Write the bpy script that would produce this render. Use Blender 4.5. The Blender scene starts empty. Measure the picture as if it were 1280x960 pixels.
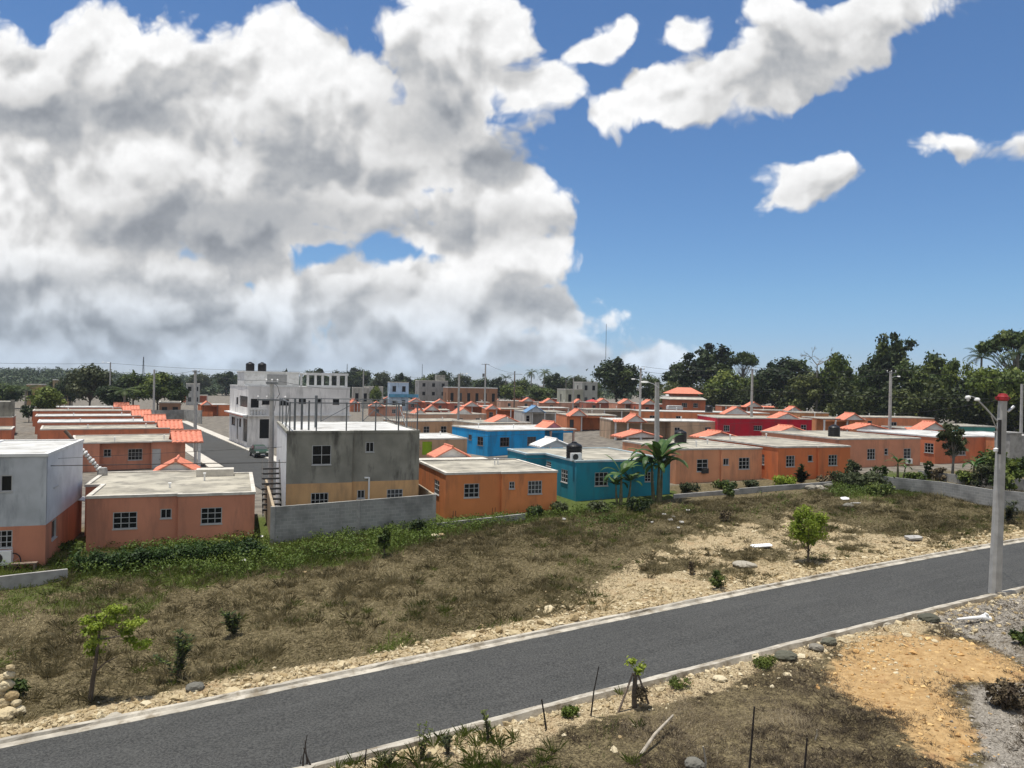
import bpy, math, random
import numpy as np
from mathutils import Vector, Matrix
R_ = math.radians
scene = bpy.context.scene
COL = scene.collection
rnd = random.Random(7)

# ------------------------------------------------------------------ camera, world, sun, exposure
F_PX, CX, CY, ROLL, CAMZ = 924.0, 640.0, 480.0, 0.02, 10.0
cam_d = bpy.data.cameras.new('camera')
cam_d.sensor_width = 36.0
cam_d.lens = 36.0 * F_PX / 1280.0
cam_d.clip_start, cam_d.clip_end = 0.1, 20000.0
cam = bpy.data.objects.new('camera', cam_d)
COL.objects.link(cam)
_c, _s = math.cos(ROLL), math.sin(ROLL)
cam.matrix_world = Matrix(((_c, -_s, 0, 0), (0, 0, -1, 0), (_s, _c, 0, CAMZ), (0, 0, 0, 1)))
scene.camera = cam
scene.view_settings.view_transform = 'Standard'
scene.view_settings.look = 'None'
scene.view_settings.exposure = EXPOSURE = 0.35
scene.view_settings.gamma = 1.0
scene.view_settings.use_curve_mapping = False
scene.cycles.use_denoising = True
scene.cycles.max_bounces = 6
scene.cycles.diffuse_bounces = 3
scene.cycles.transparent_max_bounces = 8

SUN_DIR = Vector((-0.15, 0.02, 1.0)).normalized()     # towards the sun: nearly overhead, a little to the left
sun_d = bpy.data.lights.new('sun', 'SUN')
sun_d.energy = 4.4
sun_d.angle = R_(0.5)
sun_d.color = (1.0, 0.95, 0.87)
sun = bpy.data.objects.new('sun', sun_d)
sun.rotation_euler = SUN_DIR.to_track_quat('Z', 'Y').to_euler()
sun.location = (0, 0, 60)
COL.objects.link(sun)


def ray(u, v):
    """direction (per metre of world y) seen at photo pixel u, v (1280 x 960)"""
    a, b = (u - CX) / F_PX, (CY - v) / F_PX
    return (a * _c - b * _s, 1.0, a * _s + b * _c)


def N(nt, t, **kw):
    n = nt.nodes.new(t)
    for k, v in kw.items():
        if k.startswith('i_'):
            n.inputs[int(k[2:])].default_value = v
        else:
            setattr(n, k, v)
    return n


def math_(nt, op, a, b=None, clamp=False):
    n = nt.nodes.new('ShaderNodeMath')
    n.operation = op
    n.use_clamp = clamp
    for i, x in enumerate((a, b)):
        if x is None:
            continue
        if isinstance(x, (int, float)):
            n.inputs[i].default_value = x
        else:
            nt.links.new(x, n.inputs[i])
    return n.outputs[0]


def smooth(nt, x, a, b, lo=0.0, hi=1.0):
    n = nt.nodes.new('ShaderNodeMapRange')
    n.interpolation_type = 'SMOOTHSTEP'
    nt.links.new(x, n.inputs[0])
    n.inputs[1].default_value, n.inputs[2].default_value = a, b
    n.inputs[3].default_value, n.inputs[4].default_value = lo, hi
    return n.outputs[0]


def mixc(nt, f, a, b):
    n = nt.nodes.new('ShaderNodeMix')
    n.data_type = 'RGBA'
    for i, x in ((0, f), (6, a), (7, b)):
        if isinstance(x, (int, float)):
            n.inputs[i].default_value = x
        elif isinstance(x, tuple):
            n.inputs[i].default_value = x if len(x) == 4 else (*x, 1)
        else:
            nt.links.new(x, n.inputs[i])
    return n.outputs[2]


# cumulus banks: (u, v, half width, half height, tilt in degrees, strength) on the photo's 1280 x 960 grid
BANKS = [
    (70, 95, 170, 75, 0, 1.0), (60, 200, 190, 120, 0, 1.0), (40, 330, 260, 105, 0, 1.0), (200, 120, 60, 50, 0, .9),
    (330, 95, 85, 75, 10, 1.0), (420, 130, 110, 65, 0, 1.0), (300, 235, 200, 95, 0, 1.15), (290, 285, 170, 52, 0, 1.1),
    (560, 110, 105, 130, -12, 1.15), (600, 40, 75, 60, 0, 1.0), (500, 200, 150, 70, 0, 1.1), (610, 265, 100, 55, 12, 1.0),
    (670, 105, 50, 40, 30, .8), (735, 58, 75, 20, 28, .75), (775, 30, 40, 14, 10, .5),
    (640, 330, 90, 45, 0, 1.0), (540, 380, 210, 60, 0, 1.0), (690, 390, 45, 60, 0, .8), (380, 375, 200, 48, 0, .9),
    (180, 400, 330, 75, 0, 1.05), (300, 440, 480, 42, 0, .75), (650, 440, 110, 32, 0, .8),
    (300, 130, 70, 45, 0, 1.0), (162, 150, 70, 40, 0, 1.0), (270, 335, 90, 34, 0, 1.0), (400, 100, 40, 40, 0, .9), (510, 150, 50, 50, 0, 1.0), (555, 255, 60, 40, 0, 1.0), (400, 300, 60, 22, 0, .8),
    (150, 60, 120, 50, 0, 1.0), (250, 150, 100, 60, 0, 1.0), (150, 260, 120, 60, 0, 1.0), (420, 250, 90, 60, 0, 1.0), (440, 180, 70, 60, 0, 1.0), (560, 300, 90, 35, 0, .9), (60, 420, 160, 50, 0, .9),
    (1010, 62, 140, 50, 24, 1.0), (1125, 8, 120, 42, 20, 1.0), (985, 10, 60, 40, 0, .9), (890, 112, 76, 46, 15, 1.0), (795, 122, 74, 34, 28, .9),
    (1018, 222, 66, 36, 18, .95), (1188, 172, 46, 20, 5, .5), (850, 42, 34, 15, 15, .42), (1285, 170, 26, 14, 0, .3),
    (800, 452, 75, 20, 0, .45), (880, 442, 30, 12, 0, .35),
]


# grey patches: shade of the flat cloud bases painted into their brightness
SHADE_BANKS = [
    (300, 285, 175, 40, 0, 1.3), (95, 140, 120, 34, 0, .85), (545, 150, 75, 62, -10, .85), (600, 195, 70, 26, 0, .7), (430, 215, 110, 40, 0, .5),
    (80, 355, 170, 26, 0, .55), (620, 285, 60, 24, 0, .65), (480, 375, 60, 16, 0, .5), (200, 420, 330, 28, 0, .6), (1000, 60, 95, 26, 20, .35),
    (940, 130, 70, 18, 15, .3), (1015, 240, 45, 16, 15, .3), (350, 170, 60, 30, 0, .45), (640, 385, 90, 20, 0, .4), (200, 235, 90, 22, 0, .35),
]


def banks(g, vec, rows, grow, k):
    L = g.links.new
    cur = None
    for (u, v, a, b, t, s) in rows:
        d = ray(u, v)
        mp = N(g, 'ShaderNodeMapping', vector_type='TEXTURE')
        mp.inputs['Location'].default_value = (d[0], d[2], 0)
        mp.inputs['Rotation'].default_value = (0, 0, R_(t))
        mp.inputs['Scale'].default_value = (a / F_PX * grow, b / F_PX * grow, 1)
        L(vec, mp.inputs['Vector'])
        ln = N(g, 'ShaderNodeVectorMath', operation='LENGTH')
        L(mp.outputs[0], ln.inputs[0])
        x = math_(g, 'MULTIPLY', math_(g, 'SUBTRACT', 1.0, ln.outputs['Value']), s)
        if cur is None:
            cur = x
        else:
            n = N(g, 'ShaderNodeMath', operation='SMOOTH_MAX')
            L(cur, n.inputs[0]); L(x, n.inputs[1]); n.inputs[2].default_value = k
            cur = n.outputs[0]
    return math_(g, 'MAXIMUM', cur, -1.2)


def cloud_field():
    g = bpy.data.node_groups.new('cloud_field', 'ShaderNodeTree')
    g.interface.new_socket('P', in_out='INPUT', socket_type='NodeSocketVector')
    for nm in ('D', 'S', 'B'):
        g.interface.new_socket(nm, in_out='OUTPUT', socket_type='NodeSocketFloat')
    gi, go = g.nodes.new('NodeGroupInput'), g.nodes.new('NodeGroupOutput')
    L = g.links.new
    wn = N(g, 'ShaderNodeTexNoise', noise_dimensions='2D')
    wn.inputs['Scale'].default_value, wn.inputs['Detail'].default_value = 6.0, 4.0
    L(gi.outputs[0], wn.inputs['Vector'])
    sub = N(g, 'ShaderNodeVectorMath', operation='SUBTRACT'); sub.inputs[1].default_value = (.5, .5, .5)
    L(wn.outputs['Color'], sub.inputs[0])
    sc = N(g, 'ShaderNodeVectorMath', operation='MULTIPLY'); sc.inputs[1].default_value = (.10, .07, 0)
    L(sub.outputs[0], sc.inputs[0])
    ad = N(g, 'ShaderNodeVectorMath', operation='ADD')
    L(gi.outputs[0], ad.inputs[0]); L(sc.outputs[0], ad.inputs[1])
    cur = math_(g, 'MULTIPLY', banks(g, ad.outputs[0], BANKS, 1.10, .14), 1.7)
    base = banks(g, ad.outputs[0], SHADE_BANKS, 1.5, .15)

    def puffs(scale, detail, smoothness):
        vo = N(g, 'ShaderNodeTexVoronoi', voronoi_dimensions='2D', feature='SMOOTH_F1')
        vo.inputs['Scale'].default_value = scale
        vo.inputs['Detail'].default_value = detail
        vo.inputs['Roughness'].default_value = .5
        vo.inputs['Lacunarity'].default_value = 2.2
        vo.inputs['Smoothness'].default_value = smoothness
        L(ad.outputs[0], vo.inputs['Vector'])
        return math_(g, 'SUBTRACT', .40, vo.outputs['Distance'])

    def fbm(scale, detail):
        fb = N(g, 'ShaderNodeTexNoise', noise_dimensions='2D')
        fb.inputs['Scale'].default_value, fb.inputs['Detail'].default_value, fb.inputs['Roughness'].default_value = scale, detail, .55
        L(ad.outputs[0], fb.inputs['Vector'])
        return math_(g, 'SUBTRACT', fb.outputs['Fac'], .5)
    D = math_(g, 'ADD', math_(g, 'ADD', cur, math_(g, 'MULTIPLY', puffs(11.0, 3.0, .3), .95)), math_(g, 'MULTIPLY', fbm(10.0, 9.0), .95))
    L(D, go.inputs[0])
    S = math_(g, 'ADD', math_(g, 'MULTIPLY', puffs(6.6, 2.5, .6), 1.6), math_(g, 'MULTIPLY', fbm(6.0, 4.5), .9))
    S = math_(g, 'ADD', math_(g, 'MULTIPLY', math_(g, 'MINIMUM', cur, .5), .8), S)
    L(S, go.inputs[1])
    L(base, go.inputs[2])
    return g


def make_world():
    w = bpy.data.worlds.new('World')
    scene.world = w
    w.use_nodes = True
    nt = w.node_tree
    nt.nodes.clear()
    L = nt.links.new
    out = N(nt, 'ShaderNodeOutputWorld')
    sky = N(nt, 'ShaderNodeTexSky', sky_type='NISHITA')
    sky.sun_disc = False
    sky.sun_elevation = math.asin(SUN_DIR.z)
    sky.sun_rotation = math.atan2(SUN_DIR.x, SUN_DIR.y)
    sky.altitude, sky.air_density, sky.dust_density, sky.ozone_density = 60, 1.0, 0.1, 6.0
    tint_ = N(nt, 'ShaderNodeVectorMath', operation='MULTIPLY')
    tint_.inputs[1].default_value = (.80, .97, 1.10)
    L(sky.outputs[0], tint_.inputs[0])
    hz = N(nt, 'ShaderNodeTexCoord'); hs = N(nt, 'ShaderNodeSeparateXYZ'); L(hz.outputs['Generated'], hs.inputs[0])
    L(mixc(nt, smooth(nt, hs.outputs[2], .0, .13), (.70, .80, 1.10, 1), (.79, .95, 1.07, 1)), tint_.inputs[1])
    bg = N(nt, 'ShaderNodeBackground')
    L(tint_.outputs[0], bg.inputs[0]); bg.inputs[1].default_value = SKY_STRENGTH
    tc = N(nt, 'ShaderNodeTexCoord')
    sep = N(nt, 'ShaderNodeSeparateXYZ'); L(tc.outputs['Generated'], sep.inputs[0])
    yy = math_(nt, 'MAXIMUM', sep.outputs[1], .08)
    cb = N(nt, 'ShaderNodeCombineXYZ')
    L(math_(nt, 'DIVIDE', sep.outputs[0], yy), cb.inputs[0])
    L(math_(nt, 'DIVIDE', sep.outputs[2], yy), cb.inputs[1])
    grp = cloud_field()

    def field(dx, dy):
        n = N(nt, 'ShaderNodeGroup'); n.node_tree = grp
        if dx or dy:
            a = N(nt, 'ShaderNodeVectorMath', operation='ADD'); a.inputs[1].default_value = (dx, dy, 0)
            L(cb.outputs[0], a.inputs[0]); L(a.outputs[0], n.inputs[0])
        else:
            L(cb.outputs[0], n.inputs[0])
        return n.outputs
    f0, f1 = field(0, 0), field(-.010, .038)
    cover = smooth(nt, f0[0], -.36, .10)
    front = smooth(nt, sep.outputs[1], .1, .35)
    up = smooth(nt, sep.outputs[2], -.01, .03)
    cover = math_(nt, 'MULTIPLY', math_(nt, 'MULTIPLY', cover, front), up)
    rim = smooth(nt, math_(nt, 'SUBTRACT', f0[1], f1[1]), -.46, .38)     # puffs that face up catch the sun
    fz = []
    for dy in (0, .012):
        a = N(nt, 'ShaderNodeVectorMath', operation='ADD'); a.inputs[1].default_value = (-dy * .3, dy, 0)
        L(cb.outputs[0], a.inputs[0])
        fn_ = N(nt, 'ShaderNodeTexNoise', noise_dimensions='2D')
        fn_.inputs['Scale'].default_value, fn_.inputs['Detail'].default_value, fn_.inputs['Roughness'].default_value = 16.0, 7.0, .55
        L(a.outputs[0], fn_.inputs['Vector']); fz.append(fn_.outputs['Fac'])
    fine = smooth(nt, math_(nt, 'SUBTRACT', fz[0], fz[1]), -.2, .2)
    thin = smooth(nt, f0[0], -.1, .9)
    dark = smooth(nt, f0[2], -.2, .85)
    br = math_(nt, 'ADD', .60, math_(nt, 'MULTIPLY', rim, .42))
    br = math_(nt, 'ADD', br, math_(nt, 'MULTIPLY', fine, .14))
    br = math_(nt, 'SUBTRACT', br, math_(nt, 'MULTIPLY', thin, .06))
    br = math_(nt, 'MULTIPLY', br, math_(nt, 'SUBTRACT', 1.0, math_(nt, 'MULTIPLY', dark, .47)))
    tint = mixc(nt, smooth(nt, br, .2, .75), (.88, .96, 1.08, 1), (1.0, 1.0, 1.0, 1))
    low = smooth(nt, sep.outputs[2], .0, .16)                     # air between here and the far banks
    tint = mixc(nt, low, (.72, .84, .98, 1), tint)
    em = N(nt, 'ShaderNodeBackground')
    L(tint, em.inputs[0]); L(math_(nt, 'MULTIPLY', br, CLOUD_STRENGTH), em.inputs[1])
    mx = N(nt, 'ShaderNodeMixShader')
    L(cover, mx.inputs[0]); L(bg.outputs[0], mx.inputs[1]); L(em.outputs[0], mx.inputs[2])
    # unseen broken cloud added behind and above the viewer to whiten ambient light
    t2 = N(nt, 'ShaderNodeTexCoord')
    s2 = N(nt, 'ShaderNodeSeparateXYZ'); L(t2.outputs['Generated'], s2.inputs[0])
    gn = N(nt, 'ShaderNodeTexNoise', noise_dimensions='3D')
    gn.inputs['Scale'].default_value, gn.inputs['Detail'].default_value, gn.inputs['Roughness'].default_value = 2.6, 5.0, .55
    L(t2.outputs['Generated'], gn.inputs['Vector'])
    rest = math_(nt, 'MULTIPLY', smooth(nt, gn.outputs['Fac'], .40, .58), math_(nt, 'SUBTRACT', 1.0, smooth(nt, s2.outputs[1], .0, .3)))
    rest = math_(nt, 'MULTIPLY', rest, smooth(nt, s2.outputs[2], -.01, .05))
    e2 = N(nt, 'ShaderNodeBackground'); e2.inputs[0].default_value = (1, .98, .95, 1); e2.inputs[1].default_value = .9 * CLOUD_STRENGTH
    m2 = N(nt, 'ShaderNodeMixShader')
    L(rest, m2.inputs[0]); L(mx.outputs[0], m2.inputs[1]); L(e2.outputs[0], m2.inputs[2])
    L(m2.outputs[0], out.inputs[0])
    w.cycles.sampling_method = 'MANUAL'
    w.cycles.sample_map_resolution = 512


SKY_STRENGTH, CLOUD_STRENGTH = 0.083, 0.73
make_world()

# ------------------------------------------------------------------ helpers: positions
def smoothstep(a, b, x):
    t = np.clip((x - a) / (b - a), 0, 1)
    return t * t * (3 - 2 * t)


_h = np.random.RandomState(3).rand(256, 256).astype(np.float32)


def vnoise(x, y):
    x = np.asarray(x, float); y = np.asarray(y, float)
    xi, yi = np.floor(x).astype(int), np.floor(y).astype(int)
    fx, fy = x - xi, y - yi
    fx, fy = fx * fx * (3 - 2 * fx), fy * fy * (3 - 2 * fy)
    g = lambda a, b: _h[a % 256, b % 256]
    return (g(xi, yi) * (1 - fx) + g(xi + 1, yi) * fx) * (1 - fy) + (g(xi, yi + 1) * (1 - fx) + g(xi + 1, yi + 1) * fx) * fy


def fbm(x, y, oct=4, s=1.0):
    t, a, n = 0, .5, 0
    for k in range(oct):
        t = t + a * vnoise(x * s + 17.3 * k, y * s + 9.1 * k); n += a; a *= .5; s *= 2.1
    return t / n


def zbase(x):
    return 1.0 + 1.1 * np.tanh(np.asarray(x, float) / 26.0)


def on_(u, v, zf, off=0.0):
    d = ray(u, v)
    z = 0.5
    for _ in range(40):
        t = min((z - CAMZ) / d[2] if d[2] < -1e-4 else 4000.0, 4000.0)
        p = (d[0] * t, t)
        z = .5 * z + .5 * (float(zf(*p)) + off)
    return Vector((p[0], p[1], CAMZ + d[2] * t))


# the road in front: two nearly straight edges
ROAD_DROP = 0.5
_zr = lambda x, y: zbase(x) - ROAD_DROP
FA, FB = on_(0, 935, _zr), on_(1280, 677, _zr)
NA, NB = on_(393, 955, _zr), on_(1280, 733, _zr)


def linedist(A, B, x, y):
    d = np.array((B.x - A.x, B.y - A.y)); d = d / np.linalg.norm(d)
    return (np.asarray(x) - A.x) * -d[1] + (np.asarray(y) - A.y) * d[0]      # positive on the far side


def dfar(x, y): return linedist(FA, FB, x, y)
def dnear(x, y): return -linedist(NA, NB, x, y)                               # positive on the camera's side


def zplain(x, y):
    """village plain, with the road bench half a metre below it"""
    return zbase(x) - ROAD_DROP * (1 - smoothstep(2.5, 17, dfar(x, y)))


def zg(x, y):
    df, dn = dfar(x, y), dnear(x, y)
    z = zplain(x, y)
    off = np.maximum(df, dn)
    rough = smoothstep(.5, 2.2, off) * (1 - smoothstep(38, 55, np.asarray(y, float)))
    z = z + rough * (.34 * (fbm(x, y, 3, .16) - .5) + .24 * (fbm(x, y, 3, .8) - .5))
    z = z - .16 * (1 - smoothstep(.34, .62, off))                             # the trench the carriageway lies in
    z = z + .10 * smoothstep(.4, .9, off) * (1 - smoothstep(1.0, 2.4, off))   # spoil along the kerbs
    return z


def ground(u, v): return on_(u, v, zg)


def at_depth(u, v, y):
    d = ray(u, v)
    return Vector((d[0] * y, y, CAMZ + d[2] * y))


# ------------------------------------------------------------------ helpers: meshes
class MB:
    def __init__(self): self.v, self.f, self.m = [], [], []

    def add(self, vs, fs, mat=0):
        n = len(self.v)
        self.v += [tuple(p) for p in vs]
        self.f += [tuple(i + n for i in f) for f in fs]
        self.m += [mat] * len(fs)
        return self

    def box(self, x0, y0, z0, x1, y1, z1, mat=0):
        v = [(x0, y0, z0), (x1, y0, z0), (x1, y1, z0), (x0, y1, z0), (x0, y0, z1), (x1, y0, z1), (x1, y1, z1), (x0, y1, z1)]
        return self.add(v, [(0, 3, 2, 1), (4, 5, 6, 7), (0, 1, 5, 4), (1, 2, 6, 5), (2, 3, 7, 6), (3, 0, 4, 7)], mat)

    def bar(self, a, b, w, h=None, mat=0):
        """square bar from a to b"""
        return self.tube([a, b], [w * .7071, w * .7071], 4, mat, rot=math.pi / 4)

    def tube(self, pts, rad, n=8, mat=0, cap=True, rot=0.0):
        pts = [Vector(p) for p in pts]
        if isinstance(rad, (int, float)): rad = [rad] * len(pts)
        vs, fs = [], []
        up = Vector((0, 0, 1))
        prev = None
        for i, p in enumerate(pts):
            t = (pts[min(i + 1, len(pts) - 1)] - pts[max(i - 1, 0)]).normalized()
            if prev is None:
                a = t.cross(up if abs(t.z) < .95 else Vector((1, 0, 0))).normalized()
            else:
                a = (prev - t * prev.dot(t)).normalized()
            prev = a
            b = t.cross(a)
            for k in range(n):
                q = 2 * math.pi * k / n + rot
                vs.append(p + (a * math.cos(q) + b * math.sin(q)) * rad[i])
        for i in range(len(pts) - 1):
            for k in range(n):
                k2 = (k + 1) % n
                fs.append((i * n + k, i * n + k2, (i + 1) * n + k2, (i + 1) * n + k))
        if cap:
            fs.append(tuple(range(n))[::-1]); fs.append(tuple((len(pts) - 1) * n + k for k in range(n)))
        return self.add(vs, fs, mat)

    def lathe(self, prof, n=20, c=(0, 0), mat=0):
        vs, fs = [], []
        for r, z in prof:
            for k in range(n):
                q = 2 * math.pi * k / n
                vs.append((c[0] + r * math.cos(q), c[1] + r * math.sin(q), z))
        for i in range(len(prof) - 1):
            for k in range(n):
                k2 = (k + 1) % n
                fs.append((i * n + k, i * n + k2, (i + 1) * n + k2, (i + 1) * n + k))
        fs.append(tuple(range(n))[::-1]); fs.append(tuple((len(prof) - 1) * n + k for k in range(n)))
        return self.add(vs, fs, mat)

    def build(self, name, mats, parent=None, loc=None, smooth_=False):
        me = bpy.data.meshes.new(name)
        me.from_pydata(self.v, [], self.f)
        if not isinstance(mats, (list, tuple)): mats = [mats]
        for m in mats: me.materials.append(m)
        me.polygons.foreach_set('material_index', self.m)
        if smooth_: me.polygons.foreach_set('use_smooth', [True] * len(self.f))
        me.update()
        return link(name, me, parent, loc)


def link(name, me, parent=None, loc=None):
    o = bpy.data.objects.new(name, me)
    COL.objects.link(o)
    if parent is not None: o.parent = parent
    if loc is not None: o.location = loc
    return o


def npmesh(name, V, Fc, mat, col=None, cname='tone'):
    """V (n,3), Fc (m,k) same-size faces; col per vertex (n,) or (n,4)"""
    me = bpy.data.meshes.new(name)
    V = np.ascontiguousarray(V, np.float32); Fc = np.ascontiguousarray(Fc, np.int32)
    k = Fc.shape[1]
    me.vertices.add(len(V)); me.vertices.foreach_set('co', V.ravel())
    me.loops.add(Fc.size); me.loops.foreach_set('vertex_index', Fc.ravel())
    me.polygons.add(len(Fc))
    me.polygons.foreach_set('loop_start', np.arange(0, Fc.size, k, dtype=np.int32))
    me.polygons.foreach_set('use_smooth', np.zeros(len(Fc), bool))
    if col is not None:
        col = np.asarray(col, np.float32)
        if col.ndim == 1:
            a = me.attributes.new(cname, 'FLOAT', 'POINT'); a.data.foreach_set('value', col)
        else:
            a = me.color_attributes.new(cname, 'FLOAT_COLOR', 'POINT'); a.data.foreach_set('color', np.ascontiguousarray(col).ravel())
    if mat is not None: me.materials.append(mat)
    me.update(calc_edges=True)
    return me


def empty(name, loc, yaw=0.0):
    o = bpy.data.objects.new(name, None)
    COL.objects.link(o)
    o.empty_display_size = .3
    o.location = loc; o.rotation_euler = (0, 0, yaw)
    return o


def tag(o, label, cat, group=None, kind=None):
    o['label'] = label
    o['category'] = cat
    if group: o['group'] = group
    if kind: o['kind'] = kind
    return o


def struct(o, kind='structure'):
    o['kind'] = kind
    return o


def copy_thing(o, parent=None):
    c = o.copy(); COL.objects.link(c)
    if parent is not None: c.parent = parent
    for ch in list(o.children): copy_thing(ch, c)
    return c


# ------------------------------------------------------------------ materials
def mat(name, col, rough=.85, var=.12, scale=1.2, metal=0.0, dirt=None, dirt_amt=.0, bump=.0, bscale=30., spec=.3, streak=False, dlo=.48):
    m = bpy.data.materials.new(name); m.use_nodes = True
    nt = m.node_tree; b = nt.nodes['Principled BSDF']
    b.inputs['Roughness'].default_value = rough
    b.inputs['Metallic'].default_value = metal
    b.inputs['Specular IOR Level'].default_value = spec
    tc = N(nt, 'ShaderNodeTexCoord')
    geo = N(nt, 'ShaderNodeNewGeometry')
    vec = geo.outputs['Position']
    n1 = N(nt, 'ShaderNodeTexNoise'); n1.inputs['Scale'].default_value = scale; n1.inputs['Detail'].default_value = 6
    nt.links.new(vec, n1.inputs['Vector'])
    dk = tuple(c * (1 - var * 1.6) for c in col); lt = tuple(min(1, c * (1 + var)) for c in col)
    c = mixc(nt, smooth(nt, n1.outputs['Fac'], .3, .7), dk, lt)
    if dirt:
        mp = N(nt, 'ShaderNodeMapping'); mp.inputs['Scale'].default_value = (1.6, 1.6, .35) if streak else (1, 1, 1)
        nt.links.new(vec, mp.inputs['Vector'])
        n2 = N(nt, 'ShaderNodeTexNoise'); n2.inputs['Scale'].default_value = scale * 1.3; n2.inputs['Detail'].default_value = 9; n2.inputs['Roughness'].default_value = .65
        nt.links.new(mp.outputs[0], n2.inputs['Vector'])
        c = mixc(nt, smooth(nt, n2.outputs['Fac'], dlo, dlo + .24, 0, dirt_amt), c, dirt)
    nt.links.new(c, b.inputs['Base Color'])
    if bump:
        n3 = N(nt, 'ShaderNodeTexNoise'); n3.inputs['Scale'].default_value = bscale; n3.inputs['Detail'].default_value = 4
        nt.links.new(vec, n3.inputs['Vector'])
        bp = N(nt, 'ShaderNodeBump'); bp.inputs['Strength'].default_value = bump; bp.inputs['Distance'].default_value = .03
        nt.links.new(n3.outputs['Fac'], bp.inputs['Height']); nt.links.new(bp.outputs[0], b.inputs['Normal'])
    return m


_paints = {}


def paint(col):
    col = tuple(min(.8, c * 1.0) for c in col)
    if col not in _paints:
        _paints[col] = mat('wall_paint', col, .8, .07, .5, dirt=tuple(c * .5 + .025 for c in col), dirt_amt=.75, dlo=.45, bump=.15, bscale=14, streak=True)
    return _paints[col]


def tile_mat(name, col, col2):
    m = bpy.data.materials.new(name); m.use_nodes = True
    nt = m.node_tree; b = nt.nodes['Principled BSDF']
    b.inputs['Roughness'].default_value = .7
    tc = N(nt, 'ShaderNodeTexCoord')
    n1 = N(nt, 'ShaderNodeTexNoise'); n1.inputs['Scale'].default_value = 3; n1.inputs['Detail'].default_value = 6
    nt.links.new(tc.outputs['Object'], n1.inputs['Vector'])
    nt.links.new(mixc(nt, smooth(nt, n1.outputs['Fac'], .35, .7), col, col2), b.inputs['Base Color'])
    return m


M_GLASS = bpy.data.materials.new('dark_glass'); M_GLASS.use_nodes = True
_b = M_GLASS.node_tree.nodes['Principled BSDF']
_b.inputs['Base Color'].default_value = (.012, .013, .015, 1); _b.inputs['Roughness'].default_value = .25
_b.inputs['Specular IOR Level'].default_value = .25
_nt = M_GLASS.node_tree; _oi = N(_nt, 'ShaderNodeObjectInfo')
_nt.links.new(mixc(_nt, smooth(_nt, _oi.outputs['Random'], .55, 1.0), (.008, .009, .010), (.075, .078, .08)), _b.inputs['Base Color'])
M_WHITE = mat('white_paint', (.66, .66, .64), .6, .06, 1.5, dirt=(.38, .36, .32), dirt_amt=.5)
M_FRAME = mat('frame_white', (.44, .44, .43), .5, .05, 2)
M_ROOF = mat('roof_slab', (.37, .345, .28), .9, .16, .5, dirt=(.17, .16, .135), dirt_amt=.9, dlo=.43, bump=.3, bscale=9)
M_ROOFW = mat('roof_slab_white', (.52, .52, .50), .9, .10, .5, dirt=(.27, .26, .235), dirt_amt=.8, dlo=.45, bump=.2, bscale=9)
M_RIM = mat('roof_rim', (.54, .51, .45), .85, .12, 1.4, dirt=(.30, .28, .24), dirt_amt=.55)
M_TILE = tile_mat('clay_tile', (.60, .20, .115), (.46, .135, .08))
M_TILEB = tile_mat('blue_tile', (.12, .25, .42), (.08, .17, .30))
M_TILEW = tile_mat('white_tile', (.66, .66, .64), (.54, .54, .51))
M_CONC = mat('concrete', (.33, .32, .30), .9, .12, 1.6, dirt=(.17, .165, .155), dirt_amt=.7, bump=.3, bscale=18)
M_POLE = mat('pole_concrete', (.40, .39, .365), .9, .08, 2.5, dirt=(.27, .26, .24), dirt_amt=.5)
M_STEEL = mat('grey_steel', (.16, .17, .175), .55, .1, 3, metal=.3)
M_IRON = mat('dark_iron', (.035, .033, .032), .6, .1, 3)
M_BLACK = mat('black_plastic', (.012, .012, .013), .42, .1, 3)
M_GALV = mat('galvanised', (.55, .56, .57), .4, .05, 3, metal=.6)
M_PVC = mat('white_pvc', (.74, .74, .72), .45, .03, 3)
M_RUST = mat('rusty_iron', (.16, .06, .035), .8, .2, 4)
M_WOOD = mat('wood_pole', (.17, .13, .10), .9, .2, 3)

# ------------------------------------------------------------------ ground
def poly_mask(x, y, pts, feather):
    """soft inside-mask of a polygon of world points"""
    x = np.asarray(x, float); y = np.asarray(y, float)
    ins = np.zeros(x.shape, bool); dist = np.full(x.shape, 1e9)
    n = len(pts)
    for i in range(n):
        (ax, ay), (bx, by) = pts[i], pts[(i + 1) % n]
        c = ((ay > y) != (by > y)) & (x < (bx - ax) * (y - ay) / ((by - ay) if by != ay else 1e-9) + ax)
        ins ^= c
        dx, dy = bx - ax, by - ay
        t = np.clip(((x - ax) * dx + (y - ay) * dy) / (dx * dx + dy * dy + 1e-9), 0, 1)
        dist = np.minimum(dist, np.hypot(x - ax - t * dx, y - ay - t * dy))
    return np.where(ins, smoothstep(-feather, feather, dist), smoothstep(-feather, feather, -dist))


def gpoly(px):
    return [tuple(on_(u, v, zplain).xy) for u, v in px]


SAND = gpoly([(1075, 800), (1140, 790), (1210, 800), (1285, 838), (1285, 858), (1215, 848), (1190, 862), (1205, 905), (1225, 940), (1190, 965), (1150, 935), (1120, 905), (1080, 880), (1035, 850), (1045, 825)])
GRAVEL = gpoly([(1150, 775), (1290, 735), (1290, 990), (1225, 990), (1215, 900), (1195, 860), (1290, 850), (1290, 835), (1210, 795)])
BARE = gpoly([(690, 775), (735, 740), (785, 706), (840, 676), (900, 652), (985, 640), (1060, 655), (1120, 668), (1290, 672), (1290, 690), (1100, 712), (960, 742), (800, 776)])
GREEN = gpoly([(-40, 735), (60, 735), (130, 722), (240, 735), (330, 712), (440, 705), (500, 690), (560, 672), (640, 655), (760, 640), (845, 622), (845, 612), (760, 600), (330, 640), (-40, 690)])
GREEN2 = gpoly([(1040, 620), (1110, 628), (1180, 612), (1150, 590), (1040, 595)])


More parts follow.
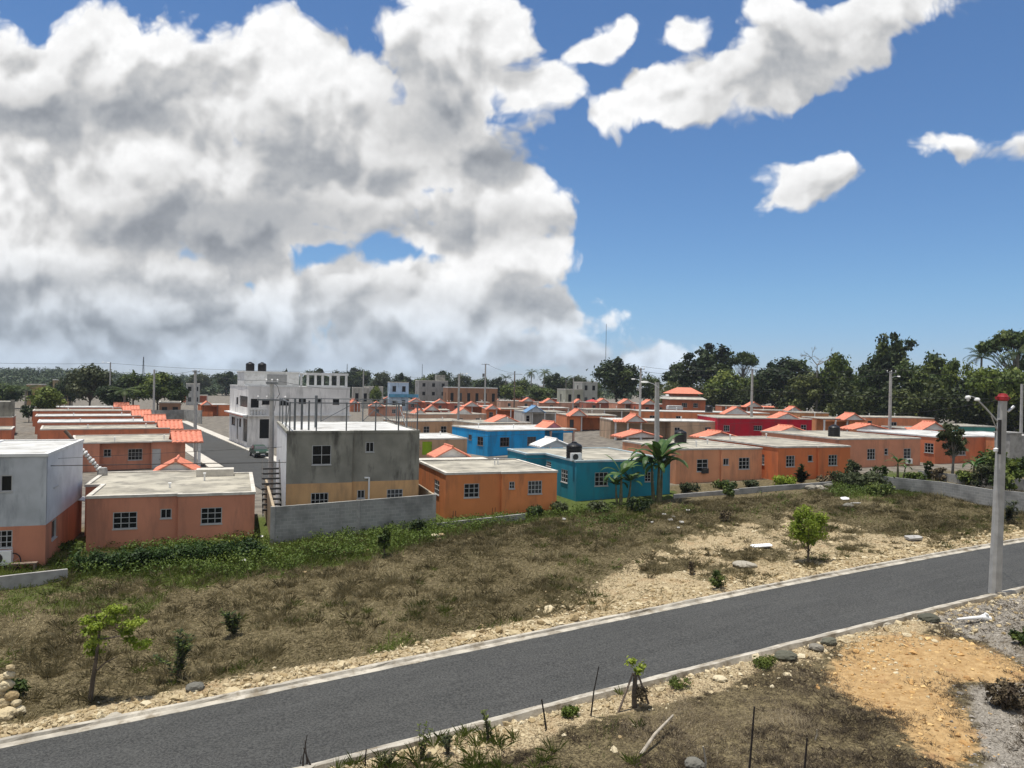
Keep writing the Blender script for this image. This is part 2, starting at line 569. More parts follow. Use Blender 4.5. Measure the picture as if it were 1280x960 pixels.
def masks(x, y):
    df, dn = dfar(x, y), dnear(x, y)
    n1, n2 = fbm(x, y, 4, .35), fbm(x + 40, y, 4, 1.1)
    lime = (1 - smoothstep(1.0, 1.9, df + (n1 - .5) * 1.6)) * (df > -.5)
    lime = np.maximum(lime, (1 - smoothstep(1.1, 2.0, dn + (n1 - .5) * 2.2)) * (dn > -.5))
    bare = poly_mask(x, y, BARE, 1.6)
    lime = np.maximum(lime, bare * smoothstep(.40, .66, n1 * .6 + n2 * .45 + .13 * (1 - smoothstep(1.5, 6.0, df))))
    green = np.maximum(poly_mask(x, y, GREEN, 1.0), poly_mask(x, y, GREEN2, 1.0)) * smoothstep(.25, .5, n1 + .12)
    green = np.maximum(green, .55 * smoothstep(.56, .68, fbm(x - 11, y + 5, 4, .22)) * (df > 1.2) * (1 - bare) * (1 - .8 * smoothstep(8, 16, x)))
    sand = poly_mask(x + 1.1 * (n1 - .5), y + 1.1 * (n2 - .5), SAND, 1.0) * (dn > .6)
    grav = poly_mask(x + 1.2 * (n2 - .5), y + 1.2 * (n1 - .5), GRAVEL, 1.0) * (dn > .8)
    return lime, green, sand, np.where(sand > .5, grav * .2, grav)


def make_ground():
    xs = np.unique(np.concatenate([-np.geomspace(36, 6000, 46)[::-1], np.arange(-36, 62, .28), np.geomspace(62, 6000, 40)]))
    ys = np.unique(np.concatenate([-np.geomspace(10, 3000, 14)[::-1], np.arange(-8, 11, 2.0), np.arange(11, 72, .28), np.geomspace(72, 7000, 60)]))
    X, Y = np.meshgrid(xs, ys)
    Z = zg(X, Y)
    nx, ny = len(xs), len(ys)
    V = np.stack([X.ravel(), Y.ravel(), Z.ravel()], 1)
    i = (np.arange(ny - 1)[:, None] * nx + np.arange(nx - 1)[None]).ravel()
    Fc = np.stack([i, i + 1, i + nx + 1, i + nx], 1)
    l, g, s, a = masks(X.ravel(), Y.ravel())
    col = np.stack([l, g, s, a], 1)
    m = bpy.data.materials.new('earth'); m.use_nodes = True
    nt = m.node_tree; b = nt.nodes['Principled BSDF']; b.inputs['Roughness'].default_value = .95
    b.inputs['Specular IOR Level'].default_value = .1
    at = N(nt, 'ShaderNodeVertexColor', layer_name='mask')
    sp = N(nt, 'ShaderNodeSeparateColor'); nt.links.new(at.outputs[0], sp.inputs[0])
    geo = N(nt, 'ShaderNodeNewGeometry')

    def noise(scale, det=6, r=.6):
        n = N(nt, 'ShaderNodeTexNoise'); n.inputs['Scale'].default_value, n.inputs['Detail'].default_value, n.inputs['Roughness'].default_value = scale, det, r
        nt.links.new(geo.outputs['Position'], n.inputs['Vector']); return n.outputs['Fac']
    nA, nB, nC = noise(.9), noise(4.5), noise(16, 4)

    def thr(x, n, w=.5):
        return smooth(nt, math_(nt, 'ADD', x, math_(nt, 'MULTIPLY', math_(nt, 'SUBTRACT', n, .5), w)), .35, .65)
    dry = mixc(nt, smooth(nt, nB, .3, .7), (.085, .069, .037), (.215, .175, .098))
    dry = mixc(nt, smooth(nt, nC, .4, .65, 0, .8), dry, (.035, .028, .015))
    green_ = mixc(nt, smooth(nt, nB, .3, .7), (.045, .06, .015), (.09, .115, .03))
    c = mixc(nt, thr(sp.outputs[1], nB, .7), dry, green_)
    limec = mixc(nt, smooth(nt, nC, .35, .65), (.22, .165, .095), (.46, .38, .24))
    limec = mixc(nt, smooth(nt, nA, .5, .75, 0, .5), limec, (.30, .19, .10))
    c = mixc(nt, thr(sp.outputs[0], nB, .8), c, limec)
    gravc = mixc(nt, smooth(nt, nC, .35, .7), (.17, .155, .13), (.32, .29, .245))
    c = mixc(nt, thr(at.outputs['Alpha'], nB, .6), c, gravc)
    sandc = mixc(nt, smooth(nt, nB, .3, .75), (.31, .195, .085), (.46, .315, .155))
    sandc = mixc(nt, smooth(nt, nC, .52, .72, 0, .55), sandc, (.24, .17, .09))
    sandc = mixc(nt, smooth(nt, nA, .55, .75, 0, .6), sandc, (.27, .13, .06))
    c = mixc(nt, thr(sp.outputs[2], nB, 1.0), c, sandc)
    sx = N(nt, 'ShaderNodeSeparateXYZ'); nt.links.new(geo.outputs['Position'], sx.inputs[0])
    town = mixc(nt, smooth(nt, nA, .35, .65), (.11, .10, .085), (.20, .18, .15))
    line = math_(nt, 'SUBTRACT', sx.outputs[1], math_(nt, 'MULTIPLY', sx.outputs[0], .374))
    c = mixc(nt, smooth(nt, math_(nt, 'ADD', line, math_(nt, 'MULTIPLY', nA, 3.0)), 59, 62), c, town)
    nt.links.new(c, b.inputs['Base Color'])
    bp = N(nt, 'ShaderNodeBump'); bp.inputs['Strength'].default_value = .8; bp.inputs['Distance'].default_value = .06
    nt.links.new(math_(nt, 'ADD', nB, nC), bp.inputs['Height']); nt.links.new(bp.outputs[0], b.inputs['Normal'])
    me = npmesh('ground', V, Fc, m, col, 'mask')
    me.polygons.foreach_set('use_smooth', [True] * len(me.polygons))
    struct(link('ground', me))


def strip(name, m, rows, zfun):
    """rows: list of (left point, right point) in plan, closed between neighbours"""
    V = [];
    for a, b in rows: V += [(a[0], a[1], zfun(*a)), (b[0], b[1], zfun(*b))]
    mb = MB(); mb.add(V, [(2 * i, 2 * i + 1, 2 * i + 3, 2 * i + 2) for i in range(len(rows) - 1)])
    return struct(mb.build(name, m))


def make_road():
    zr = lambda x, y: float(zbase(x)) - ROAD_DROP
    m = bpy.data.materials.new('asphalt'); m.use_nodes = True
    nt = m.node_tree; b = nt.nodes['Principled BSDF']; b.inputs['Roughness'].default_value = .9; b.inputs['Specular IOR Level'].default_value = .25
    geo = N(nt, 'ShaderNodeNewGeometry')
    mp = N(nt, 'ShaderNodeMapping'); ang = math.atan2(FB.y - FA.y, FB.x - FA.x)
    mp.inputs['Rotation'].default_value = (0, 0, -ang); nt.links.new(geo.outputs['Position'], mp.inputs['Vector'])
    st = N(nt, 'ShaderNodeMapping'); st.inputs['Scale'].default_value = (.12, .9, 1); nt.links.new(mp.outputs[0], st.inputs['Vector'])

    def noise(v, scale, det=5, r=.6):
        n = N(nt, 'ShaderNodeTexNoise'); n.inputs['Scale'].default_value, n.inputs['Detail'].default_value, n.inputs['Roughness'].default_value = scale, det, r
        nt.links.new(v, n.inputs['Vector']); return n.outputs['Fac']
    a, s, f = noise(geo.outputs['Position'], .45), noise(st.outputs[0], 1.6), noise(geo.outputs['Position'], 15, 4, .8)
    c = mixc(nt, smooth(nt, s, .35, .7), (.036, .037, .036), (.058, .059, .057))
    c = mixc(nt, smooth(nt, a, .45, .75, 0, .6), c, (.066, .066, .062))
    c = mixc(nt, smooth(nt, f, .36, .66), mixc(nt, .5, c, (.012, .012, .012)), mixc(nt, .42, c, (.125, .125, .115)))
    nt.links.new(c, b.inputs['Base Color'])
    bp = N(nt, 'ShaderNodeBump'); bp.inputs['Strength'].default_value = .7; bp.inputs['Distance'].default_value = .02
    nt.links.new(f, bp.inputs['Height']); nt.links.new(bp.outputs[0], b.inputs['Normal'])
    D = Vector((FB.x - FA.x, FB.y - FA.y)).normalized(); NR = Vector((-D.y, D.x))
    ts = np.arange(-45, 140, .4)

    def edge(A, B, off, t, wob):
        d = Vector((B.x - A.x, B.y - A.y)).normalized()
        p = Vector((A.x, A.y)) + d * float(t) + NR * (off + wob * (float(fbm(t * 1.0, off * 9, 4, .9)) - .5))
        return (p.x, p.y)
    # both edges parametrised from their own first point; carriageway rows run square enough
    off0 = (Vector((NA.x, NA.y)) - Vector((FA.x, FA.y))).dot(D)
    struct(strip('road', m, [(edge(FA, FB, 0, t, .12), edge(NA, NB, 0, t - off0, .22)) for t in ts], lambda x, y: zr(x, y)))
    kerbm = mat('kerb_concrete', (.40, .37, .31), .9, .16, 1.6, dirt=(.19, .16, .115), dirt_amt=.95, dlo=.44, bump=.4, bscale=12)
    for A, B, sgn in ((FA, FB, 1), (NA, NB, -1)):
        # cast kerb: a flat gutter, then a worn low upstand
        mb = MB(); V = []; n = 6
        for t in ts:
            prof = [(-.06, -.10), (-.05, .012), (.20, .03), (.24, .11), (.38, .115), (.44, -.12)]
            for k, (o, h) in enumerate(prof):
                wob = .05 * (float(vnoise(t * 1.7 + k * 5, sgn * 3 + k)) - .5)
                q = edge(A, B, sgn * (o + wob), t, 0)
                V.append((q[0], q[1], zr(*q) + h + (.03 * (float(vnoise(t * 2.3, k)) - .5) if 2 < k < 5 else 0)))
        Fs = [(i * n + k, i * n + k + 1, (i + 1) * n + k + 1, (i + 1) * n + k) if sgn > 0 else (i * n + k + 1, i * n + k, (i + 1) * n + k, (i + 1) * n + k + 1)
              for i in range(len(ts) - 1) for k in range(n - 1)]
        mb.add(V, Fs); struct(mb.build('kerb', kerbm))
    return m


M_ASPHALT = None


def make_street():
    """the village street running away on the left"""
    zs = lambda x, y: float(zbase(x)) + .05
    Lp = [on_(276, 583, zplain), on_(240.6, 563, zplain)]
    Rp = [on_(316.5, 567, zplain), on_(232.5, 529, zplain)]
    d = Vector((math.sin(R_(-30.5)), math.cos(R_(-30.5)), 0)); nr = Vector((d.y, -d.x, 0))
    a0 = Vector((Lp[0].x, Lp[0].y, 0)); w = (Vector((Rp[0].x, Rp[0].y, 0)) - a0).dot(nr)
    rows, lw, rw, lk = [], [], [], []
    for t in np.arange(-25, 96, 1.0):
        p = a0 + d * float(t)
        rows.append((tuple(p.xy), tuple((p + nr * w).xy)))
    strip('street', M_ASPHALT, rows, zs)
    side = mat('pavement_concrete', (.50, .47, .41), .9, .08, 1.0, dirt=(.33, .30, .26), dirt_amt=.6)
    for s0, s1 in ((-1.5, 0), (w, w + 1.5)):
        mb = MB()
        V = []
        for t in np.arange(-2 if s0 < 0 else -6, 96, 1.0):
            p = a0 + d * float(t); q0, q1 = p + nr * s0, p + nr * s1
            for q, h in ((q0, -.1), (q0, .17), (q1, .17), (q1, -.1)): V.append((q.x, q.y, float(zbase(q.x)) + h))
        n = len(V) // 4
        mb.add(V, [(i * 4 + k, i * 4 + k + 1, i * 4 + k + 5, i * 4 + k + 4)[::-1] for i in range(n - 1) for k in range(3)])
        struct(mb.build('pavement', side))
    # cross street behind the front row
    dd = Vector((math.cos(R_(20.5)), math.sin(R_(20.5)), 0)); o = on_(300, 596, zplain); o.z = 0
    rows = []
    for t in np.arange(-6, 96, 2.0):
        p = o + dd * float(t); q = p + Vector((-dd.y, dd.x, 0)) * 6.5
        rows.append((tuple(p.xy), tuple(q.xy)))
    strip('street', M_ASPHALT, rows, lambda x, y: float(zbase(x)) + .056)


make_ground()
M_ASPHALT = make_road()
make_street()

# ------------------------------------------------------------------ houses
ORANGE, SALMON, PEACH = (.64, .225, .08), (.56, .235, .145), (.64, .295, .16)
TERRA, BEIGE, TAN = (.57, .18, .085), (.58, .42, .28), (.50, .30, .17)
TEAL, BLUE, RED, WHITE = (.020, .235, .325), (.014, .30, .63), (.47, .010, .028), (.62, .62, .61)
BROWN = (.30, .155, .095)


def offset_poly(P, d):
    """grow a counter-clockwise polygon by d"""
    n = len(P); out = []
    for i in range(n):
        a, b, c = Vector(P[i - 1]), Vector(P[i]), Vector(P[(i + 1) % n])
        e1, e2 = (b - a).normalized(), (c - b).normalized()
        n1, n2 = Vector((e1.y, -e1.x)), Vector((e2.y, -e2.x))
        k = n1 + n2
        out.append(tuple(b + k * (d / max(.2, k.dot(n1)))) if k.length > .05 else tuple(b + n1 * d))
    return out


def cells(us, us_holes, zs):
    pass


def wall_mesh(mb, P, z0, z1, holes, reveal=.13, mat=0):
    """walls round polygon P with real openings; holes[i] = [(a0, a1, z0, z1)] along edge i"""
    for i in range(len(P)):
        a, b = Vector(P[i]), Vector(P[(i + 1) % len(P)])
        e = (b - a); Ln = e.length; e /= Ln; nrm = Vector((e.y, -e.x))
        hs = [h for h in holes.get(i, []) if h[0] > .02 and h[1] < Ln - .02]
        us = sorted({0, Ln, *[h[0] for h in hs], *[h[1] for h in hs]})
        zs = sorted({z0, z1, *[h[2] for h in hs], *[h[3] for h in hs]})
        pt = lambda u, z, dep=0: (*(a + e * u - nrm * dep), z)
        for u0, u1 in zip(us, us[1:]):
            for q0, q1 in zip(zs, zs[1:]):
                um, zm = (u0 + u1) / 2, (q0 + q1) / 2
                if any(h[0] < um < h[1] and h[2] < zm < h[3] for h in hs): continue
                mb.add([pt(u0, q0), pt(u1, q0), pt(u1, q1), pt(u0, q1)], [(0, 1, 2, 3)], mat)
        for h in hs:
            u0, u1, q0, q1 = h[:4]; r = reveal
            mb.add([pt(u0, q0), pt(u1, q0), pt(u1, q0, r), pt(u0, q0, r)], [(0, 1, 2, 3)], mat)
            mb.add([pt(u0, q1), pt(u1, q1), pt(u1, q1, r), pt(u0, q1, r)], [(3, 2, 1, 0)], mat)
            mb.add([pt(u0, q0), pt(u0, q1), pt(u0, q1, r), pt(u0, q0, r)], [(3, 2, 1, 0)], mat)
            mb.add([pt(u1, q0), pt(u1, q1), pt(u1, q1, r), pt(u1, q0, r)], [(0, 1, 2, 3)], mat)


class House:
    def __init__(s, L, uR, h, yaw, D, name='house', base_off=0.0, w=None, depth=None):
        s.h, s.D, s.yaw = h, D, R_(yaw)
        p = on_(L[0], L[1], zplain, h + base_off)
        if depth:
            p = at_depth(L[0], L[1], depth); h = s.h = p.z - float(zplain(p.x, p.y))
        s.ex = Vector((math.cos(s.yaw), math.sin(s.yaw), 0)); s.ey = Vector((-s.ex.y, s.ex.x, 0))
        s.o = Vector((p.x, p.y, p.z - h))
        if w is None:
            d = ray(uR, L[1])
            # o + t ex = k (d0, 1)
            w = (d[0] * s.o.y - s.o.x) / (s.ex.x - d[0] * s.ex.y)
        s.w = w
        s.name = name
        s.P = [(0, 0), (w, 0), (w, D), (0, D)]
        s.RP = None
        s.holes, s.wins = {}, []
        s.e = None

    def local(s, p):
        q = Vector(p) - s.o
        return Vector((q.dot(s.ex), q.dot(s.ey), q.z))

    def world(s, x, y, z): return s.o + s.ex * x + s.ey * y + Vector((0, 0, z))

    def on_edge(s, i, u, v):
        a, b = Vector(s.P[i]), Vector(s.P[(i + 1) % len(s.P)])
        e = (b - a).normalized(); nrm = Vector((e.y, -e.x))
        A = s.world(a.x, a.y, 0); n3 = s.ex * nrm.x + s.ey * nrm.y
        d = Vector(ray(u, v)); c0 = Vector((0, 0, CAMZ))
        t = (A - c0).dot(n3) / d.dot(n3)
        q = s.local(c0 + d * t)
        return (Vector((q.x, q.y)) - a).dot(e), q.z

    def wpx(s, i, box, nx=3, ny=3, kind='window'):
        u0, v0, u1, v1 = box
        vm, um = (v0 + v1) / 2, (u0 + u1) / 2
        a0, a1 = s.on_edge(i, u0, vm)[0], s.on_edge(i, u1, vm)[0]
        z1, z0 = s.on_edge(i, um, v0)[1], s.on_edge(i, um, v1)[1]
        if a0 > a1: a0, a1 = a1, a0
        s.win(i, a0, a1, z0, z1, nx, ny, kind)

    def win(s, i, a0, a1, z0, z1, nx=3, ny=3, kind='window'):
        a, b = Vector(s.P[i]), Vector(s.P[(i + 1) % len(s.P)]); Ln = (b - a).length
        if a0 < .06: a0 = .06
        if a1 > Ln - .06: a1 = Ln - .06
        if a1 - a0 < .2 or z1 - z0 < .2: return
        s.holes.setdefault(i, []).append((a0, a1, z0, z1)); s.wins.append((i, a0, a1, z0, z1, nx, ny, kind))

    def build(s, label, col, roof=None, rim=.10, group=None, zlow=-.7, two=None, cat='house', rimmat=None, skirt=.05, thick_rim=.24, frame=None, name='house', roof_over=.05):
        s.e = empty(name, s.o, s.yaw)
        tag(s.e, label, cat, group)
        mb = MB(); wm = paint(col)
        top = s.h - .02
        if two:                                                     # two coats: lower storey one colour, upper another
            zc, col2 = two
            lo = {i: [h for h in hs if h[3] <= zc] for i, hs in s.holes.items()}
            hi = {i: [h for h in hs if h[2] >= zc] for i, hs in s.holes.items()}
            wall_mesh(mb, s.P, zlow, zc, lo, mat=0); wall_mesh(mb, s.P, zc, top, hi, mat=1)
            mb.build('wall', [wm, col2 if isinstance(col2, bpy.types.Material) else paint(col2)], s.e)
        else:
            wall_mesh(mb, s.P, zlow, top, s.holes)
            mb.build('wall', wm, s.e)
        RP = s.RP or s.P
        o_, i_ = offset_poly(RP, roof_over), offset_poly(RP, roof_over - thick_rim)
        n = len(RP); z0, z1, zf = s.h - skirt, s.h + rim, s.h + .02
        rb = MB()
        V = [(*p, z0) for p in o_] + [(*p, z1) for p in o_] + [(*p, z1) for p in i_] + [(*p, zf) for p in i_] + [(*p, z0) for p in i_]
        ring = lambda a, b: [(a + k, a + (k + 1) % n, b + (k + 1) % n, b + k) for k in range(n)]
        rb.add(V, ring(0, n) + ring(n, 2 * n) + ring(2 * n, 3 * n) + ring(4 * n, 0), 1)
        rb.add([(*p, zf) for p in i_], [tuple(range(n))], 0)
        if s.RP: rb.add([(*p, z0 + .01) for p in i_], [tuple(range(n))[::-1]], 1)
        rb.build('roof', [roof or M_ROOF, rimmat or M_RIM], s.e)
        for w in s.wins: s._window(*w, frame=frame)
        return s

    def _window(s, i, a0, a1, z0, z1, nx, ny, kind, frame=None):
        a, b = Vector(s.P[i]), Vector(s.P[(i + 1) % len(s.P)])
        e = (b - a).normalized(); nrm = Vector((e.y, -e.x))
        fr = frame or M_FRAME

        def bx(mb, u0, u1, q0, q1, d0, d1):
            pts = [a + e * u0 - nrm * d0, a + e * u1 - nrm * d0, a + e * u1 - nrm * d1, a + e * u0 - nrm * d1]
            v = [(*p, q0) for p in pts] + [(*p, q1) for p in pts]
            mb.add(v, [(0, 3, 2, 1), (4, 5, 6, 7), (0, 1, 5, 4), (1, 2, 6, 5), (2, 3, 7, 6), (3, 0, 4, 7)])
        if kind == 'opening_shade':
            mb = MB(); bx(mb, a0 + .004, a1 - .004, z0 + .004, z1 - .004, .118, .128); mb.build('opening_shade', M_GLASS, s.e); return  # dark sheet standing in for the shade inside an open hole
        if kind == 'door':
            mb = MB(); bx(mb, a0 + .004, a1 - .004, z0 + .004, z1 - .004, .06, .11)
            for q0, q1 in ((z0 + .15, z0 + .9), (z0 + 1.05, z1 - .15)):
                bx(mb, a0 + .12, a1 - .12, q0, q1, .045, .061)
            d = mb.build('door', fr, s.e)
            k = MB(); bx(k, a1 - .12, a1 - .07, z0 + .95, z0 + 1.05, .01, .059); k.build('handle', M_IRON, d)
            return
        mb = MB(); t = .045; f0, f1 = .015, .10
        bx(mb, a0 - .03, a1 + .03, z0 - .05, z0 + .015, -.05, .02)                     # sill
        bx(mb, a0 + .003, a0 + t, z0 + .018, z1 - .003, f0, f1); bx(mb, a1 - t, a1 - .003, z0 + .018, z1 - .003, f0, f1)
        bx(mb, a0 + t + .002, a1 - t - .002, z1 - t, z1 - .003, f0, f1); bx(mb, a0 + t + .002, a1 - t - .002, z0 + .018, z0 + t, f0, f1)
        for k in range(1, nx):
            u = a0 + (a1 - a0) * k / nx; bx(mb, u - .017, u + .017, z0 + t + .002, z1 - t - .002, .0, .05)
        for k in range(1, ny):
            q = z0 + (z1 - z0) * k / ny; bx(mb, a0 + t + .002, a1 - t - .002, q - .017, q + .017, .004, .046)
        w = mb.build('window', fr, s.e)
        pm = MB(); bx(pm, a0 + .005, a1 - .005, z0 + .02, z1 - .005, .095, .125)
        pm.build('pane', M_GLASS, w)

    def roofpt(s, u, v, dz=.02):
        d = ray(u, v); t = (s.o.z + s.h + dz - CAMZ) / d[2]
        return s.local(Vector((0, 0, CAMZ)) + Vector(d) * t)

    def gable(s, cx, cy, wid, ln, ht, axis='y', zb=None, tile=None, ped=None, name='porch_gable', over=.22, pent=None):
        """small tiled gable over the porch; axis = direction of its ridge in house space"""
        zb = s.h + .02 if zb is None else zb
        tile = tile or M_TILE
        hw, hl = wid / 2, ln / 2
        X = (lambda a, b, z: (cx + a, cy + b, z)) if axis == 'y' else (lambda a, b, z: (cx + b, cy + a, z))
        mb = MB()
        sl = math.hypot(hw, ht); k = over / sl
        for sg in (-1, 1):
            e0 = (sg * hw * (1 + k), zb - ht * k + .03); r0 = (0.0, zb + ht + .03)
            nseg = max(4, int(ln / .42)); up = .10
            for j in range(nseg):                                   # courses of barrel tiles: a half round every 0.4 m
                y0 = -hl - over + (ln + 2 * over) * j / nseg; y1 = -hl - over + (ln + 2 * over) * (j + 1) / nseg
                ym = (y0 + y1) / 2
                pr = [(y0, 0), (y0 + (y1 - y0) * .2, .06), (ym, .09), (y1 - (y1 - y0) * .2, .06), (y1, 0)]
                V = [X(e0[0], y, e0[1] + h) for y, h in pr] + [X(r0[0], y, r0[1] + h) for y, h in pr] + \
                    [X(e0[0], y0, e0[1] - up), X(e0[0], y1, e0[1] - up), X(r0[0], y1, r0[1] - up), X(r0[0], y0, r0[1] - up)]
                Fs = [(q, q + 1, q + 6, q + 5) for q in range(4)] + [(10, 13, 12, 11), (0, 10, 11, 4, 3, 2, 1)]
                if j == 0: Fs.append((0, 5, 13, 10))
                if j == nseg - 1: Fs.append((4, 11, 12, 9))
                mb.add(V, Fs)
        mb.tube([X(0, -hl - over, zb + ht + .09), X(0, hl + over, zb + ht + .09)], .1, 6)
        g = mb.build(name, tile, s.e)
        for y0, y1 in ((-hl, -hl + .1), (hl - .1, hl)):
            pb = MB()
            V = [X(-hw, y0, zb - .08), X(hw, y0, zb - .08), X(0, y0, zb + ht - .08), X(-hw, y1, zb - .08), X(hw, y1, zb - .08), X(0, y1, zb + ht - .08)]
            pb.add(V, [(0, 1, 2), (3, 5, 4), (0, 3, 4, 1), (1, 4, 5, 2), (2, 5, 3, 0)])
            pb.build('pediment', ped or M_WHITE, g)
        return g

    def gable_px(s, pk, bl, br, ln, **kw):
        """gable from pixels: peak and both ends of its near base line"""
        a, b = s.roofpt(*bl), s.roofpt(*br)
        c = (a + b) / 2; wid = (b - a).length
        y = s.world(c.x, c.y, 0).y
        ht = max(.5, (at_depth(*pk, y).z - (s.o.z + s.h + .02)))
        return s.gable(c.x, c.y + ln / 2, wid, ln, ht, **kw)

    def pent(s, x0, x1, y=-.0, dep=.7, drop=.32, tile=None, edge='front'):
        """strip of tiles over the porch edge"""
        mb = MB(); zt = s.h + .17
        for j in range(max(2, int((x1 - x0) / .42))):
            n = max(2, int((x1 - x0) / .42)); a = x0 + (x1 - x0) * j / n; b = x0 + (x1 - x0) * (j + 1) / n
            pr = [(a, 0), (a + (b - a) * .2, .06), ((a + b) / 2, .09), (b - (b - a) * .2, .06), (b, 0)]
            if edge == 'front': Q = lambda p, d, z: (p, y - d, z)
            elif edge == 'right': Q = lambda p, d, z: (s.w + d, p, z)
            else: Q = lambda p, d, z: (-d, p, z)
            V = [Q(p, -.3, zt + h) for p, h in pr] + [Q(p, dep, zt - drop + h) for p, h in pr] + [Q(a, -.3, zt - .06), Q(b, -.3, zt - .06), Q(b, dep, zt - drop - .06), Q(a, dep, zt - drop - .06)]
            fs = [(q, q + 1, q + 6, q + 5) for q in range(4)] + [(10, 13, 12, 11), (5, 6, 7, 8, 9, 12, 13), (4, 3, 2, 1, 0, 10, 11)]
            if j == 0: fs.append((0, 5, 13, 10))
            if j == n - 1: fs.append((4, 11, 12, 9))
            mb.add(V, fs)
        mb.build('tile_canopy', tile or M_TILE, s.e)

    def porch(s, x0, x1, dep=2.2, cols=(), colr=.14, colm=None, low=None):
        """front porch cut into the plan; call before build"""
        w, D = s.w, s.D
        s.P = [(0, 0), (x0, 0), (x0, dep), (x1, dep), (x1, 0), (w, 0), (w, D), (0, D)]
        if x0 <= 0: s.P = [(0, dep), (x1, dep), (x1, 0), (w, 0), (w, D), (0, D)]
        if x1 >= w: s.P = [(0, 0), (x0, 0), (x0, dep), (w, dep), (w, D), (0, D)]
        if x0 <= 0 and x1 >= w: s.P = [(0, dep), (w, dep), (w, D), (0, D)]
        s.RP = [(0, 0), (w, 0), (w, D), (0, D)]
        s._cols = (cols, colr, colm)

    def columns(s):
        cols, r, m = s._cols
        for x in cols:
            mb = MB()
            mb.box(x - r, .02, -.4, x + r, .02 + 2 * r, .35).box(x - r * .8, .02 + .2 * r, .35, x + r * .8, .02 + 1.8 * r, s.h - .45)
            mb.box(x - r, .02, s.h - .45, x + r, .02 + 2 * r, s.h - .17)
            mb.build('porch_column', m or M_WHITE, s.e)
        if not cols: return
        mb = MB(); xa, xb = min(cols), max(cols)
        mb.box(xa, 0.05, s.h - .42, xb, .3, s.h - .165)
        mb.build('porch_beam', paint(s.colr_), s.e)

    def vents(s, spots):
        for x, y, hh in spots:
            mb = MB(); mb.tube([(x, y, s.h), (x, y, s.h + hh)], .055, 8)
            mb.tube([(x - .09, y, s.h + hh), (x + .09, y, s.h + hh)], .055, 8)
            mb.build('vent_pipe', M_PVC, s.e)


# ---------------- front row along the field
YF = 20.5
H1 = House((108.4, 622.4), 318.4, 3.0, YF, 11.5)
xs1 = H1.on_edge(0, 223, 640)[0]
w = H1.w
H1.P = [(0, 0), (xs1, 0), (xs1, -.28), (w, -.28), (w, 9.5), (w - 1.4, 9.5), (w - 1.4, 11.5), (-.9, 11.5), (-.9, 5.0), (0, 5.0)]
H1.wpx(0, (141, 640, 171.5, 661)); H1.wpx(0, (200.5, 636, 214.5, 648), 2, 1); H1.wpx(2, (251, 634.5, 277.5, 655))
H1.build('single storey salmon house with three barred windows behind the green hedge', SALMON)
H1.gable_px((218, 576), (193.5, 590), (245, 588), 2.6)
H1.vents([(w * .66, 6.0, .5), (w * .45, 3.0, .3)])
mb = MB(); mb.box(w - 3.6, 8.1, 3.0, w - 1.2, 9.2, 3.5); mb.build('roof_curb', M_RIM, H1.e)

H3 = House((557.6, 592.8), 695, 3.0, YF, 8.2)
xs = H3.on_edge(0, 626, 620)[0]; w = H3.w
H3.P = [(0, 0), (xs, 0), (xs, -.2), (w, -.2), (w, 8.2), (0, 8.2)]
H3.wpx(0, (580, 604.5, 599, 622)); H3.wpx(2, (636.5, 602, 643.5, 611), 2, 2); H3.wpx(2, (660, 601, 677.5, 617.5), 4, 3)
H3.wpx(5, (543, 600, 549, 618), 2, 3)
H3.build('bright orange house with white roof rim between the block wall and the teal house', ORANGE, zlow=-.9)
H3.gable_px((566, 559.5), (546, 571), (584, 569.5), 2.2)
H3.vents([(w * .62, 4.5, .5), (w * .66, 4.7, .45)])
mb = MB(); mb.box(-.9, 9.0, -.5, 6.2, 11.2, 2.75); mb.box(-1.05, 8.85, 2.75, 6.35, 11.35, 2.93); mb.build('rear_wing', [M_RIM], H3.e)

H4 = House((720.8, 577.3), 838, 3.0, YF, 10.5)
w = H4.w
H4.P = [(0, 0), (w, 0), (w, 10.5), (-1.7, 10.5), (-1.7, 6.0), (0, 6.0)]
H4.wpx(0, (743.5, 590.5, 760, 607.5)); H4.wpx(0, (806, 590, 817, 602)); H4.wpx(5, (701.5, 587, 709.5, 603)); H4.wpx(5, (683, 577, 689, 583), 2, 2)
H4.build('teal house with black roof tank behind two banana plants', TEAL, rimmat=mat('rim_pale_blue', (.36, .45, .48), .8, .1, 2, dirt=(.3, .3, .28), dirt_amt=.5), zlow=-1)
H4.gable_px((693.5, 549.8), (680, 558.5), (710, 557), 2.4, tile=M_TILEW)

H5 = House((845, 562.2), 951, 3.0, YF, 9.5)
xs = H5.on_edge(0, 900, 590)[0]; w = H5.w
H5.P = [(0, 0), (xs, 0), (xs, -.18), (w, -.18), (w, 9.5), (0, 9.5)]
H5.wpx(0, (871, 574, 885, 589.5), 2, 3); H5.wpx(2, (904, 573, 911, 581.5), 2, 1); H5.wpx(2, (923.5, 572, 937, 586.5))
H5.build('peach house with a fan unit in its window beside the banana plants', PEACH, zlow=-1)
H5.gable_px((801, 539.5), (786, 547), (817, 545), 2.2)
H5.vents([(w * .42, 2.5, .5), (w * .75, 5, .4)])
H5g = H5.gable_px((902, 540), (884, 547.5), (917, 546), 2.2)

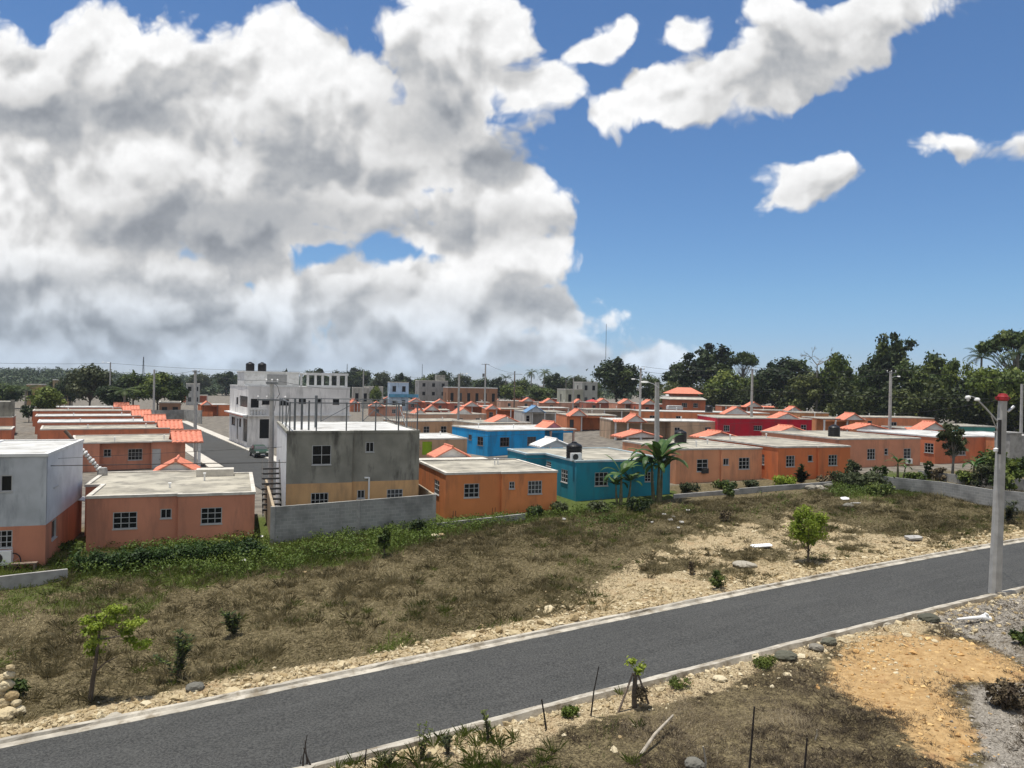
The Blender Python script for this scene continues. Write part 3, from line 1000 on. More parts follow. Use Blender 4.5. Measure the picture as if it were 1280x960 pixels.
H6 = House((973, 559.3), 1061, 3.0, YF, 12)
xs = H6.on_edge(0, 1021, 580)[0]; w = H6.w
H6.P = [(0, 0), (xs, 0), (xs, -.18), (w, -.18), (w, 12), (0, 12)]
H6.wpx(0, (982.5, 569.5, 993.5, 583.5)); H6.wpx(0, (1010, 569, 1016, 577), 1, 1); H6.wpx(2, (1035.5, 568.5, 1046.5, 582))
H6.wpx(5, (951.5, 568, 955.5, 581), 2, 3)
H6.build('orange house with three white framed windows behind the yellow green bush', (.66, .19, .07), zlow=-1)
H6.gable_px((984, 533), (973, 541), (1006, 540), 2.2)
H6.vents([(1.2, 8.5, .5), (w * .8, 9.5, .5)])

H7 = House((1049, 549.3), 1150.6, 3.0, YF, 12)
w = H7.w
H7.wpx(0, (1084, 561, 1094, 574.5)); H7.wpx(0, (1105.5, 560.5, 1110, 568.5), 1, 2); H7.wpx(0, (1129.5, 560.5, 1138.5, 573.5), 2, 3)
H7.build('salmon house with an air conditioner under its window behind the spiky garden plants', (.58, .255, .15), zlow=-1)
H7.gable_px((1083, 530.5), (1071, 537), (1103, 536), 2.2)
H7.vents([(w * .5, 7, .5)])

H8 = House((1169, 546.3), 1247, 3.0, YF, 11)
w = H8.w
H8.wpx(0, (1195, 560, 1207, 569), 3, 2); H8.wpx(3, (1155.5, 554, 1167, 566))
H8.build('orange brown house half hidden by the papaya tree', TERRA, zlow=-1.2, roof=M_ROOFW, rimmat=M_WHITE)
H9 = House((1264, 548), 1330, 3.0, YF, 10)
H9.build('orange house behind the main lamp post at the picture edge', (.64, .25, .12), zlow=-1.2, roof=M_ROOFW, rimmat=M_WHITE)

# two storey cement house behind the block wall
M_CEMENT = mat('bare_cement', (.26, .25, .21), .92, .14, .8, dirt=(.075, .07, .06), dirt_amt=.95, bump=.3, bscale=10, streak=True)
G = House((359, 540), 526, 6.3, YF, 11.5)
w = G.w
xs = G.on_edge(0, 440, 600)[0]
G.P = [(0, 0), (xs, 0), (xs, .32), (w, .32), (w, 11.5), (0, 11.5)]
zc = G.on_edge(0, 400, 604)[1]
G.wpx(0, (390, 556.5, 414, 581), 2, 2); G.wpx(2, (457, 552.5, 467.5, 565), 2, 1)
G.wpx(0, (388.5, 616, 410.5, 634), 4, 2); G.wpx(2, (446.5, 612.5, 456, 623), 2, 1); G.wpx(2, (483.5, 611.5, 503.5, 623.5), 4, 2)
G.build('two storey house with bare cement upper floor and ochre ground floor', (.60, .36, .17), two=(zc, M_CEMENT), roof=M_ROOFW, rim=.06, skirt=.10, rimmat=M_CEMENT, thick_rim=.2)
mb = MB()
for a, b in (((-.012, 0), (-.012, 11.5)),):
    mb.add([(-.014, .02, -.5), (-.014, 11.45, -.5), (-.014, 11.45, 6.18), (-.014, .02, 6.18)], [(3, 2, 1, 0)])
mb.build('side_render', mat('white_render', (.60, .60, .60), .85, .06, 1, dirt=(.3, .3, .3), dirt_amt=.4), G.e)
q = G.on_edge(2, 461, 597); mb = MB(); x = xs + q[0]
mb.tube([(x - .28, .26, q[1]), (x, .2, q[1])], .06, 8).tube([(x, .2, q[1] + .03), (x, .2, .3)], .06, 8)
mb.build('waste_pipe', M_PVC, G.e)
mb = MB()                                                               # outside stair on the left
for k in range(9): mb.box(-1.25, 3.4 + k * .33, .9 + k * .3, -.03, 3.7 + k * .33, 1.0 + k * .3)
mb.bar((-1.2, 3.3, .6), (-1.2, 6.6, 3.9), .08); mb.bar((-.08, 3.3, .6), (-.08, 6.6, 3.9), .08)
mb.build('iron_stair', M_IRON, G.e)
# roof pen of steel posts, rails and wire
z0, zt = 6.36, 8.15
posts = [(.15, .12), (1.75, .12), (3.6, .12), (5.5, .4), (7.0, .4), (w - .15, .4), (w - .15, 3.6), (w - .15, 7.2), (w - .15, 11.2), (.15, 3.8), (.15, 7.6), (.15, 11.2), (3.2, 11.2), (6.4, 11.2)]
for x, y in posts:
    mb = MB(); mb.bar((x, y, z0 - .1), (x, y, zt), .075); mb.build('post', M_STEEL, G.e)
mb = MB()
for zz in (zt - .05,):
    mb.bar((.15, .12, zz), (5.5, .4, zz), .06); mb.bar((5.5, .4, zz), (w - .15, .4, zz), .06); mb.bar((w - .15, .4, zz), (w - .15, 11.2, zz), .06)
    mb.bar((.15, .12, zz), (.15, 11.2, zz), .06); mb.bar((.15, 11.2, zz), (w - .15, 11.2, zz), .06)
mb.bar((w - .15, 3.6, z0), (w - .15, 7.2, zt), .05); mb.bar((.15, 3.8, z0), (.15, .3, zt), .05); mb.bar((3.2, 11.2, z0), (6.4, 11.2, zt), .05)
mb.bar((6.4, 11.2, z0), (w - .15, 11.2, zt), .05); mb.bar((w - .15, 7.2, z0), (w - 2.4, 7.2, zt - .4), .05)
mb.build('rail', M_STEEL, G.e)
mb = MB()
for k in range(17):                                                     # slack chain mesh on the right and left sides
    y = .5 + k * .66
    mb.tube([(w - .16, y, z0), (w - .16, min(11.2, y + 1.0), zt - .1)], .008, 3); mb.tube([(w - .16, min(11.2, y + 1.0), z0), (w - .16, y, zt - .1)], .008, 3)
mb.build('wire_mesh', M_STEEL, G.e)
for x, y, t, r in ((.5, .9, .2, .13), (.95, 1.2, .15, .13), (1.35, .8, .08, .1), (2.05, 3.5, .35, .17)):
    mb = MB(); mb.bar((x, y, z0), (x, y, zt + t), r); mb.build('steel_column', M_STEEL, G.e)

# the far left two storey house
W = House((-70, 571), 58.9, 5.75, YF, 9.5, base_off=.0)
w = W.w
zc = 2.2
W.wpx(0, (0.5, 594, 15.5, 614.5), 1, 1); W.wpx(0, (-6, 663, 15.5, 685), 3, 3)
W.wpx(1, (67, 586, 72.5, 608), 1, 1); W.wpx(1, (64.5, 649.5, 70.5, 673), 1, 1); W.wpx(1, (79, 568, 82.5, 618), 1, 1, 'opening_shade')
M_SKIM = mat('white_skim_coat', (.46, .48, .50), .85, .12, .7, dirt=(.17, .19, .21), dirt_amt=.75, streak=True)
W.build('two storey house with pale blue grey upper walls and salmon base', (.52, .215, .13), two=(zc, M_SKIM), roof=M_ROOFW, rimmat=M_WHITE)
mb = MB(); mb.add([(w + .014, .03, zc + .02), (w + .014, 9.4, zc + .02), (w + .014, 9.4, W.h - .06), (w + .014, .03, W.h - .06)], [(0, 1, 2, 3)]); mb.build('side_render', mat('white_render', (.62, .62, .63), .85, .06, 1, dirt=(.4, .4, .42), dirt_amt=.4), W.e)
mb = MB(); mb.add([(w - .6, 8.2, 2.3), (w + 1.3, 8.2, 1.9), (w + 1.3, 9.6, 1.9), (w - .6, 9.6, 2.3), (w - .6, 8.2, 2.36), (w + 1.3, 8.2, 1.96), (w + 1.3, 9.6, 1.96), (w - .6, 9.6, 2.36)],
                 [(0, 3, 2, 1), (4, 5, 6, 7), (0, 1, 5, 4), (1, 2, 6, 5), (2, 3, 7, 6), (3, 0, 4, 7)]); mb.build('awning', M_GALV, W.e)

# ---------------- left block, gables towards the street
LB = [
    ((92.7, 554.5), 232.5, (219, 538, 238, 553), 'salmon house with white side door and red gable at the street corner', 11),
    ((50.5, 537.4), 212, (199.5, 525, 216, 535), 'long orange house directly behind the house with the white side door', 8),
    ((47, 528.5), 193, (183, 519.5, 199, 526), 'house with bluish white roof in the stepped row on the left street side', 8),
    ((44, 520.7), 176, (167.5, 512, 183, 519), 'house with a white roof in the middle of the stepped row left of the street', 8),
    ((41, 513.8), 163, (157.5, 507, 170, 513), 'second house from the far end of the stepped left street row', 8),
    ((40, 509.3), 151, (146, 503.5, 158, 510), 'last house with white roof at the far end of the stepped row', 8),
]
LHS = []
for k, (L, uR, g, lab, D) in enumerate(LB):
    h = House(L, uR, 3.0, 31, D)
    w = h.w
    if k == 0:
        h.P = [(0, 0), (2.3, 0), (2.3, 1.1), (w - 3.4, 1.1), (w - 3.4, .5), (w, .5), (w, D), (0, D)]
        h.RP = [(0, 0), (w - 3.4, 0), (w - 3.4, .3), (w, .3), (w, D), (0, D)]
        h.wpx(0, (93.5, 565, 100, 580), 2, 3); h.wpx(2, (129.5, 561.5, 139, 571), 2, 2); h.wpx(2, (160, 561, 178, 575), 4, 3); h.wpx(4, (190, 561, 201, 586), 1, 1, 'door')
        h.build(lab, SALMON)
    else:
        h.win(0, w * .3, w * .3 + 1.2, 1.0, 2.2); h.win(0, w * .7, w * .7 + 1.2, 1.0, 2.2)
        h.build(lab, [TERRA, (.56, .2, .11), TERRA, (.54, .17, .08), TERRA][k - 1], roof=M_ROOFW if k in (2, 3, 5) else M_ROOF, rimmat=M_WHITE if k in (2, 5) else None)
    a = h.roofpt(g[0] + 6, g[3]); gw = 3.2
    gr = h.gable(w + .2, 1.8, 3.0, 2.6, .95, axis='x', over=.3)
    # porch posts under it
    for yy in (.4, 3.1):
        mb = MB(); mb.box(w + 1.3, yy, -.3, w + 1.6, yy + .28, 3.0); mb.build('porch_column', M_WHITE, h.e)
    mb = MB(); mb.box(w + .05, .3, 2.72, w + 1.65, 3.4, 2.99); mb.build('porch_slab', M_RIM, h.e)
    h.vents([(w * .35, 1.0, .5), (w * .82, 3.0, .5)])
    LHS.append(h)

# houses at the left picture edge behind the two storey one
E1 = House((-60, 538), 14.5, 3.0, 31, 6); E1.build('orange house with white ledge at the left picture edge', TERRA)
E2 = House((-70, 522), 16.5, 3.0, 31, 7); E2.build('orange house under a grey block storey at the left picture edge', (.52, .19, .1))
w = E2.w; mb = MB(); mb.box(-.1, 1.2, 3.05, w - .3, 7, 5.5); mb.box(w - .45, .9, 3.05, w + .1, 1.6, 5.8); mb.build('block_storey', M_CEMENT, E2.e)

# ---------------- white three level building on the street corner
S = House((310.6, 483), 437.5, 8.0, 30, 15.5, depth=106); SH = S.h
w = S.w
S.wpx(0, (313.5, 498.5, 323.5, 509.5), 2, 1, 'opening_shade'); S.wpx(0, (327.5, 499, 339, 505.5), 3, 1); S.wpx(0, (349, 499, 361, 506.5), 3, 1); S.wpx(0, (373.5, 498.5, 382.5, 504.5), 3, 1)
S.wpx(0, (397, 498, 401, 502.5), 1, 1); S.wpx(0, (416, 498.5, 424, 505.5), 2, 1); S.wpx(0, (324.5, 524, 339, 548), 3, 4, 'opening_shade')
S.wpx(3, (299.5, 495, 309.5, 509), 2, 1, 'opening_shade'); S.wpx(3, (295.5, 496.5, 298, 505), 1, 1)
S.wpx(3, (303.5, 523.5, 309, 552), 1, 1, 'opening_shade'); S.wpx(3, (299, 523, 301.5, 533), 1, 1); S.wpx(3, (289.5, 521, 294, 531), 1, 1); S.wpx(3, (295.8, 523, 297.6, 549), 1, 1, 'opening_shade')
S.build('white two storey corner building with roof terrace and two black domed tanks', (.74, .72, .69), roof=M_ROOFW, rimmat=M_WHITE, rim=.1, zlow=-1.2, cat='building', name='corner_building', frame=M_IRON)
h2 = S.on_edge(0, 330, 519)[1]
mb = MB(); mb.box(-.25, -.55, h2 - .15, w + .1, -.03, h2 + .05); mb.box(-.85, -.55, h2 - .15, -.03, 15.5, h2 + .05); mb.build('balcony_slab', M_WHITE, S.e)
mb = MB()
for k in range(5): mb.lathe([(.06, h2 + .05), (.11, h2 + .3), (.06, h2 + .6), (.09, h2 + .85)], 8, (.45 + k * .42, -.42))
mb.box(.2, -.5, h2 + .85, 2.6, -.34, h2 + .97); mb.build('balustrade', M_WHITE, S.e)
mb = MB(); mb.box(-.87, -.57, h2 - .24, -.8, 15.5, h2 - .1); mb.build('red_band', paint((.35, .12, .08)), S.e)
# roof room and pergola
mb = MB()
xr0, xr1 = S.on_edge(0, 310, 475)[0], S.on_edge(0, 380, 475)[0]
mb.box(xr0, 3.0, SH + .03, xr1, 8.5, SH + 2.1); mb.box(xr0 - .15, 2.85, SH + 2.1, xr1 + .15, 8.65, SH + 2.25)
mb.build('roof_room', M_WHITE, S.e)
mb = MB(); a, b = S.on_edge(0, 342, 478)[0] - .3, S.on_edge(0, 367, 478)[0] - .3
mb.box(a, 2.93, SH + .25, b, 2.99, SH + 1.8); mb.build('roller_shutter', mat('shutter', (.30, .30, .29), .5, .05, 3), S.e)
mb = MB(); p0 = S.on_edge(0, 386, 478)[0]; p1 = w - .1
for x in (p0, p0 + .36 * (p1 - p0), p0 + .74 * (p1 - p0), p1 - .3):
    mb.box(x, 1.0, SH + .03, x + .3, 1.3, SH + 1.85); mb.box(x, 5.0, SH + .03, x + .3, 5.3, SH + 1.85)
mb.box(p0 - .1, .9, SH + 1.85, p1 + .1, 1.4, SH + 2.2); mb.box(p0 - .1, 4.9, SH + 1.85, p1 + .1, 5.4, SH + 2.2); mb.box(p0 - .1, 1.4, SH + 1.95, p0 + .3, 4.9, SH + 2.15); mb.box(p1 - .3, 1.4, SH + 1.95, p1 + .1, 4.9, SH + 2.15)
mb.box(p0, .95, SH + .03, p1, 1.12, SH + .32)
mb.build('pergola', M_WHITE, S.e)


def tank(p, r, h, label, lid=True, group=None):
    e = empty('water_tank', p)
    tag(e, label, 'water tank', group)
    pr = [(r * .96, 0)]
    for k in range(5): pr += [(r, h * (.04 + .18 * k)), (r, h * (.13 + .18 * k)), (r * .965, h * (.145 + .18 * k)), (r * .965, h * (.165 + .18 * k))]
    pr += [(r, h * .9), (r * .85, h * 1.0), (r * .45, h * 1.1)]
    mb = MB(); mb.lathe(pr, 22); mb.build('tank_shell', M_BLACK, e)
    mb = MB(); mb.lathe([(r * .36, h * 1.10), (r * .36, h * 1.16), (r * .2, h * 1.19)], 16); mb.build('lid', M_BLACK, e)
    return e


for u, lab in ((310.5, 'black domed water tank on the white building nearest the street'), (326, 'black domed water tank on the white building roof room right of its twin')):
    x = S.on_edge(0, u, 467)[0] + 1.0
    tank(S.world(x, 4.2, SH + 2.25), .62, 1.15, lab)

# ---------------- second and third rows
def plain(h, label, col, wins=3, group=None, **kw):
    w = h.w; hh = min(h.h, 3.0)
    if not h.RP:
        for k in range(wins):
            a = w * (k + .5) / wins; h.win(0, a - .55, a + .55, hh - 2.0, hh - .85, 2, 2)
        h.win(3, h.D * .4, h.D * .4 + 1.1, hh - 2.0, hh - .85, 2, 2)
        h.win(1, h.D * .4, h.D * .4 + 1.1, hh - 2.0, hh - .85, 2, 2)
    h.colr_ = col
    h.build(label, col, group=group, **kw)
    if h.RP: h.columns()
    return h


K1 = House((503, 549.3), 584, 3.0, 20.5, 9)
K1.wpx(0, (527.8, 552, 540, 568.5), 1, 1, 'door'); K1.wpx(0, (556.5, 557, 568.5, 563), 3, 1)
lime = paint((.28, .42, .02))
K1.build('beige house with lime green door behind the bright orange house', (.50, .33, .21), frame=lime, roof=M_ROOFW)
K1.vents([(2, 5, .5), (6, 6, .4)])

K2 = House((610, 538.7), 720, 3.2, 30, 10.4)
xp = K2.on_edge(0, 681, 545)[0]
K2.wpx(0, (625, 546.7, 636.6, 558), 3, 2); K2.wpx(0, (659, 546, 670, 557), 3, 2)
K2.wpx(3, (596.7, 546, 604, 557), 2, 2); K2.wpx(3, (585.6, 543.3, 589.7, 550), 1, 1)
hol, wi = dict(K2.holes), list(K2.wins)
K2.porch(xp, K2.w, 3.0, cols=(xp + 1.0, K2.w - .3), colm=paint((.45, .30, .24)))
K2.holes = {0: hol[0], 5: hol[3]}; K2.wins = [((0 if a[0] == 0 else 5), *a[1:]) for a in wi]
K2.colr_ = BLUE
K2.build('bright blue house with open porch and small pink gable', BLUE, roof=M_ROOFW, frame=mat('brown_frame', (.20, .16, .15), .6, .05, 2)); K2.columns()
K2.gable_px((692.5, 527.6), (680, 534.6), (704, 535), 2.6, ped=paint((.5, .20, .25)))
K2.vents([(1.5, 5.5, .6), (6, 4, .5)])

K3 = House((500, 527), 586, 3.0, 30, 8); plain(K3, 'tan house with flat roof just behind the blue house on its left', TAN, 4)
K4 = House((520, 518), 608, 3.0, 28, 8); plain(K4, 'long pinkish tan house with white gable seen over the tan house roof', (0.512, 0.320, 0.218), 4); K4.gable_px((578, 509.8), (569.5, 517), (590, 517), 2.8)
K4b = K4.gable(2.5, 5.5, 2.6, 2.6, .9)
K5 = House((597, 529.5), 664, 3.0, 30, 9); plain(K5, 'house with grey flat roof and pale gable beyond the blue house', BEIGE, 3); K5.gable_px((632, 520), (620, 528), (644, 527), 2.8)
K6 = House((609, 511), 656, 3.0, 12, 8); K6.porch(2.2, K6.w, 2.4, cols=(2.4, 6.0, K6.w - .4)); K6.win(0, .5, 1.5, .9, 2.2, 2, 2)
plain(K6, 'orange porch house with orange gable left of the grey blue gable', (0.589, 0.179, 0.070)); K6.gable(1.3, .6, 2.8, 2.4, 1.0, over=.35); K6.pent(0, 3.4)
K7 = House((655.5, 514.6), 707, 3.0, 14, 9); K7.porch(1.6, K7.w, 2.6, cols=(1.8, 4.6, 7.0, K7.w - .4)); K7.win(0, .4, 1.2, .9, 2.2, 1, 2)
plain(K7, 'white porch house with a blue tiled gable', (.52, .50, .46)); K7.gable(2.2, .5, 4.0, 3.0, 1.25, tile=M_TILEB, over=.3, ped=paint((.45, .5, .55)))
K8 = House((709, 519), 771, 3.0, 10, 9); K8.porch(2.6, K8.w, 3.4, cols=(2.8, 6.6, K8.w - .3)); K8.win(0, .5, 1.3, .7, 2.2, 1, 1, 'opening_shade')
plain(K8, 'orange house with wide dark porch and white columns beside the blue house', (0.640, 0.218, 0.096)); K8.gable(1.9, .5, 3.0, 3.0, 1.1, over=.35); K8.pent(-.2, 3.6)
K9 = House((768.5, 526), 895, 3.0, 8, 9); w = K9.w
K9.porch(0, w * .55, 2.4, cols=(.2, w * .13, w * .26, w * .40)); K9.win(2, .6, 1.5, 1.0, 2.1, 2, 2)
K9.win(2, w * .45 - 1.8, w * .45 - .8, 1.0, 2.2, 3, 2)
plain(K9, 'long beige house with tiled gable porch behind the centre lamp post', (.52, .36, .235), roof=M_ROOFW); K9.gable(3.1, .5, 3.0, 2.8, 1.0, over=.35); K9.pent(-.3, 4.6)
K10 = House((799, 514), 962, 3.0, 3, 9); plain(K10, 'very long orange house with flat roof and white gable below the forest', (0.614, 0.218, 0.096), 5, roof=M_ROOFW)
K10.gable_px((921, 509), (909, 517.5), (933, 517.5), 2.6); K10.vents([(9, 4, .8), (4, 3, 1.4)])
K11 = House((896, 522.2), 1015, 3.4, 3, 10); w = K11.w
xs_ = K11.on_edge(0, 940, 530)[0]; K11.P = [(0, -.7), (xs_, -.7), (xs_, 0), (w, 0), (w, 10), (0, 10)]
K11.wpx(0, (904.5, 531.5, 912, 539), 3, 2); K11.wpx(2, (941, 532, 952.5, 538), 4, 2); K11.wpx(2, (1001, 531, 1008, 538), 2, 2)
K11.build('crimson red house with pale gable on its flat roof', RED); K11.gable_px((981.5, 516.5), (971.5, 523.5), (996.5, 523.5), 3)
K12 = House((1029, 523.5), 1082, 3.0, 4, 8); K12.porch(0, K12.w * .62, 2.4, cols=(.3, K12.w * .3, K12.w * .58)); plain(K12, 'orange porch house under the forest with white columns', (0.640, 0.256, 0.109)); K12.gable(K12.w * .66, .5, 3.4, 2.8, 1.0, over=.35); K12.pent(K12.w * .4, K12.w * .95)
K13 = House((1078, 521.5), 1168, 3.0, 4, 8); K13.wpx(0, (1112.5, 527.5, 1121, 537), 2, 2); K13.wpx(0, (1084.5, 526, 1090, 532), 1, 1)
K13.build('orange house with one wide window left of the papaya tree under the forest', (0.602, 0.218, 0.102))
K14 = House((1132, 536), 1186, 2.7, 4, 6); plain(K14, 'low house with full tiled canopy and gable near the papaya tree', (.42, .18, .1), 2); K14.pent(0, K14.w); K14.gable(K14.w * .6, .6, 3.6, 2.4, 1.0, over=.35)
K15 = House((1203, 533), 1244, 3.0, 4, 7); K15.wpx(0, (1222, 541.5, 1232, 545), 2, 1); K15.build('green teal house right of the papaya tree', (.05, .22, .19))
K16 = House((955, 513), 1003, 2.9, 4, 8); plain(K16, 'brown orange house with orange gable behind the crimson house', (0.512, 0.192, 0.096), 2); K16.gable(K16.w * .75, .5, 3.2, 2.6, 1.0, over=.35)
K17 = House((906, 507.5), 1006, 3.0, 3, 8); K17.porch(0, K17.w * .3, 2.2, cols=(.4, K17.w * .28)); plain(K17, 'farthest long orange house at the foot of the forest behind the crimson house', (0.563, 0.192, 0.096)); K17.gable(K17.w * .35, .5, 4.2, 2.8, 1.2, over=.35); K17.pent(K17.w * .2, K17.w * .62)
K18 = House((1000, 516), 1036, 3.0, 4, 8); plain(K18, 'small orange house with flat roof between two gables under the forest', (.52, .24, .10), 2)

# the two level house with the double tiled roof
T = House((838, 499.5), 882, 3.4, 3, 8, depth=190); th = T.h
T.win(0, 3.0, 4.4, th - 1.9, th - .8, 3, 2); T.win(0, 6, 7.2, th - 1.9, th - .8, 3, 2)
T.build('two tier house with red hipped roof and tin eaves below the forest', (.42, .13, .06), cat='house')
w = T.w; mb = MB()
V = [(-.9, -1.2, th + .15), (w, -1.2, th + .15), (w, 9, th + .15), (-.9, 9, th + .15), (.6, .4, th + 1.0), (w * .85, .4, th + 1.0), (w * .85, 7.4, th + 1.0), (.6, 7.4, th + 1.0)]
mb.add(V, [(0, 1, 5, 4), (1, 2, 6, 5), (2, 3, 7, 6), (3, 0, 4, 7), (0, 3, 2, 1)]); mb.build('tin_eave', mat('tin', (.42, .40, .35), .5, .12, 1, metal=.3), T.e)
mb = MB(); mb.box(.9, .8, th + .95, w * .8, 7, th + 1.7); mb.build('upper_wall', paint((.42, .13, .06)), T.e)
mb = MB(); V = [(.0, -.2, th + 1.6), (w * .93, -.2, th + 1.6), (w * .93, 8, th + 1.6), (.0, 8, th + 1.6), (w * .3, 3.8, th + 3.2), (w * .7, 3.8, th + 3.2)]
mb.add(V, [(0, 1, 5, 4), (1, 2, 5), (2, 3, 4, 5), (3, 0, 4), (0, 3, 2, 1)]); mb.build('hip_roof', M_TILE, T.e)

# far rows of small houses: L pixel, right pixel, colour, gable position along the front (0..1), label
FAR = [
    ((438, 503.5), 452, (0.602, 0.218, 0.115), .3, 'far orange house just right of the white corner building'),
    ((461, 507.5), 503, (0.538, 0.256, 0.166), .2, 'pink orange house over the left part of the roof pen'),
    ((467, 498), 506, (0.486, 0.128, 0.064), .5, 'far red orange house with wide gable under the blue white building'),
    ((506, 502), 545, (0.538, 0.166, 0.090), .35, 'far house with orange gable right of the wide gable house'),
    ((531, 512.5), 562, (0.384, 0.128, 0.090), .2, 'dark porch house with a black tank beside it in the middle distance'),
    ((540, 503.5), 580, (0.435, 0.128, 0.077), .25, 'dark porch house with orange gable left of the tall lamp post'),
    ((577, 507.5), 618, (0.512, 0.179, 0.090), .3, 'house with orange gable just right of the tall lamp post'),
    ((548, 496.5), 572, (0.538, 0.179, 0.102), .6, 'far house with wide orange eave left of the tall lamp post'),
    ((583, 498.5), 626, (0.512, 0.218, 0.141), .7, 'far flat roofed brown house behind the tall lamp post'),
    ((626, 501), 668, (0.563, 0.320, 0.218), .8, 'far pinkish house behind the crossarm pole'),
    ((645, 496), 675, (0.589, 0.218, 0.115), .2, 'far house with steep orange gable below the palms'),
    ((674, 503), 735, (0.538, 0.307, 0.218), .2, 'long pale house with two orange gables in the middle distance'),
    ((690, 498.5), 722, (0.486, 0.115, 0.077), .8, 'far red roofed house left of the red parasol'),
    ((733, 503), 772, (0.422, 0.154, 0.102), .5, 'dark red porch house below the round tree'),
    ((772, 504), 802, (0.614, 0.282, 0.179), .35, 'pinkish porch house with tiled canopy at the short pole'),
    ((800, 505), 836, (0.486, 0.141, 0.077), .3, 'red orange house left of the two tier house'),
    ((735, 512), 800, (0.435, 0.358, 0.282), None, 'grey flat roofed house between the big porch and the long orange house'),
    ((600, 503), 612, (0.563, 0.205, 0.115), None, 'tiny far orange house beside the tall T pole'),
    ((655, 509.5), 712, (0.512, 0.256, 0.179), None, 'brown flat roofed house behind the blue gable house'),
    ((414, 499.5), 440, (0.563, 0.205, 0.115), .5, 'far orange house partly hidden by the white pergola'),
    ((517, 494), 548, (0.512, 0.154, 0.090), .3, 'farthest orange roof below the grey apartment block'),
    ((566, 493), 600, (0.512, 0.166, 0.090), .5, 'farthest orange roof below the long brown building'),
    ((225, 494), 260, (0.538, 0.166, 0.090), None, 'far orange flat house beyond the end of the left street'),
]
FH = []
for k, (L, uR, col, gx, lab) in enumerate(FAR):
    h = House(L, uR, 2.9, 12 if L[0] > 440 else 25, 8)
    w = h.w
    if k % 2 == 0: h.porch(w * .3, w, 2.2, cols=(w * .3 + .2, w * .65, w - .3))
    plain(h, lab, col, 2, group='small houses in the distant rows', roof=M_ROOFW if k % 3 == 0 else M_ROOF)
    if gx is not None:
        gw = min(4.2, w * .55); h.gable(max(gw / 2, min(w - gw / 2, w * gx)), .5, gw, 3.0, 1.25, over=.4)
        if k % 3 != 1: h.pent(max(0, w * gx - gw * .8), min(w, w * gx + gw * .8))
    FH.append(h)
for k, h in enumerate(FH): h.vents([(h.w * (.2 + .5 * rnd.random()), 2 + 4 * rnd.random(), .5 + .5 * rnd.random()) for _ in range(1 + k % 3)])
for h in (K3, K5, K6, K7, K8, K9, K12, K13, K16, K18): h.vents([(h.w * f, 2 + 5 * rnd.random(), .45 + .4 * rnd.random()) for f in (.25, .7)])
h = FH[11]; h.gable(h.w * .8, .6, 3.4, 2.8, 1.2, over=.4)

# house across the street on the left
O = House((253, 506), 287, 3.0, 30, 9); O.porch(0, 4.0, 2.4, cols=(.2, 3.8), colm=paint((.2, .1, .07))); plain(O, 'orange house with small red gable across the street beside the white building', (0.589, 0.192, 0.083), roof=M_ROOFW); O.gable(1.0, .2, 2.4, 2.4, .9, axis='y')
mb = MB(); mb.box(-3.6, -1.5, -.6, -3.4, 9, 1.25); mb.box(-3.4, -1.5, -.6, 2.4, -1.3, 1.25); mb.build('yard_wall', paint((0.589, 0.192, 0.083)), O.e)

# bigger buildings behind
BIG = [
    ((487, 478), 511, 255, 8, (.46, .56, .68), 2, 'pale blue two storey building beyond the orange rows', 12),
    ((524, 476), 560, 300, 14, (.30, .29, .27), 3, 'grey unfinished apartment block beyond the orange rows', 12),
    ((560, 484.5), 622, 285, 12, (.30, .15, .08), 1, 'long brown building with pale roof edge in front of the tree line', 8),
    ((441, 485), 462, 270, 9, (.40, .38, .33), 1, 'beige building left of the dark crossarm pole far away', 8),
    ((455, 483.5), 479, 300, 9, (.44, .42, .38), 1, 'light stone building with a terrace beyond the white pergola', 8),
    ((707, 487), 729, 265, 10, (.42, .42, .33), 1, 'pale green grey building left of the round tree', 8),
    ((728, 478), 747, 290, 10, (.36, .36, .32), 2, 'taller grey block touching the round tree', 8),
    ((66, 475), 87, 235, 9, (.36, .27, .16), 2, 'tan two storey house with white roof left of the big dark tree', 9),
    ((33, 481), 52, 240, 9, (.34, .22, .11), 1, 'ochre house among the trees on the left', 9),
    ((0, 485), 11, 250, 9, (.36, .30, .20), 1, 'small tan house at the far left tree line', 9),
    ((233, 480), 250, 270, 9, (.40, .40, .38), 2, 'small white two storey building behind the street end', 9),
    ((199, 503.5), 226, 178, 8, (.26, .14, .08), 1, 'brown shed with tin roof behind the grey wall at the street end', 7),
]
for L, uR, dep, D, col, nst, lab, _ in BIG:
    h = House(L, uR, 3, 14 if L[0] > 300 else 24, D, depth=dep)
    hh = h.h; st = hh / max(nst, 1); n = max(2, int(h.w / 3.2))
    for s_ in range(nst):
        for k in range(n):
            a = h.w * (k + .5) / n; h.win(0, a - .6, a + .6, s_ * st + st * .35, s_ * st + st * .75, 2, 1)
        h.win(3, D * .4, D * .4 + 1.2, s_ * st + st * .35, s_ * st + st * .75, 2, 1)
    h.build(lab, col, roof=M_ROOFW, rim=.25, rimmat=M_WHITE if 'white roof' in lab or 'pale roof' in lab else M_RIM, group='larger buildings in the distance', cat='building', frame=M_IRON)
    if 'blue' in lab:
        mb = MB(); mb.box(-.3, -1.3, st - .2, h.w * 1.5, -.03, st); mb.box(-.3, -1.3, st, h.w * 1.5, -1.2, st + .9); mb.build('balcony', paint((.10, .30, .45)), h.e)
    if 'unfinished' in lab:
        mb = MB(); mb.box(h.w * .65, 4, hh + .27, h.w * .95, 9, hh + 2.6); mb.build('stair_head', M_CEMENT, h.e)

# ---------------- garden and boundary walls
M_BLOCK = bpy.data.materials.new('block_wall'); M_BLOCK.use_nodes = True


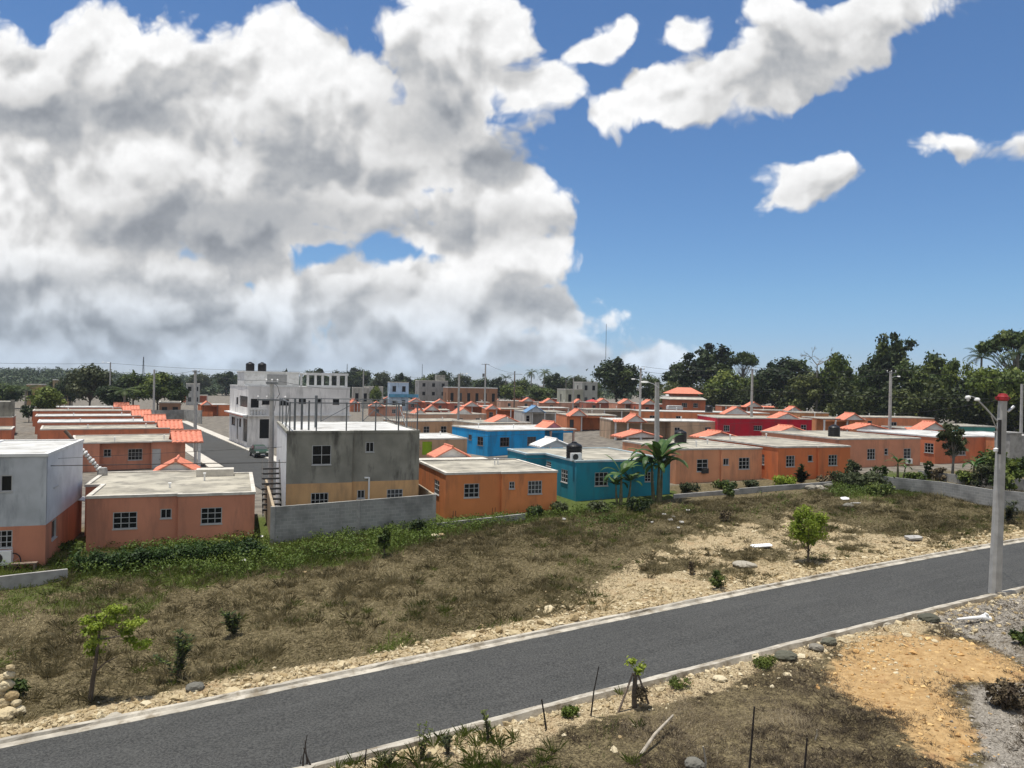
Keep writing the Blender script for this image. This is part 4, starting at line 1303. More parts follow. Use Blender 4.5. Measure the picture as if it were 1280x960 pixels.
def block_mat(m, c1, c2, mortar):
    nt = m.node_tree; b = nt.nodes['Principled BSDF']; b.inputs['Roughness'].default_value = .95
    uv = N(nt, 'ShaderNodeUVMap')
    br = N(nt, 'ShaderNodeTexBrick'); br.inputs['Scale'].default_value = 1.0
    br.inputs['Brick Width'].default_value, br.inputs['Row Height'].default_value, br.inputs['Mortar Size'].default_value = .4, .2, .012
    br.inputs['Color1'].default_value, br.inputs['Color2'].default_value, br.inputs['Mortar'].default_value = (*c1, 1), (*c2, 1), (*mortar, 1)
    nt.links.new(uv.outputs[0], br.inputs['Vector'])
    geo = N(nt, 'ShaderNodeNewGeometry')
    n1 = N(nt, 'ShaderNodeTexNoise'); n1.inputs['Scale'].default_value = .8; n1.inputs['Detail'].default_value = 8
    nt.links.new(geo.outputs['Position'], n1.inputs['Vector'])
    c = mixc(nt, smooth(nt, n1.outputs['Fac'], .42, .7, 0, .65), br.outputs['Color'], tuple(x * .45 for x in c1))
    nt.links.new(c, b.inputs['Base Color'])
    bp = N(nt, 'ShaderNodeBump'); bp.inputs['Strength'].default_value = .5; bp.inputs['Distance'].default_value = .02
    nt.links.new(br.outputs['Fac'], bp.inputs['Height']); bp.invert = True; nt.links.new(bp.outputs[0], b.inputs['Normal'])


block_mat(M_BLOCK, (.25, .25, .235), (.31, .305, .285), (.36, .35, .33))


def wall_run(mb, pts, thick, bury=.6):
    """pts: [(x, y, ztop)]; a wall along them, bottom buried below the ground"""
    n = len(pts); V = []; uv = []
    acc = 0
    for i, p in enumerate(pts):
        a, c = Vector(pts[max(0, i - 1)][:2]), Vector(pts[min(n - 1, i + 1)][:2])
        t = (c - a).normalized(); nr = Vector((-t.y, t.x)) * thick / 2
        if i: acc += (Vector(p[:2]) - Vector(pts[i - 1][:2])).length
        zb = float(zplain(p[0], p[1])) - bury
        V += [(p[0] - nr.x, p[1] - nr.y, zb), (p[0] - nr.x, p[1] - nr.y, p[2]), (p[0] + nr.x, p[1] + nr.y, p[2]), (p[0] + nr.x, p[1] + nr.y, zb)]
        uv.append(acc)
    Fs = []
    for i in range(n - 1):
        for k in range(4):
            k2 = (k + 1) % 4
            Fs.append((i * 4 + k, i * 4 + k2, (i + 1) * 4 + k2, (i + 1) * 4 + k)[::-1])
    Fs += [(0, 1, 2, 3)[::-1], tuple((n - 1) * 4 + k for k in range(4))]
    mb.add(V, Fs)
    return uv


def wall_obj(name, runs, m, label, cat, thick=.16, caps=None):
    mb = MB()
    for r in runs: wall_run(mb, r, thick)
    o = mb.build(name, m)
    me = o.data; uvl = me.uv_layers.new(name='UVMap')
    for poly in me.polygons:
        nrm = poly.normal
        t = Vector((-nrm.y, nrm.x, 0)); t = t.normalized() if t.length > .2 else Vector((1, 0, 0))
        for li in poly.loop_indices:
            c = me.vertices[me.loops[li].vertex_index].co
            uvl.data[li].uv = (c.dot(t), c.z)
    tag(o, label, cat)
    return o


def gp(u, v, htop): p = ground(u, v); return (p.x, p.y, p.z + htop)


def vtop(u, vb, vt):
    p = ground(u, vb); return (p.x, p.y, at_depth(u, vt, p.y).z)


sd = Vector((-math.sin(R_(YF)), math.cos(R_(YF))))
c0, c1 = vtop(341, 681, 633.5), vtop(542, 658, 618)
m1 = [tuple(np.array(c0) + (np.array(c1) - np.array(c0)) * k / 6) for k in range(7)]
b0 = (c0[0] + sd.x * 12.0, c0[1] + sd.y * 12.0, c0[2] + .15); b1 = (c1[0] + sd.x * 6.5, c1[1] + sd.y * 6.5, c1[2] + .1)
bw = wall_obj('block_wall', [m1], M_BLOCK, 'grey concrete block wall closing the yard of the two storey cement house', 'wall')
e1 = np.array(c0) + (np.array(c1) - np.array(c0)) * .002
for nm, a, b in (('side_wall', c0, b0), ('side_wall', c1, b1)):
    a2 = (a[0] + sd.x * .09, a[1] + sd.y * .09, a[2])
    mb = MB(); wall_run(mb, [a2, b], .15); o = mb.build(nm, mat('wall_render_tan', (.36, .29, .20), .9, .1, 1, dirt=(.2, .18, .15), dirt_amt=.6), bw)
for k in (0, 3, 6):
    p = m1[k]; mb = MB(); mb.box(p[0] - .13, p[1] - .135, p[2] - 3.1, p[0] + .13, p[1] + .02, p[2] + .02); mb.build('pier', M_CONC, bw)

wall_obj('low_wall', [[vtop(-30, 742, 724), vtop(20, 735, 718), vtop(84, 724, 711)]], M_CONC, 'low concrete kerb wall in front of the pale blue grey house', 'wall')
wall_obj('foundation_wall', [[vtop(546, 660, 654), vtop(600, 655, 648), vtop(656, 650, 642)]], M_BLOCK, 'low block foundation wall below the bright orange house', 'wall')
wall_obj('foundation_wall', [[vtop(842, 623, 618), vtop(880, 620, 615), vtop(923, 618, 611.5)]], M_CONC, 'low broken concrete wall below the peach house', 'wall')
wall_obj('foundation_wall', [[vtop(924, 618, 610.5), vtop(976, 613, 606.5), vtop(1040, 609, 602)]], M_BLOCK, 'low block wall below the orange house with white framed windows', 'wall')
rw = [vtop(1104, 611, 595.5), vtop(1140, 615, 599), vtop(1178, 620, 602.5), vtop(1240, 634, 612), vtop(1300, 646, 617), vtop(1345, 655, 622)]
wall_obj('boundary_wall', [rw], M_BLOCK, 'long grey block wall along the right end of the field', 'wall', .18)
rw2 = [vtop(1148, 598, 588), vtop(1185, 603, 592), vtop(1240, 611, 597), vtop(1300, 617, 600)]
wall_obj('garden_wall', [rw2], M_CONC, 'second lower grey wall in the garden behind the papaya tree', 'wall', .16)
wall_obj('street_wall', [[vtop(176, 523, 512.5), vtop(200, 525, 512.8), vtop(230, 524.5, 512), vtop(252, 530, 513)]], M_BLOCK, 'grey block wall across the far end of the left street', 'wall', .2)

# ---------------- roof tanks, aerials, boxes
def tank_px(h, u, v, r, ht, label):
    q = h.roofpt(u, v); return tank(h.world(q.x, q.y, h.h + .022), r, ht, label)


tank_px(H4, 717.5, 574.0, .62, 1.15, 'black water tank on the teal house roof beside a white box')
tank_px(H5, 850.5, 553.5, .60, 1.1, 'black water tank on the peach house roof above the banana leaves')
tank_px(H7, 1042.5, 545.5, .62, 1.1, 'black water tank on the flat roof behind the orange house')
tank_px(K10, 886, 515.0, .8, 1.3, 'black water tank on the very long orange roof')
h = FH[4]; tank(h.world(-1.5, 2.0, 0), .9, 3.4, 'dark tank standing left of the middle distance dark porch house')
q = FH[9]; tank(q.world(q.w * .85, 3, q.h + .05), .9, 1.5, 'dark water tank on the far pinkish house')


def ac_unit(p, yaw, label, s=1.0):
    e = empty('air_conditioner', p, yaw); tag(e, label, 'air conditioner')
    mb = MB(); mb.box(-.42 * s, -.32 * s, 0, .42 * s, -.02, .58 * s); mb.build('casing', M_PVC, e)
    mb = MB()
    pts = [(-.1 * s + .22 * s * math.cos(t), -.33 * s, .29 * s + .22 * s * math.sin(t)) for t in np.linspace(0, 2 * math.pi, 16)]
    mb.add(pts[:-1], [tuple(range(15))]); mb.tube(pts, .015, 4, cap=False); mb.build('fan_grille', M_IRON, e)
    return e


q = H4.roofpt(721, 577.0); ac_unit(H4.world(q.x + .2, q.y + .75, 3.03), H4.yaw, 'white air conditioner box in front of the tank on the teal roof')
a, z = H7.on_edge(0, 1134, 574); ac_unit(H7.world(a, -.06, z - .45), H7.yaw, 'white air conditioner below the right window of the salmon house', .9)
a, z = W.on_edge(0, 2, 686); ac_unit(W.world(a, -.02, z - .75), W.yaw, 'white air conditioner under the window of the pale blue grey house', 1.2)
a, z = H5.on_edge(0, 880, 590); a2 = ac_unit(H5.world(a, -.03, z - .1), H5.yaw, 'dark fan unit in the left window of the peach house', .75)
for c in a2.children:
    if c.name.startswith('casing'): c.data = c.data.copy(); c.data.materials[0] = M_IRON
# grey roof cistern at the far right
p = at_depth(1263, 556, 74); e = empty('cistern', (p.x, p.y, float(zplain(p.x, p.y)) + 2.2), R_(20)); tag(e, 'grey square cistern behind the main lamp post', 'water tank')
mb = MB(); mb.box(-.1, 0, -2.2, 1.6, 1.6, 1.75); mb.box(1.7, .1, -2.2, 4.5, 1.6, 1.55); mb.box(-.2, -.1, 1.75, 1.7, 1.7, 1.9); mb.build('body', M_CONC, e)
# white cloth box on the long roof and red parasol
q = K10.roofpt(845, 512); e = empty('roof_cover', K10.world(q.x, q.y, K10.h + .03), K10.yaw); tag(e, 'white boxy cover on the long orange roof', 'cover')
mb = MB(); mb.box(-1.9, 0, 0, 1.6, 1.6, .75); mb.box(-1.7, -.1, .75, 1.4, 1.7, .9); mb.build('body', M_WHITE, e)
p = at_depth(740, 503, 215); z0 = float(zplain(p.x, p.y)); e = empty('parasol', (p.x, p.y, z0)); tag(e, 'red open parasol among the far red roofs', 'parasol')
mb = MB(); mb.tube([(0, 0, 0), (0, 0, 4.2)], .05, 8); mb.build('pole', M_STEEL, e)
mb = MB(); mb.lathe([(2.0, 3.55), (2.02, 3.6), (1.0, 4.0), (.1, 4.25)], 12); mb.build('canopy', paint((.45, .05, .05)), e)
# long leaning pole with shells of cement on the left house roof corner
p0 = at_depth(128, 591, H1.world(0, 11, 0).y * .98); p1 = at_depth(81, 538, p0.y - 1.0)
e = empty('leaning_pole', p0); tag(e, 'long pole wrapped with white insulators leaning over the salmon house roof', 'pole')
d = p1 - p0; mb = MB(); mb.tube([(0, 0, 0), d], .11, 8); mb.build('shaft', M_WOOD, e)
for k in range(10):
    c = d * (.10 + .062 * k); mb = MB(); r = .16 if k % 3 else .21
    mb.lathe([(.04, -.12), (r * .8, -.08), (r, 0), (r * .8, .08), (.04, .12)], 8); o = mb.build('insulator', M_WHITE, e, c); o.rotation_euler = d.to_track_quat('Z', 'Y').to_euler()
mb = MB(); mb.lathe([(.3, -.4), (.34, .0), (.28, .35)], 8); mb.build('footing', M_CONC, e)

# ------------------------------------------------------------------ vegetation
def leaf_mat(name, c0, c1, c2, trans=.25, rough=.6):
    """leaf colour runs c0-c1-c2 with the per-clump 'tone'"""
    m = bpy.data.materials.new(name); m.use_nodes = True
    nt = m.node_tree; b = nt.nodes['Principled BSDF']; out = nt.nodes['Material Output']
    at = N(nt, 'ShaderNodeAttribute', attribute_name='tone')
    oi = N(nt, 'ShaderNodeObjectInfo')
    t = math_(nt, 'ADD', at.outputs['Fac'], math_(nt, 'MULTIPLY', math_(nt, 'SUBTRACT', oi.outputs['Random'], .5), .3))
    c = mixc(nt, smooth(nt, t, .0, .5), c0, c1)
    c = mixc(nt, smooth(nt, t, .5, 1.0), c, c2)
    nt.links.new(c, b.inputs['Base Color']); b.inputs['Roughness'].default_value = rough
    b.inputs['Specular IOR Level'].default_value = .25
    if trans:
        tr = N(nt, 'ShaderNodeBsdfTranslucent'); nt.links.new(c, tr.inputs[0])
        mx = N(nt, 'ShaderNodeMixShader'); mx.inputs[0].default_value = trans
        nt.links.new(b.outputs[0], mx.inputs[1]); nt.links.new(tr.outputs[0], mx.inputs[2]); nt.links.new(mx.outputs[0], out.inputs[0])
    return m


ML_DARK = leaf_mat('leaf_dark', (.008, .016, .005), (.024, .042, .010), (.075, .10, .022))
ML_MID = leaf_mat('leaf_mid', (.014, .028, .006), (.045, .072, .014), (.12, .15, .03))
ML_LIME = leaf_mat('leaf_lime', (.03, .052, .008), (.09, .125, .018), (.19, .22, .04))
ML_YEL = leaf_mat('leaf_yellow_green', (.10, .14, .014), (.20, .265, .025), (.31, .37, .06), .4)
ML_GREY = leaf_mat('leaf_olive', (.028, .038, .014), (.055, .068, .026), (.095, .105, .045))
ML_BANANA = leaf_mat('banana_leaf', (.022, .055, .012), (.045, .095, .022), (.11, .165, .045), .2, .45)
ML_DRY = leaf_mat('dry_leaf', (.06, .045, .03), (.11, .085, .05), (.20, .155, .09), .1, .9)
ML_HAY = leaf_mat('hay', (.06, .05, .022), (.22, .184, .092), (.48, .41, .25), .3, .9)
ML_GRASS = leaf_mat('green_grass', (.05, .07, .012), (.10, .13, .022), (.17, .20, .045), .3, .7)
ML_SCRUB = leaf_mat('dry_scrub', (.085, .066, .045), (.23, .185, .125), (.46, .385, .26), .3, .9)
M_BARK = mat('bark', (.10, .08, .06), .95, .2, 3, bump=.4)
M_BARKL = mat('pale_bark', (.20, .18, .15), .95, .15, 3)


def leaves(rs, C, Rr, n, size, up=.35, flat=1.0, aspect=1.7, tone=None, droop=0.0):
    """quads spread over the shells of clumps C with radii Rr"""
    k = len(C)
    idx = rs.randint(0, k, n)
    d = rs.normal(size=(n, 3)); d[:, 2] += up; d /= np.linalg.norm(d, axis=1)[:, None]
    rr = Rr[idx] * np.abs(rs.normal(.78, .3, n))
    p = C[idx] + d * rr[:, None] * np.array([1, 1, flat])
    nr = d * .7 + rs.normal(size=(n, 3)) * .55 + np.array([0, 0, .35]); nr /= np.linalg.norm(nr, axis=1)[:, None]
    a = np.cross(nr, rs.normal(size=(n, 3))); a /= np.linalg.norm(a, axis=1)[:, None]
    a[:, 2] -= droop; a /= np.linalg.norm(a, axis=1)[:, None]
    b = np.cross(nr, a)
    s = size * (.6 + .8 * rs.rand(n))[:, None]
    a, b = a * s * aspect * .5, b * s * .5
    V = np.stack([p - a, p + b, p + a, p - b], 1).reshape(-1, 3)
    Fq = np.arange(4 * n).reshape(n, 4)
    ct = rs.rand(k) if tone is None else tone
    t = np.clip(ct[idx] * .65 + rs.rand(n) * .4 - .03, 0, 1)
    return V, Fq, np.repeat(t, 4)


def join_np(parts):
    V, Fq, T, o = [], [], [], 0
    for v, f, t in parts:
        V.append(v); Fq.append(f + o); T.append(t); o += len(v)
    return np.concatenate(V), np.concatenate(Fq), np.concatenate(T)


def tree_meshes(seed, H, Wd, kind='round', n=4200, leaf=.5, lm=ML_MID, bark=M_BARK):
    rs = np.random.RandomState(seed)
    hw = Wd / 2
    cb = {'round': .22, 'tall': .2, 'umbrella': .58, 'airy': .38, 'bush': .0, 'layer': .35}[kind] * H     # crown base
    ch = H - cb
    C = []
    m = {'round': 30, 'tall': 30, 'umbrella': 30, 'airy': 34, 'bush': 18, 'layer': 26}[kind]
    while len(C) < m:
        q = rs.uniform(-1, 1, 3)
        if np.linalg.norm(q) > 1: continue
        if kind in ('round', 'tall') and np.linalg.norm(q) < .35: continue
        if kind == 'umbrella': q[2] = .45 + .35 * q[2] - .45 * (q[0] ** 2 + q[1] ** 2)
        if kind == 'layer': q[2] = np.round(q[2] * 2) / 2 + rs.uniform(-.08, .08)
        sx = 1.0
        if kind == 'tall': sx = 1 - .45 * max(0, q[2])
        C.append((q[0] * hw * .78 * sx, q[1] * hw * .78 * sx, cb + ch * (.5 + .42 * q[2])))
    C = np.array(C)
    Rr = hw * rs.uniform(.18, .42, m) * (.72 if kind in ('airy', 'umbrella') else 1)
    out = H - (C[:, 2] + Rr); C[:, 2] += np.minimum(out, 0)
    flat = .5 if kind in ('umbrella', 'layer') else .8
    V, Fq, T = leaves(rs, C, Rr, n, leaf, flat=flat)
    crown = npmesh('crown', V, Fq, lm, T)
    mb = MB(); r0 = max(.06, H * .022)
    lean = rs.uniform(-.04, .04, 2) * H
    top = Vector((lean[0], lean[1], cb + ch * .45))
    if kind != 'bush':
        mb.tube([(0, 0, -.4), (lean[0] * .3, lean[1] * .3, cb * .55), top], [r0 * 1.25, r0 * .9, r0 * .35], 7)
    for c in (C if kind in ('airy', 'umbrella') else C[::2]):
        s = Vector((lean[0] * .4, lean[1] * .4, cb * rs.uniform(.7, 1.0) + ch * rs.uniform(0, .25))) if kind != 'bush' else Vector((0, 0, -.1))
        mid = s.lerp(Vector(c), .5) + Vector((0, 0, -.05 * H * rs.rand()))
        mb.tube([s, mid, Vector(c)], [r0 * .42, r0 * .25, r0 * .08], 5)
    me = bpy.data.meshes.new('trunk'); me.from_pydata(mb.v, [], mb.f); me.materials.append(bark); me.update()
    return me, crown, H, Wd


def put_tree(tm, loc, H, Wd, label, cat='tree', group=None, rot=None, name='tree', crown_name='crown', trunk_name='trunk'):
    tr, cr, h0, w0 = tm
    e = empty(name, loc, rnd.uniform(0, 6.28) if rot is None else rot)
    tag(e, label, cat, group)
    for nm, me in ((trunk_name, tr), (crown_name, cr)):
        if me is None or len(me.vertices) == 0: continue
        o = link(nm, me, e); o.scale = (Wd / w0, Wd / w0, H / h0)
    return e


def tree_px(tm, u, vt, wpx, depth, label, **kw):
    p = at_depth(u, vt, depth); z = float(zplain(p.x, p.y))
    return put_tree(tm, (p.x, p.y, z), max(1.5, p.z - z), wpx / F_PX * depth, label, **kw)


TM = {
    'dark1': tree_meshes(1, 16, 13, 'round', 5200, .55, ML_DARK), 'dark2': tree_meshes(2, 20, 14, 'tall', 5200, .6, ML_DARK),
    'dark3': tree_meshes(12, 20, 15, 'airy', 4200, .6, ML_DARK, M_BARKL), 'mid1': tree_meshes(3, 14, 12, 'round', 4800, .5, ML_MID), 'mid2': tree_meshes(4, 16, 11, 'tall', 4600, .5, ML_MID),
    'lime1': tree_meshes(5, 13, 12, 'round', 4600, .5, ML_LIME), 'lime2': tree_meshes(6, 12, 16, 'layer', 4600, .5, ML_LIME), 'umb': tree_meshes(7, 18, 16, 'umbrella', 3600, .5, ML_MID, M_BARKL),
    'olive': tree_meshes(8, 13, 12, 'round', 4600, .5, ML_GREY), 'airy': tree_meshes(9, 16, 12, 'airy', 2800, .5, ML_MID, M_BARKL),
}


def palm_meshes(seed, H, fl, n=15, lm=ML_DARK):
    rs = np.random.RandomState(seed)
    mb = MB()
    bend = Vector((rs.uniform(-1, 1), rs.uniform(-1, 1), 0)) * H * .06
    mb.tube([(0, 0, -.4), bend * .3 + Vector((0, 0, H * .5)), bend + Vector((0, 0, H))], [H * .022 + .08, H * .013 + .06, H * .011 + .05], 8)
    tr = bpy.data.meshes.new('trunk'); tr.from_pydata(mb.v, [], mb.f); tr.materials.append(M_BARKL); tr.update()
    V, Fq, T = [], [], []
    top = np.array([bend.x, bend.y, H])
    for k in range(n):
        az = k * 2.4 + rs.rand(); el = rs.uniform(-.3, 1.15)
        dirh = np.array([math.cos(az), math.sin(az), 0])
        pts = []
        for j in range(9):
            s = j / 8; e = el - 1.5 * s ** 1.4
            pts.append((top if j == 0 else pts[-1]) + (dirh * math.cos(e) + np.array([0, 0, math.sin(e)])) * (fl / 8 if j else 0))
        tn = rs.rand()
        for j in range(1, 9):
            for sub in (0, .5):
                c = pts[j - 1] + (pts[j] - pts[j - 1]) * sub; s = (j - 1 + sub) / 8
                ll = fl * .23 * math.sin(math.pi * (.12 + .86 * s)) + .12
                side = np.cross(dirh, [0, 0, 1])
                for sg in (-1, 1):
                    tip = c + side * sg * ll * .8 + dirh * ll * .45 + np.array([0, 0, -ll * .35])
                    wv = (pts[j] - pts[j - 1]) * .38
                    o = len(V); V += [c, c + wv, tip]; Fq.append((o, o + 1, o + 2)); T += [tn * .7 + .2] * 3
    cr = npmesh('fronds', np.array(V), np.array(Fq), lm, np.array(T))
    return tr, cr, H + fl * .55, fl * 1.6


PALM = [palm_meshes(3, 11, 3.6), palm_meshes(9, 10, 3.4, 17, ML_MID)]


def forest_depth(u): return float(np.interp(u, [760, 830, 950, 1050, 1150, 1300], [262, 240, 226, 190, 168, 140]))


FOREST = [
    ('dark1', 772, 445, 60, 0, 'big round dark tree standing apart at the left end of the forest'),
    ('mid1', 812, 466, 34, 8, 'lower bright tree in the gap right of the big round tree'),
    ('dark2', 848, 447, 42, 6, 'dark tree at the left shoulder of the forest above the two tier house'),
    ('dark3', 885, 424, 74, 10, 'tall spreading dark tree that peaks left of the forest'),
    ('lime1', 906, 461, 56, -8, 'light green tree in front of the tall spreading dark tree'),
    ('umb', 930, 436, 42, 6, 'slim tree with a small flat top beside the pole in the forest'),
    ('mid1', 946, 466, 44, -4, 'mid green tree just right of the forest pole'),
    ('dark1', 966, 450, 46, 4, 'dark rounded tree between the flat topped and the pointed tree'),
    ('dark2', 988, 440, 72, 2, 'broad dark tree just left of the bare tree'),
    ('olive', 1022, 464, 46, 0, 'olive tree below the bare tree'),
    ('lime1', 1050, 441, 50, 4, 'light green rounded tree right of the bare tree'),
    ('mid2', 1080, 452, 44, 0, 'mid green tree left of the tallest pointed tree'),
    ('dark3', 1117, 409, 62, 8, 'tallest pointed dark tree in the right half of the forest'),
    ('dark2', 1100, 436, 50, 5, 'dark tree leaning against the tallest pointed tree'),
    ('mid1', 1142, 446, 54, 2, 'mid green tree right of the tallest pointed tree'),
    ('mid2', 1172, 438, 56, 3, 'bushy green tree midway between the pointed tree and the palms'),
    ('lime1', 1197, 448, 44, -4, 'bright green tree left of the forest palm'),
    ('lime2', 1252, 452, 92, -12, 'layered bright green flat crowned tree near the right edge'),
    ('dark1', 1222, 462, 56, -4, 'dark tree behind the layered bright tree'),
    ('umb', 1268, 406, 84, 12, 'high open branching crown cut by the right picture edge'),
    ('dark2', 1292, 440, 60, 4, 'dark tree cut by the right picture edge under the open crown'),
]
for k, u, vt, wp, dd, lab in FOREST:
    tree_px(TM[k], u, vt, wp, forest_depth(u) + dd, lab, group='tall trees of the wood on the right')
for i, (u, vt) in enumerate(((1226, 430), (1272, 424))):
    p = at_depth(u, vt, forest_depth(u) - 3); z = float(zplain(p.x, p.y))
    put_tree(PALM[0], (p.x, p.y, z), p.z - z, 6.5 if i == 0 else 7.5, ('palm rising out of the forest left of the open crown', 'palm at the right picture edge under the open branching crown')[i], 'palm', name='palm_tree', crown_name='fronds')
# the wood between and in front of them
rs = np.random.RandomState(21)
parts = []
for k in range(150):
    u = rs.uniform(825, 1400); dp = forest_depth(min(u, 1300)) + rs.uniform(-14, 26)
    p = at_depth(u, 480, dp); z0 = float(zplain(p.x, p.y))
    H = rs.uniform(5, 13) * (1 if u > 880 else .8); m = 6
    C = np.stack([rs.normal(0, 1.7, m) + p.x, rs.normal(0, 1.7, m) + p.y, z0 + H * rs.uniform(.25, .85, m)], 1)
    parts.append(leaves(rs, C, rs.uniform(1.3, 2.6, m), 720, .5, tone=np.full(m, rs.rand()) * .8 + rs.rand(m) * .2))
V, Fq, T = join_np(parts)
tag(link('woodland', npmesh('woodland', V, Fq, leaf_mat('leaf_wood', (.009, .016, .005), (.036, .05, .012), (.12, .135, .032)), T)), 'dense mixed green undergrowth and smaller trees filling the forest', 'woodland', kind='stuff')


def bare_tree(u, vt, wpx, depth, label):
    p = at_depth(u, vt, depth); z = float(zplain(p.x, p.y)); H = p.z - z; W_ = wpx / F_PX * depth
    rs = np.random.RandomState(4); mb = MB()

    def grow(a, d, L, r, lv):
        b = a + d * L
        mb.tube([a, a.lerp(b, .5) + Vector(rs.normal(0, L * .03, 3)), b], [r, r * .8, r * .62], 5)
        if lv == 0: return
        for k in range(3 if lv > 1 else 4):
            nd = (d + Vector(rs.normal(0, .5, 3)) + Vector((0, 0, .04))).normalized(); nd.z *= .65; nd.normalize()
            grow(b, nd, L * rs.uniform(.6, .8), r * .58, lv - 1)
    grow(Vector((0, 0, H * .55)), Vector((0, 0, 1)), H * .14, .22, 4)
    zt = max(v[2] for v in mb.v); s = (H - H * .55) / (zt - H * .55)
    mb.v = [(x, y, H * .55 + (zz - H * .55) * s) for x, y, zz in mb.v]
    e = empty('bare_tree', (p.x, p.y, z)); tag(e, label, 'tree')
    mb.build('branches', M_BARKL, e)
    t = MB(); t.tube([(0, 0, -.4), (0, 0, H * .56)], [.4, .24], 8); t.build('trunk', M_BARKL, e)


bare_tree(1022, 432, 44, 196, 'leafless grey tree standing above the forest')

LEFT = [
    ('olive', 113, 455, 58, 190, 'big dark olive tree behind the last left street houses'),
    ('mid1', 168, 463, 48, 215, 'green tree right of the big dark olive tree'),
    ('lime1', 198, 465, 52, 205, 'bright green tree behind the thin pole on the left'),
    ('mid2', 222, 470, 30, 200, 'narrow green tree above the street end wall'),
    ('dark1', 142, 478, 44, 180, 'low dark tree between the big olive tree and the street'),
    ('lime1', 58, 483, 46, 160, 'small bright green tree behind the stepped house row on the left'),
    ('dark1', 88, 470, 36, 225, 'dark tree touching the big olive tree on its left'),
    ('mid1', 12, 478, 44, 215, 'mid green tree at the far left edge'),
    ('mid2', 70, 472, 34, 262, 'tree behind the white roofed tan house'),
]
for k, u, vt, wp, dp, lab in LEFT:
    tree_px(TM[k], u, vt, wp, dp, lab, group='trees behind the left street')
for u, vt, dp, lab in ((32, 479, 205, 'palm among the trees on the far left'), (156, 481, 172, 'low spreading palm at the end of the left street')):
    p = at_depth(u, vt, dp); z = float(zplain(p.x, p.y)); put_tree(PALM[1], (p.x, p.y, z), max(3, p.z - z), 7.5, lab, 'palm', name='palm_tree', crown_name='fronds')

MIDT = [
    ('dark1', 358, 460, 16, 260, 'small round tree showing above the white roof room'),
    ('dark1', 396, 459, 34, 420, 'round tree behind the white pergola'), ('olive', 424, 463, 26, 430, 'low tree right of the white pergola'),
    ('dark1', 446, 458, 40, 410, 'broad tree right of the white corner building'), ('olive', 478, 464, 28, 400, 'grey green tree left of the pale blue building'),
    ('dark1', 503, 465, 28, 380, 'round tree just behind the pale blue building'), ('mid1', 527, 469, 26, 380, 'tree between the pale blue and the grey buildings'),
    ('dark1', 550, 462, 40, 400, 'broad round tree behind the grey apartment block'), ('olive', 578, 467, 26, 390, 'olive tree left of the tall T pole'),
    ('mid1', 602, 470, 26, 370, 'tree at the foot of the tall T pole'), ('dark1', 624, 470, 26, 360, 'dark tree between the T pole and the crossarm pole'),
    ('mid1', 652, 471, 30, 350, 'tree right of the crossarm pole'), ('dark1', 694, 465, 34, 355, 'dark tree right of the twin palms'),
    ('olive', 722, 469, 34, 350, 'tree behind the pale green building'), ('mid1', 742, 474, 24, 320, 'small tree left of the big round tree'),
    ('lime1', 640, 480, 36, 300, 'light green shrubby tree below the crossarm pole'), ('mid1', 676, 482, 44, 290, 'green tree below the twin palms'), ('lime1', 470, 482, 18, 262, 'small bright tree beside the pale blue building'),
    ('olive', 250, 466, 34, 420, 'olive tree behind the street end left of the pole'), ('dark1', 284, 463, 32, 430, 'dark tree left of the domed tanks'),
]
for k, u, vt, wp, dp, lab in MIDT:
    tree_px(TM[k], u, vt, wp, dp, lab, group='trees along the middle tree line')
for u, vt, lab in ((664, 459, 'left one of the twin coconut palms on the skyline'), (679, 459, 'right one of the twin coconut palms on the skyline'), (632, 466, 'shorter palm left of the crossarm pole'), (708, 468, 'short palm right of the twin palms')):
    p = at_depth(u, vt, 340); z = float(zplain(p.x, p.y)); put_tree(PALM[u % 2], (p.x, p.y, z), p.z - z, 7, lab, 'palm', name='palm_tree', crown_name='fronds')

# low wooded hills on the left horizon
HILL = [(-900, 463), (-60, 460), (40, 457), (100, 459), (160, 464), (240, 466), (330, 467), (450, 470), (600, 474), (760, 478)]


def hill_top(u, y): return at_depth(u, float(np.interp(u, [a for a, _ in HILL], [b for _, b in HILL])) + 3.0, y).z


mb = MB(); us = np.linspace(-700, 800, 60); V = []
for y, f in ((480, 0.), (640, .55), (760, .92), (900, 1.), (1300, .4), (2000, 0.)):
    for u in us:
        p = at_depth(u, 480, y); zt = hill_top(u, 830) - 8
        V.append((p.x, p.y, -2.5 + f * max(2.6, zt + 2.5) + 1.5 * f * (float(vnoise(u * .03, y * .01)) - .5)))
n = len(us); mb.add(V, [(j * n + i, j * n + i + 1, (j + 1) * n + i + 1, (j + 1) * n + i) for j in range(5) for i in range(n - 1)])
struct(mb.build('hills', mat('hill_green', (.035, .055, .02), .95, .2, .02), smooth_=True))
rs = np.random.RandomState(5); parts = []
for k in range(1500):
    u = rs.uniform(-160, 790); y = rs.choice([rs.uniform(430, 640), rs.uniform(640, 900)])
    p = at_depth(u, 480, y); f = np.interp(y, [480, 640, 760, 900], [0, .55, .92, 1.])
    z = -2.5 + f * max(2.6, hill_top(u, 830) - 8 + 2.5)
    s = rs.uniform(3.2, 6.5) * (1 if u < 500 else .8); m = 4
    C = np.stack([p.x + rs.normal(0, s * .5, m), p.y + rs.normal(0, s * .5, m), z + s * rs.uniform(.45, 1.25, m)], 1)
    parts.append(leaves(rs, C, s * rs.uniform(.4, .65, m), 90, 1.25, tone=np.full(m, rs.rand() * .8) + rs.rand(m) * .2, aspect=1.3))
V, Fq, T = join_np(parts)
tag(link('distant_forest', npmesh('distant_forest', V, Fq, leaf_mat('leaf_far', (.018, .034, .012), (.034, .056, .02), (.06, .085, .03), .1), T)), 'continuous dark woods covering the low hills along the horizon', 'woodland', kind='stuff')


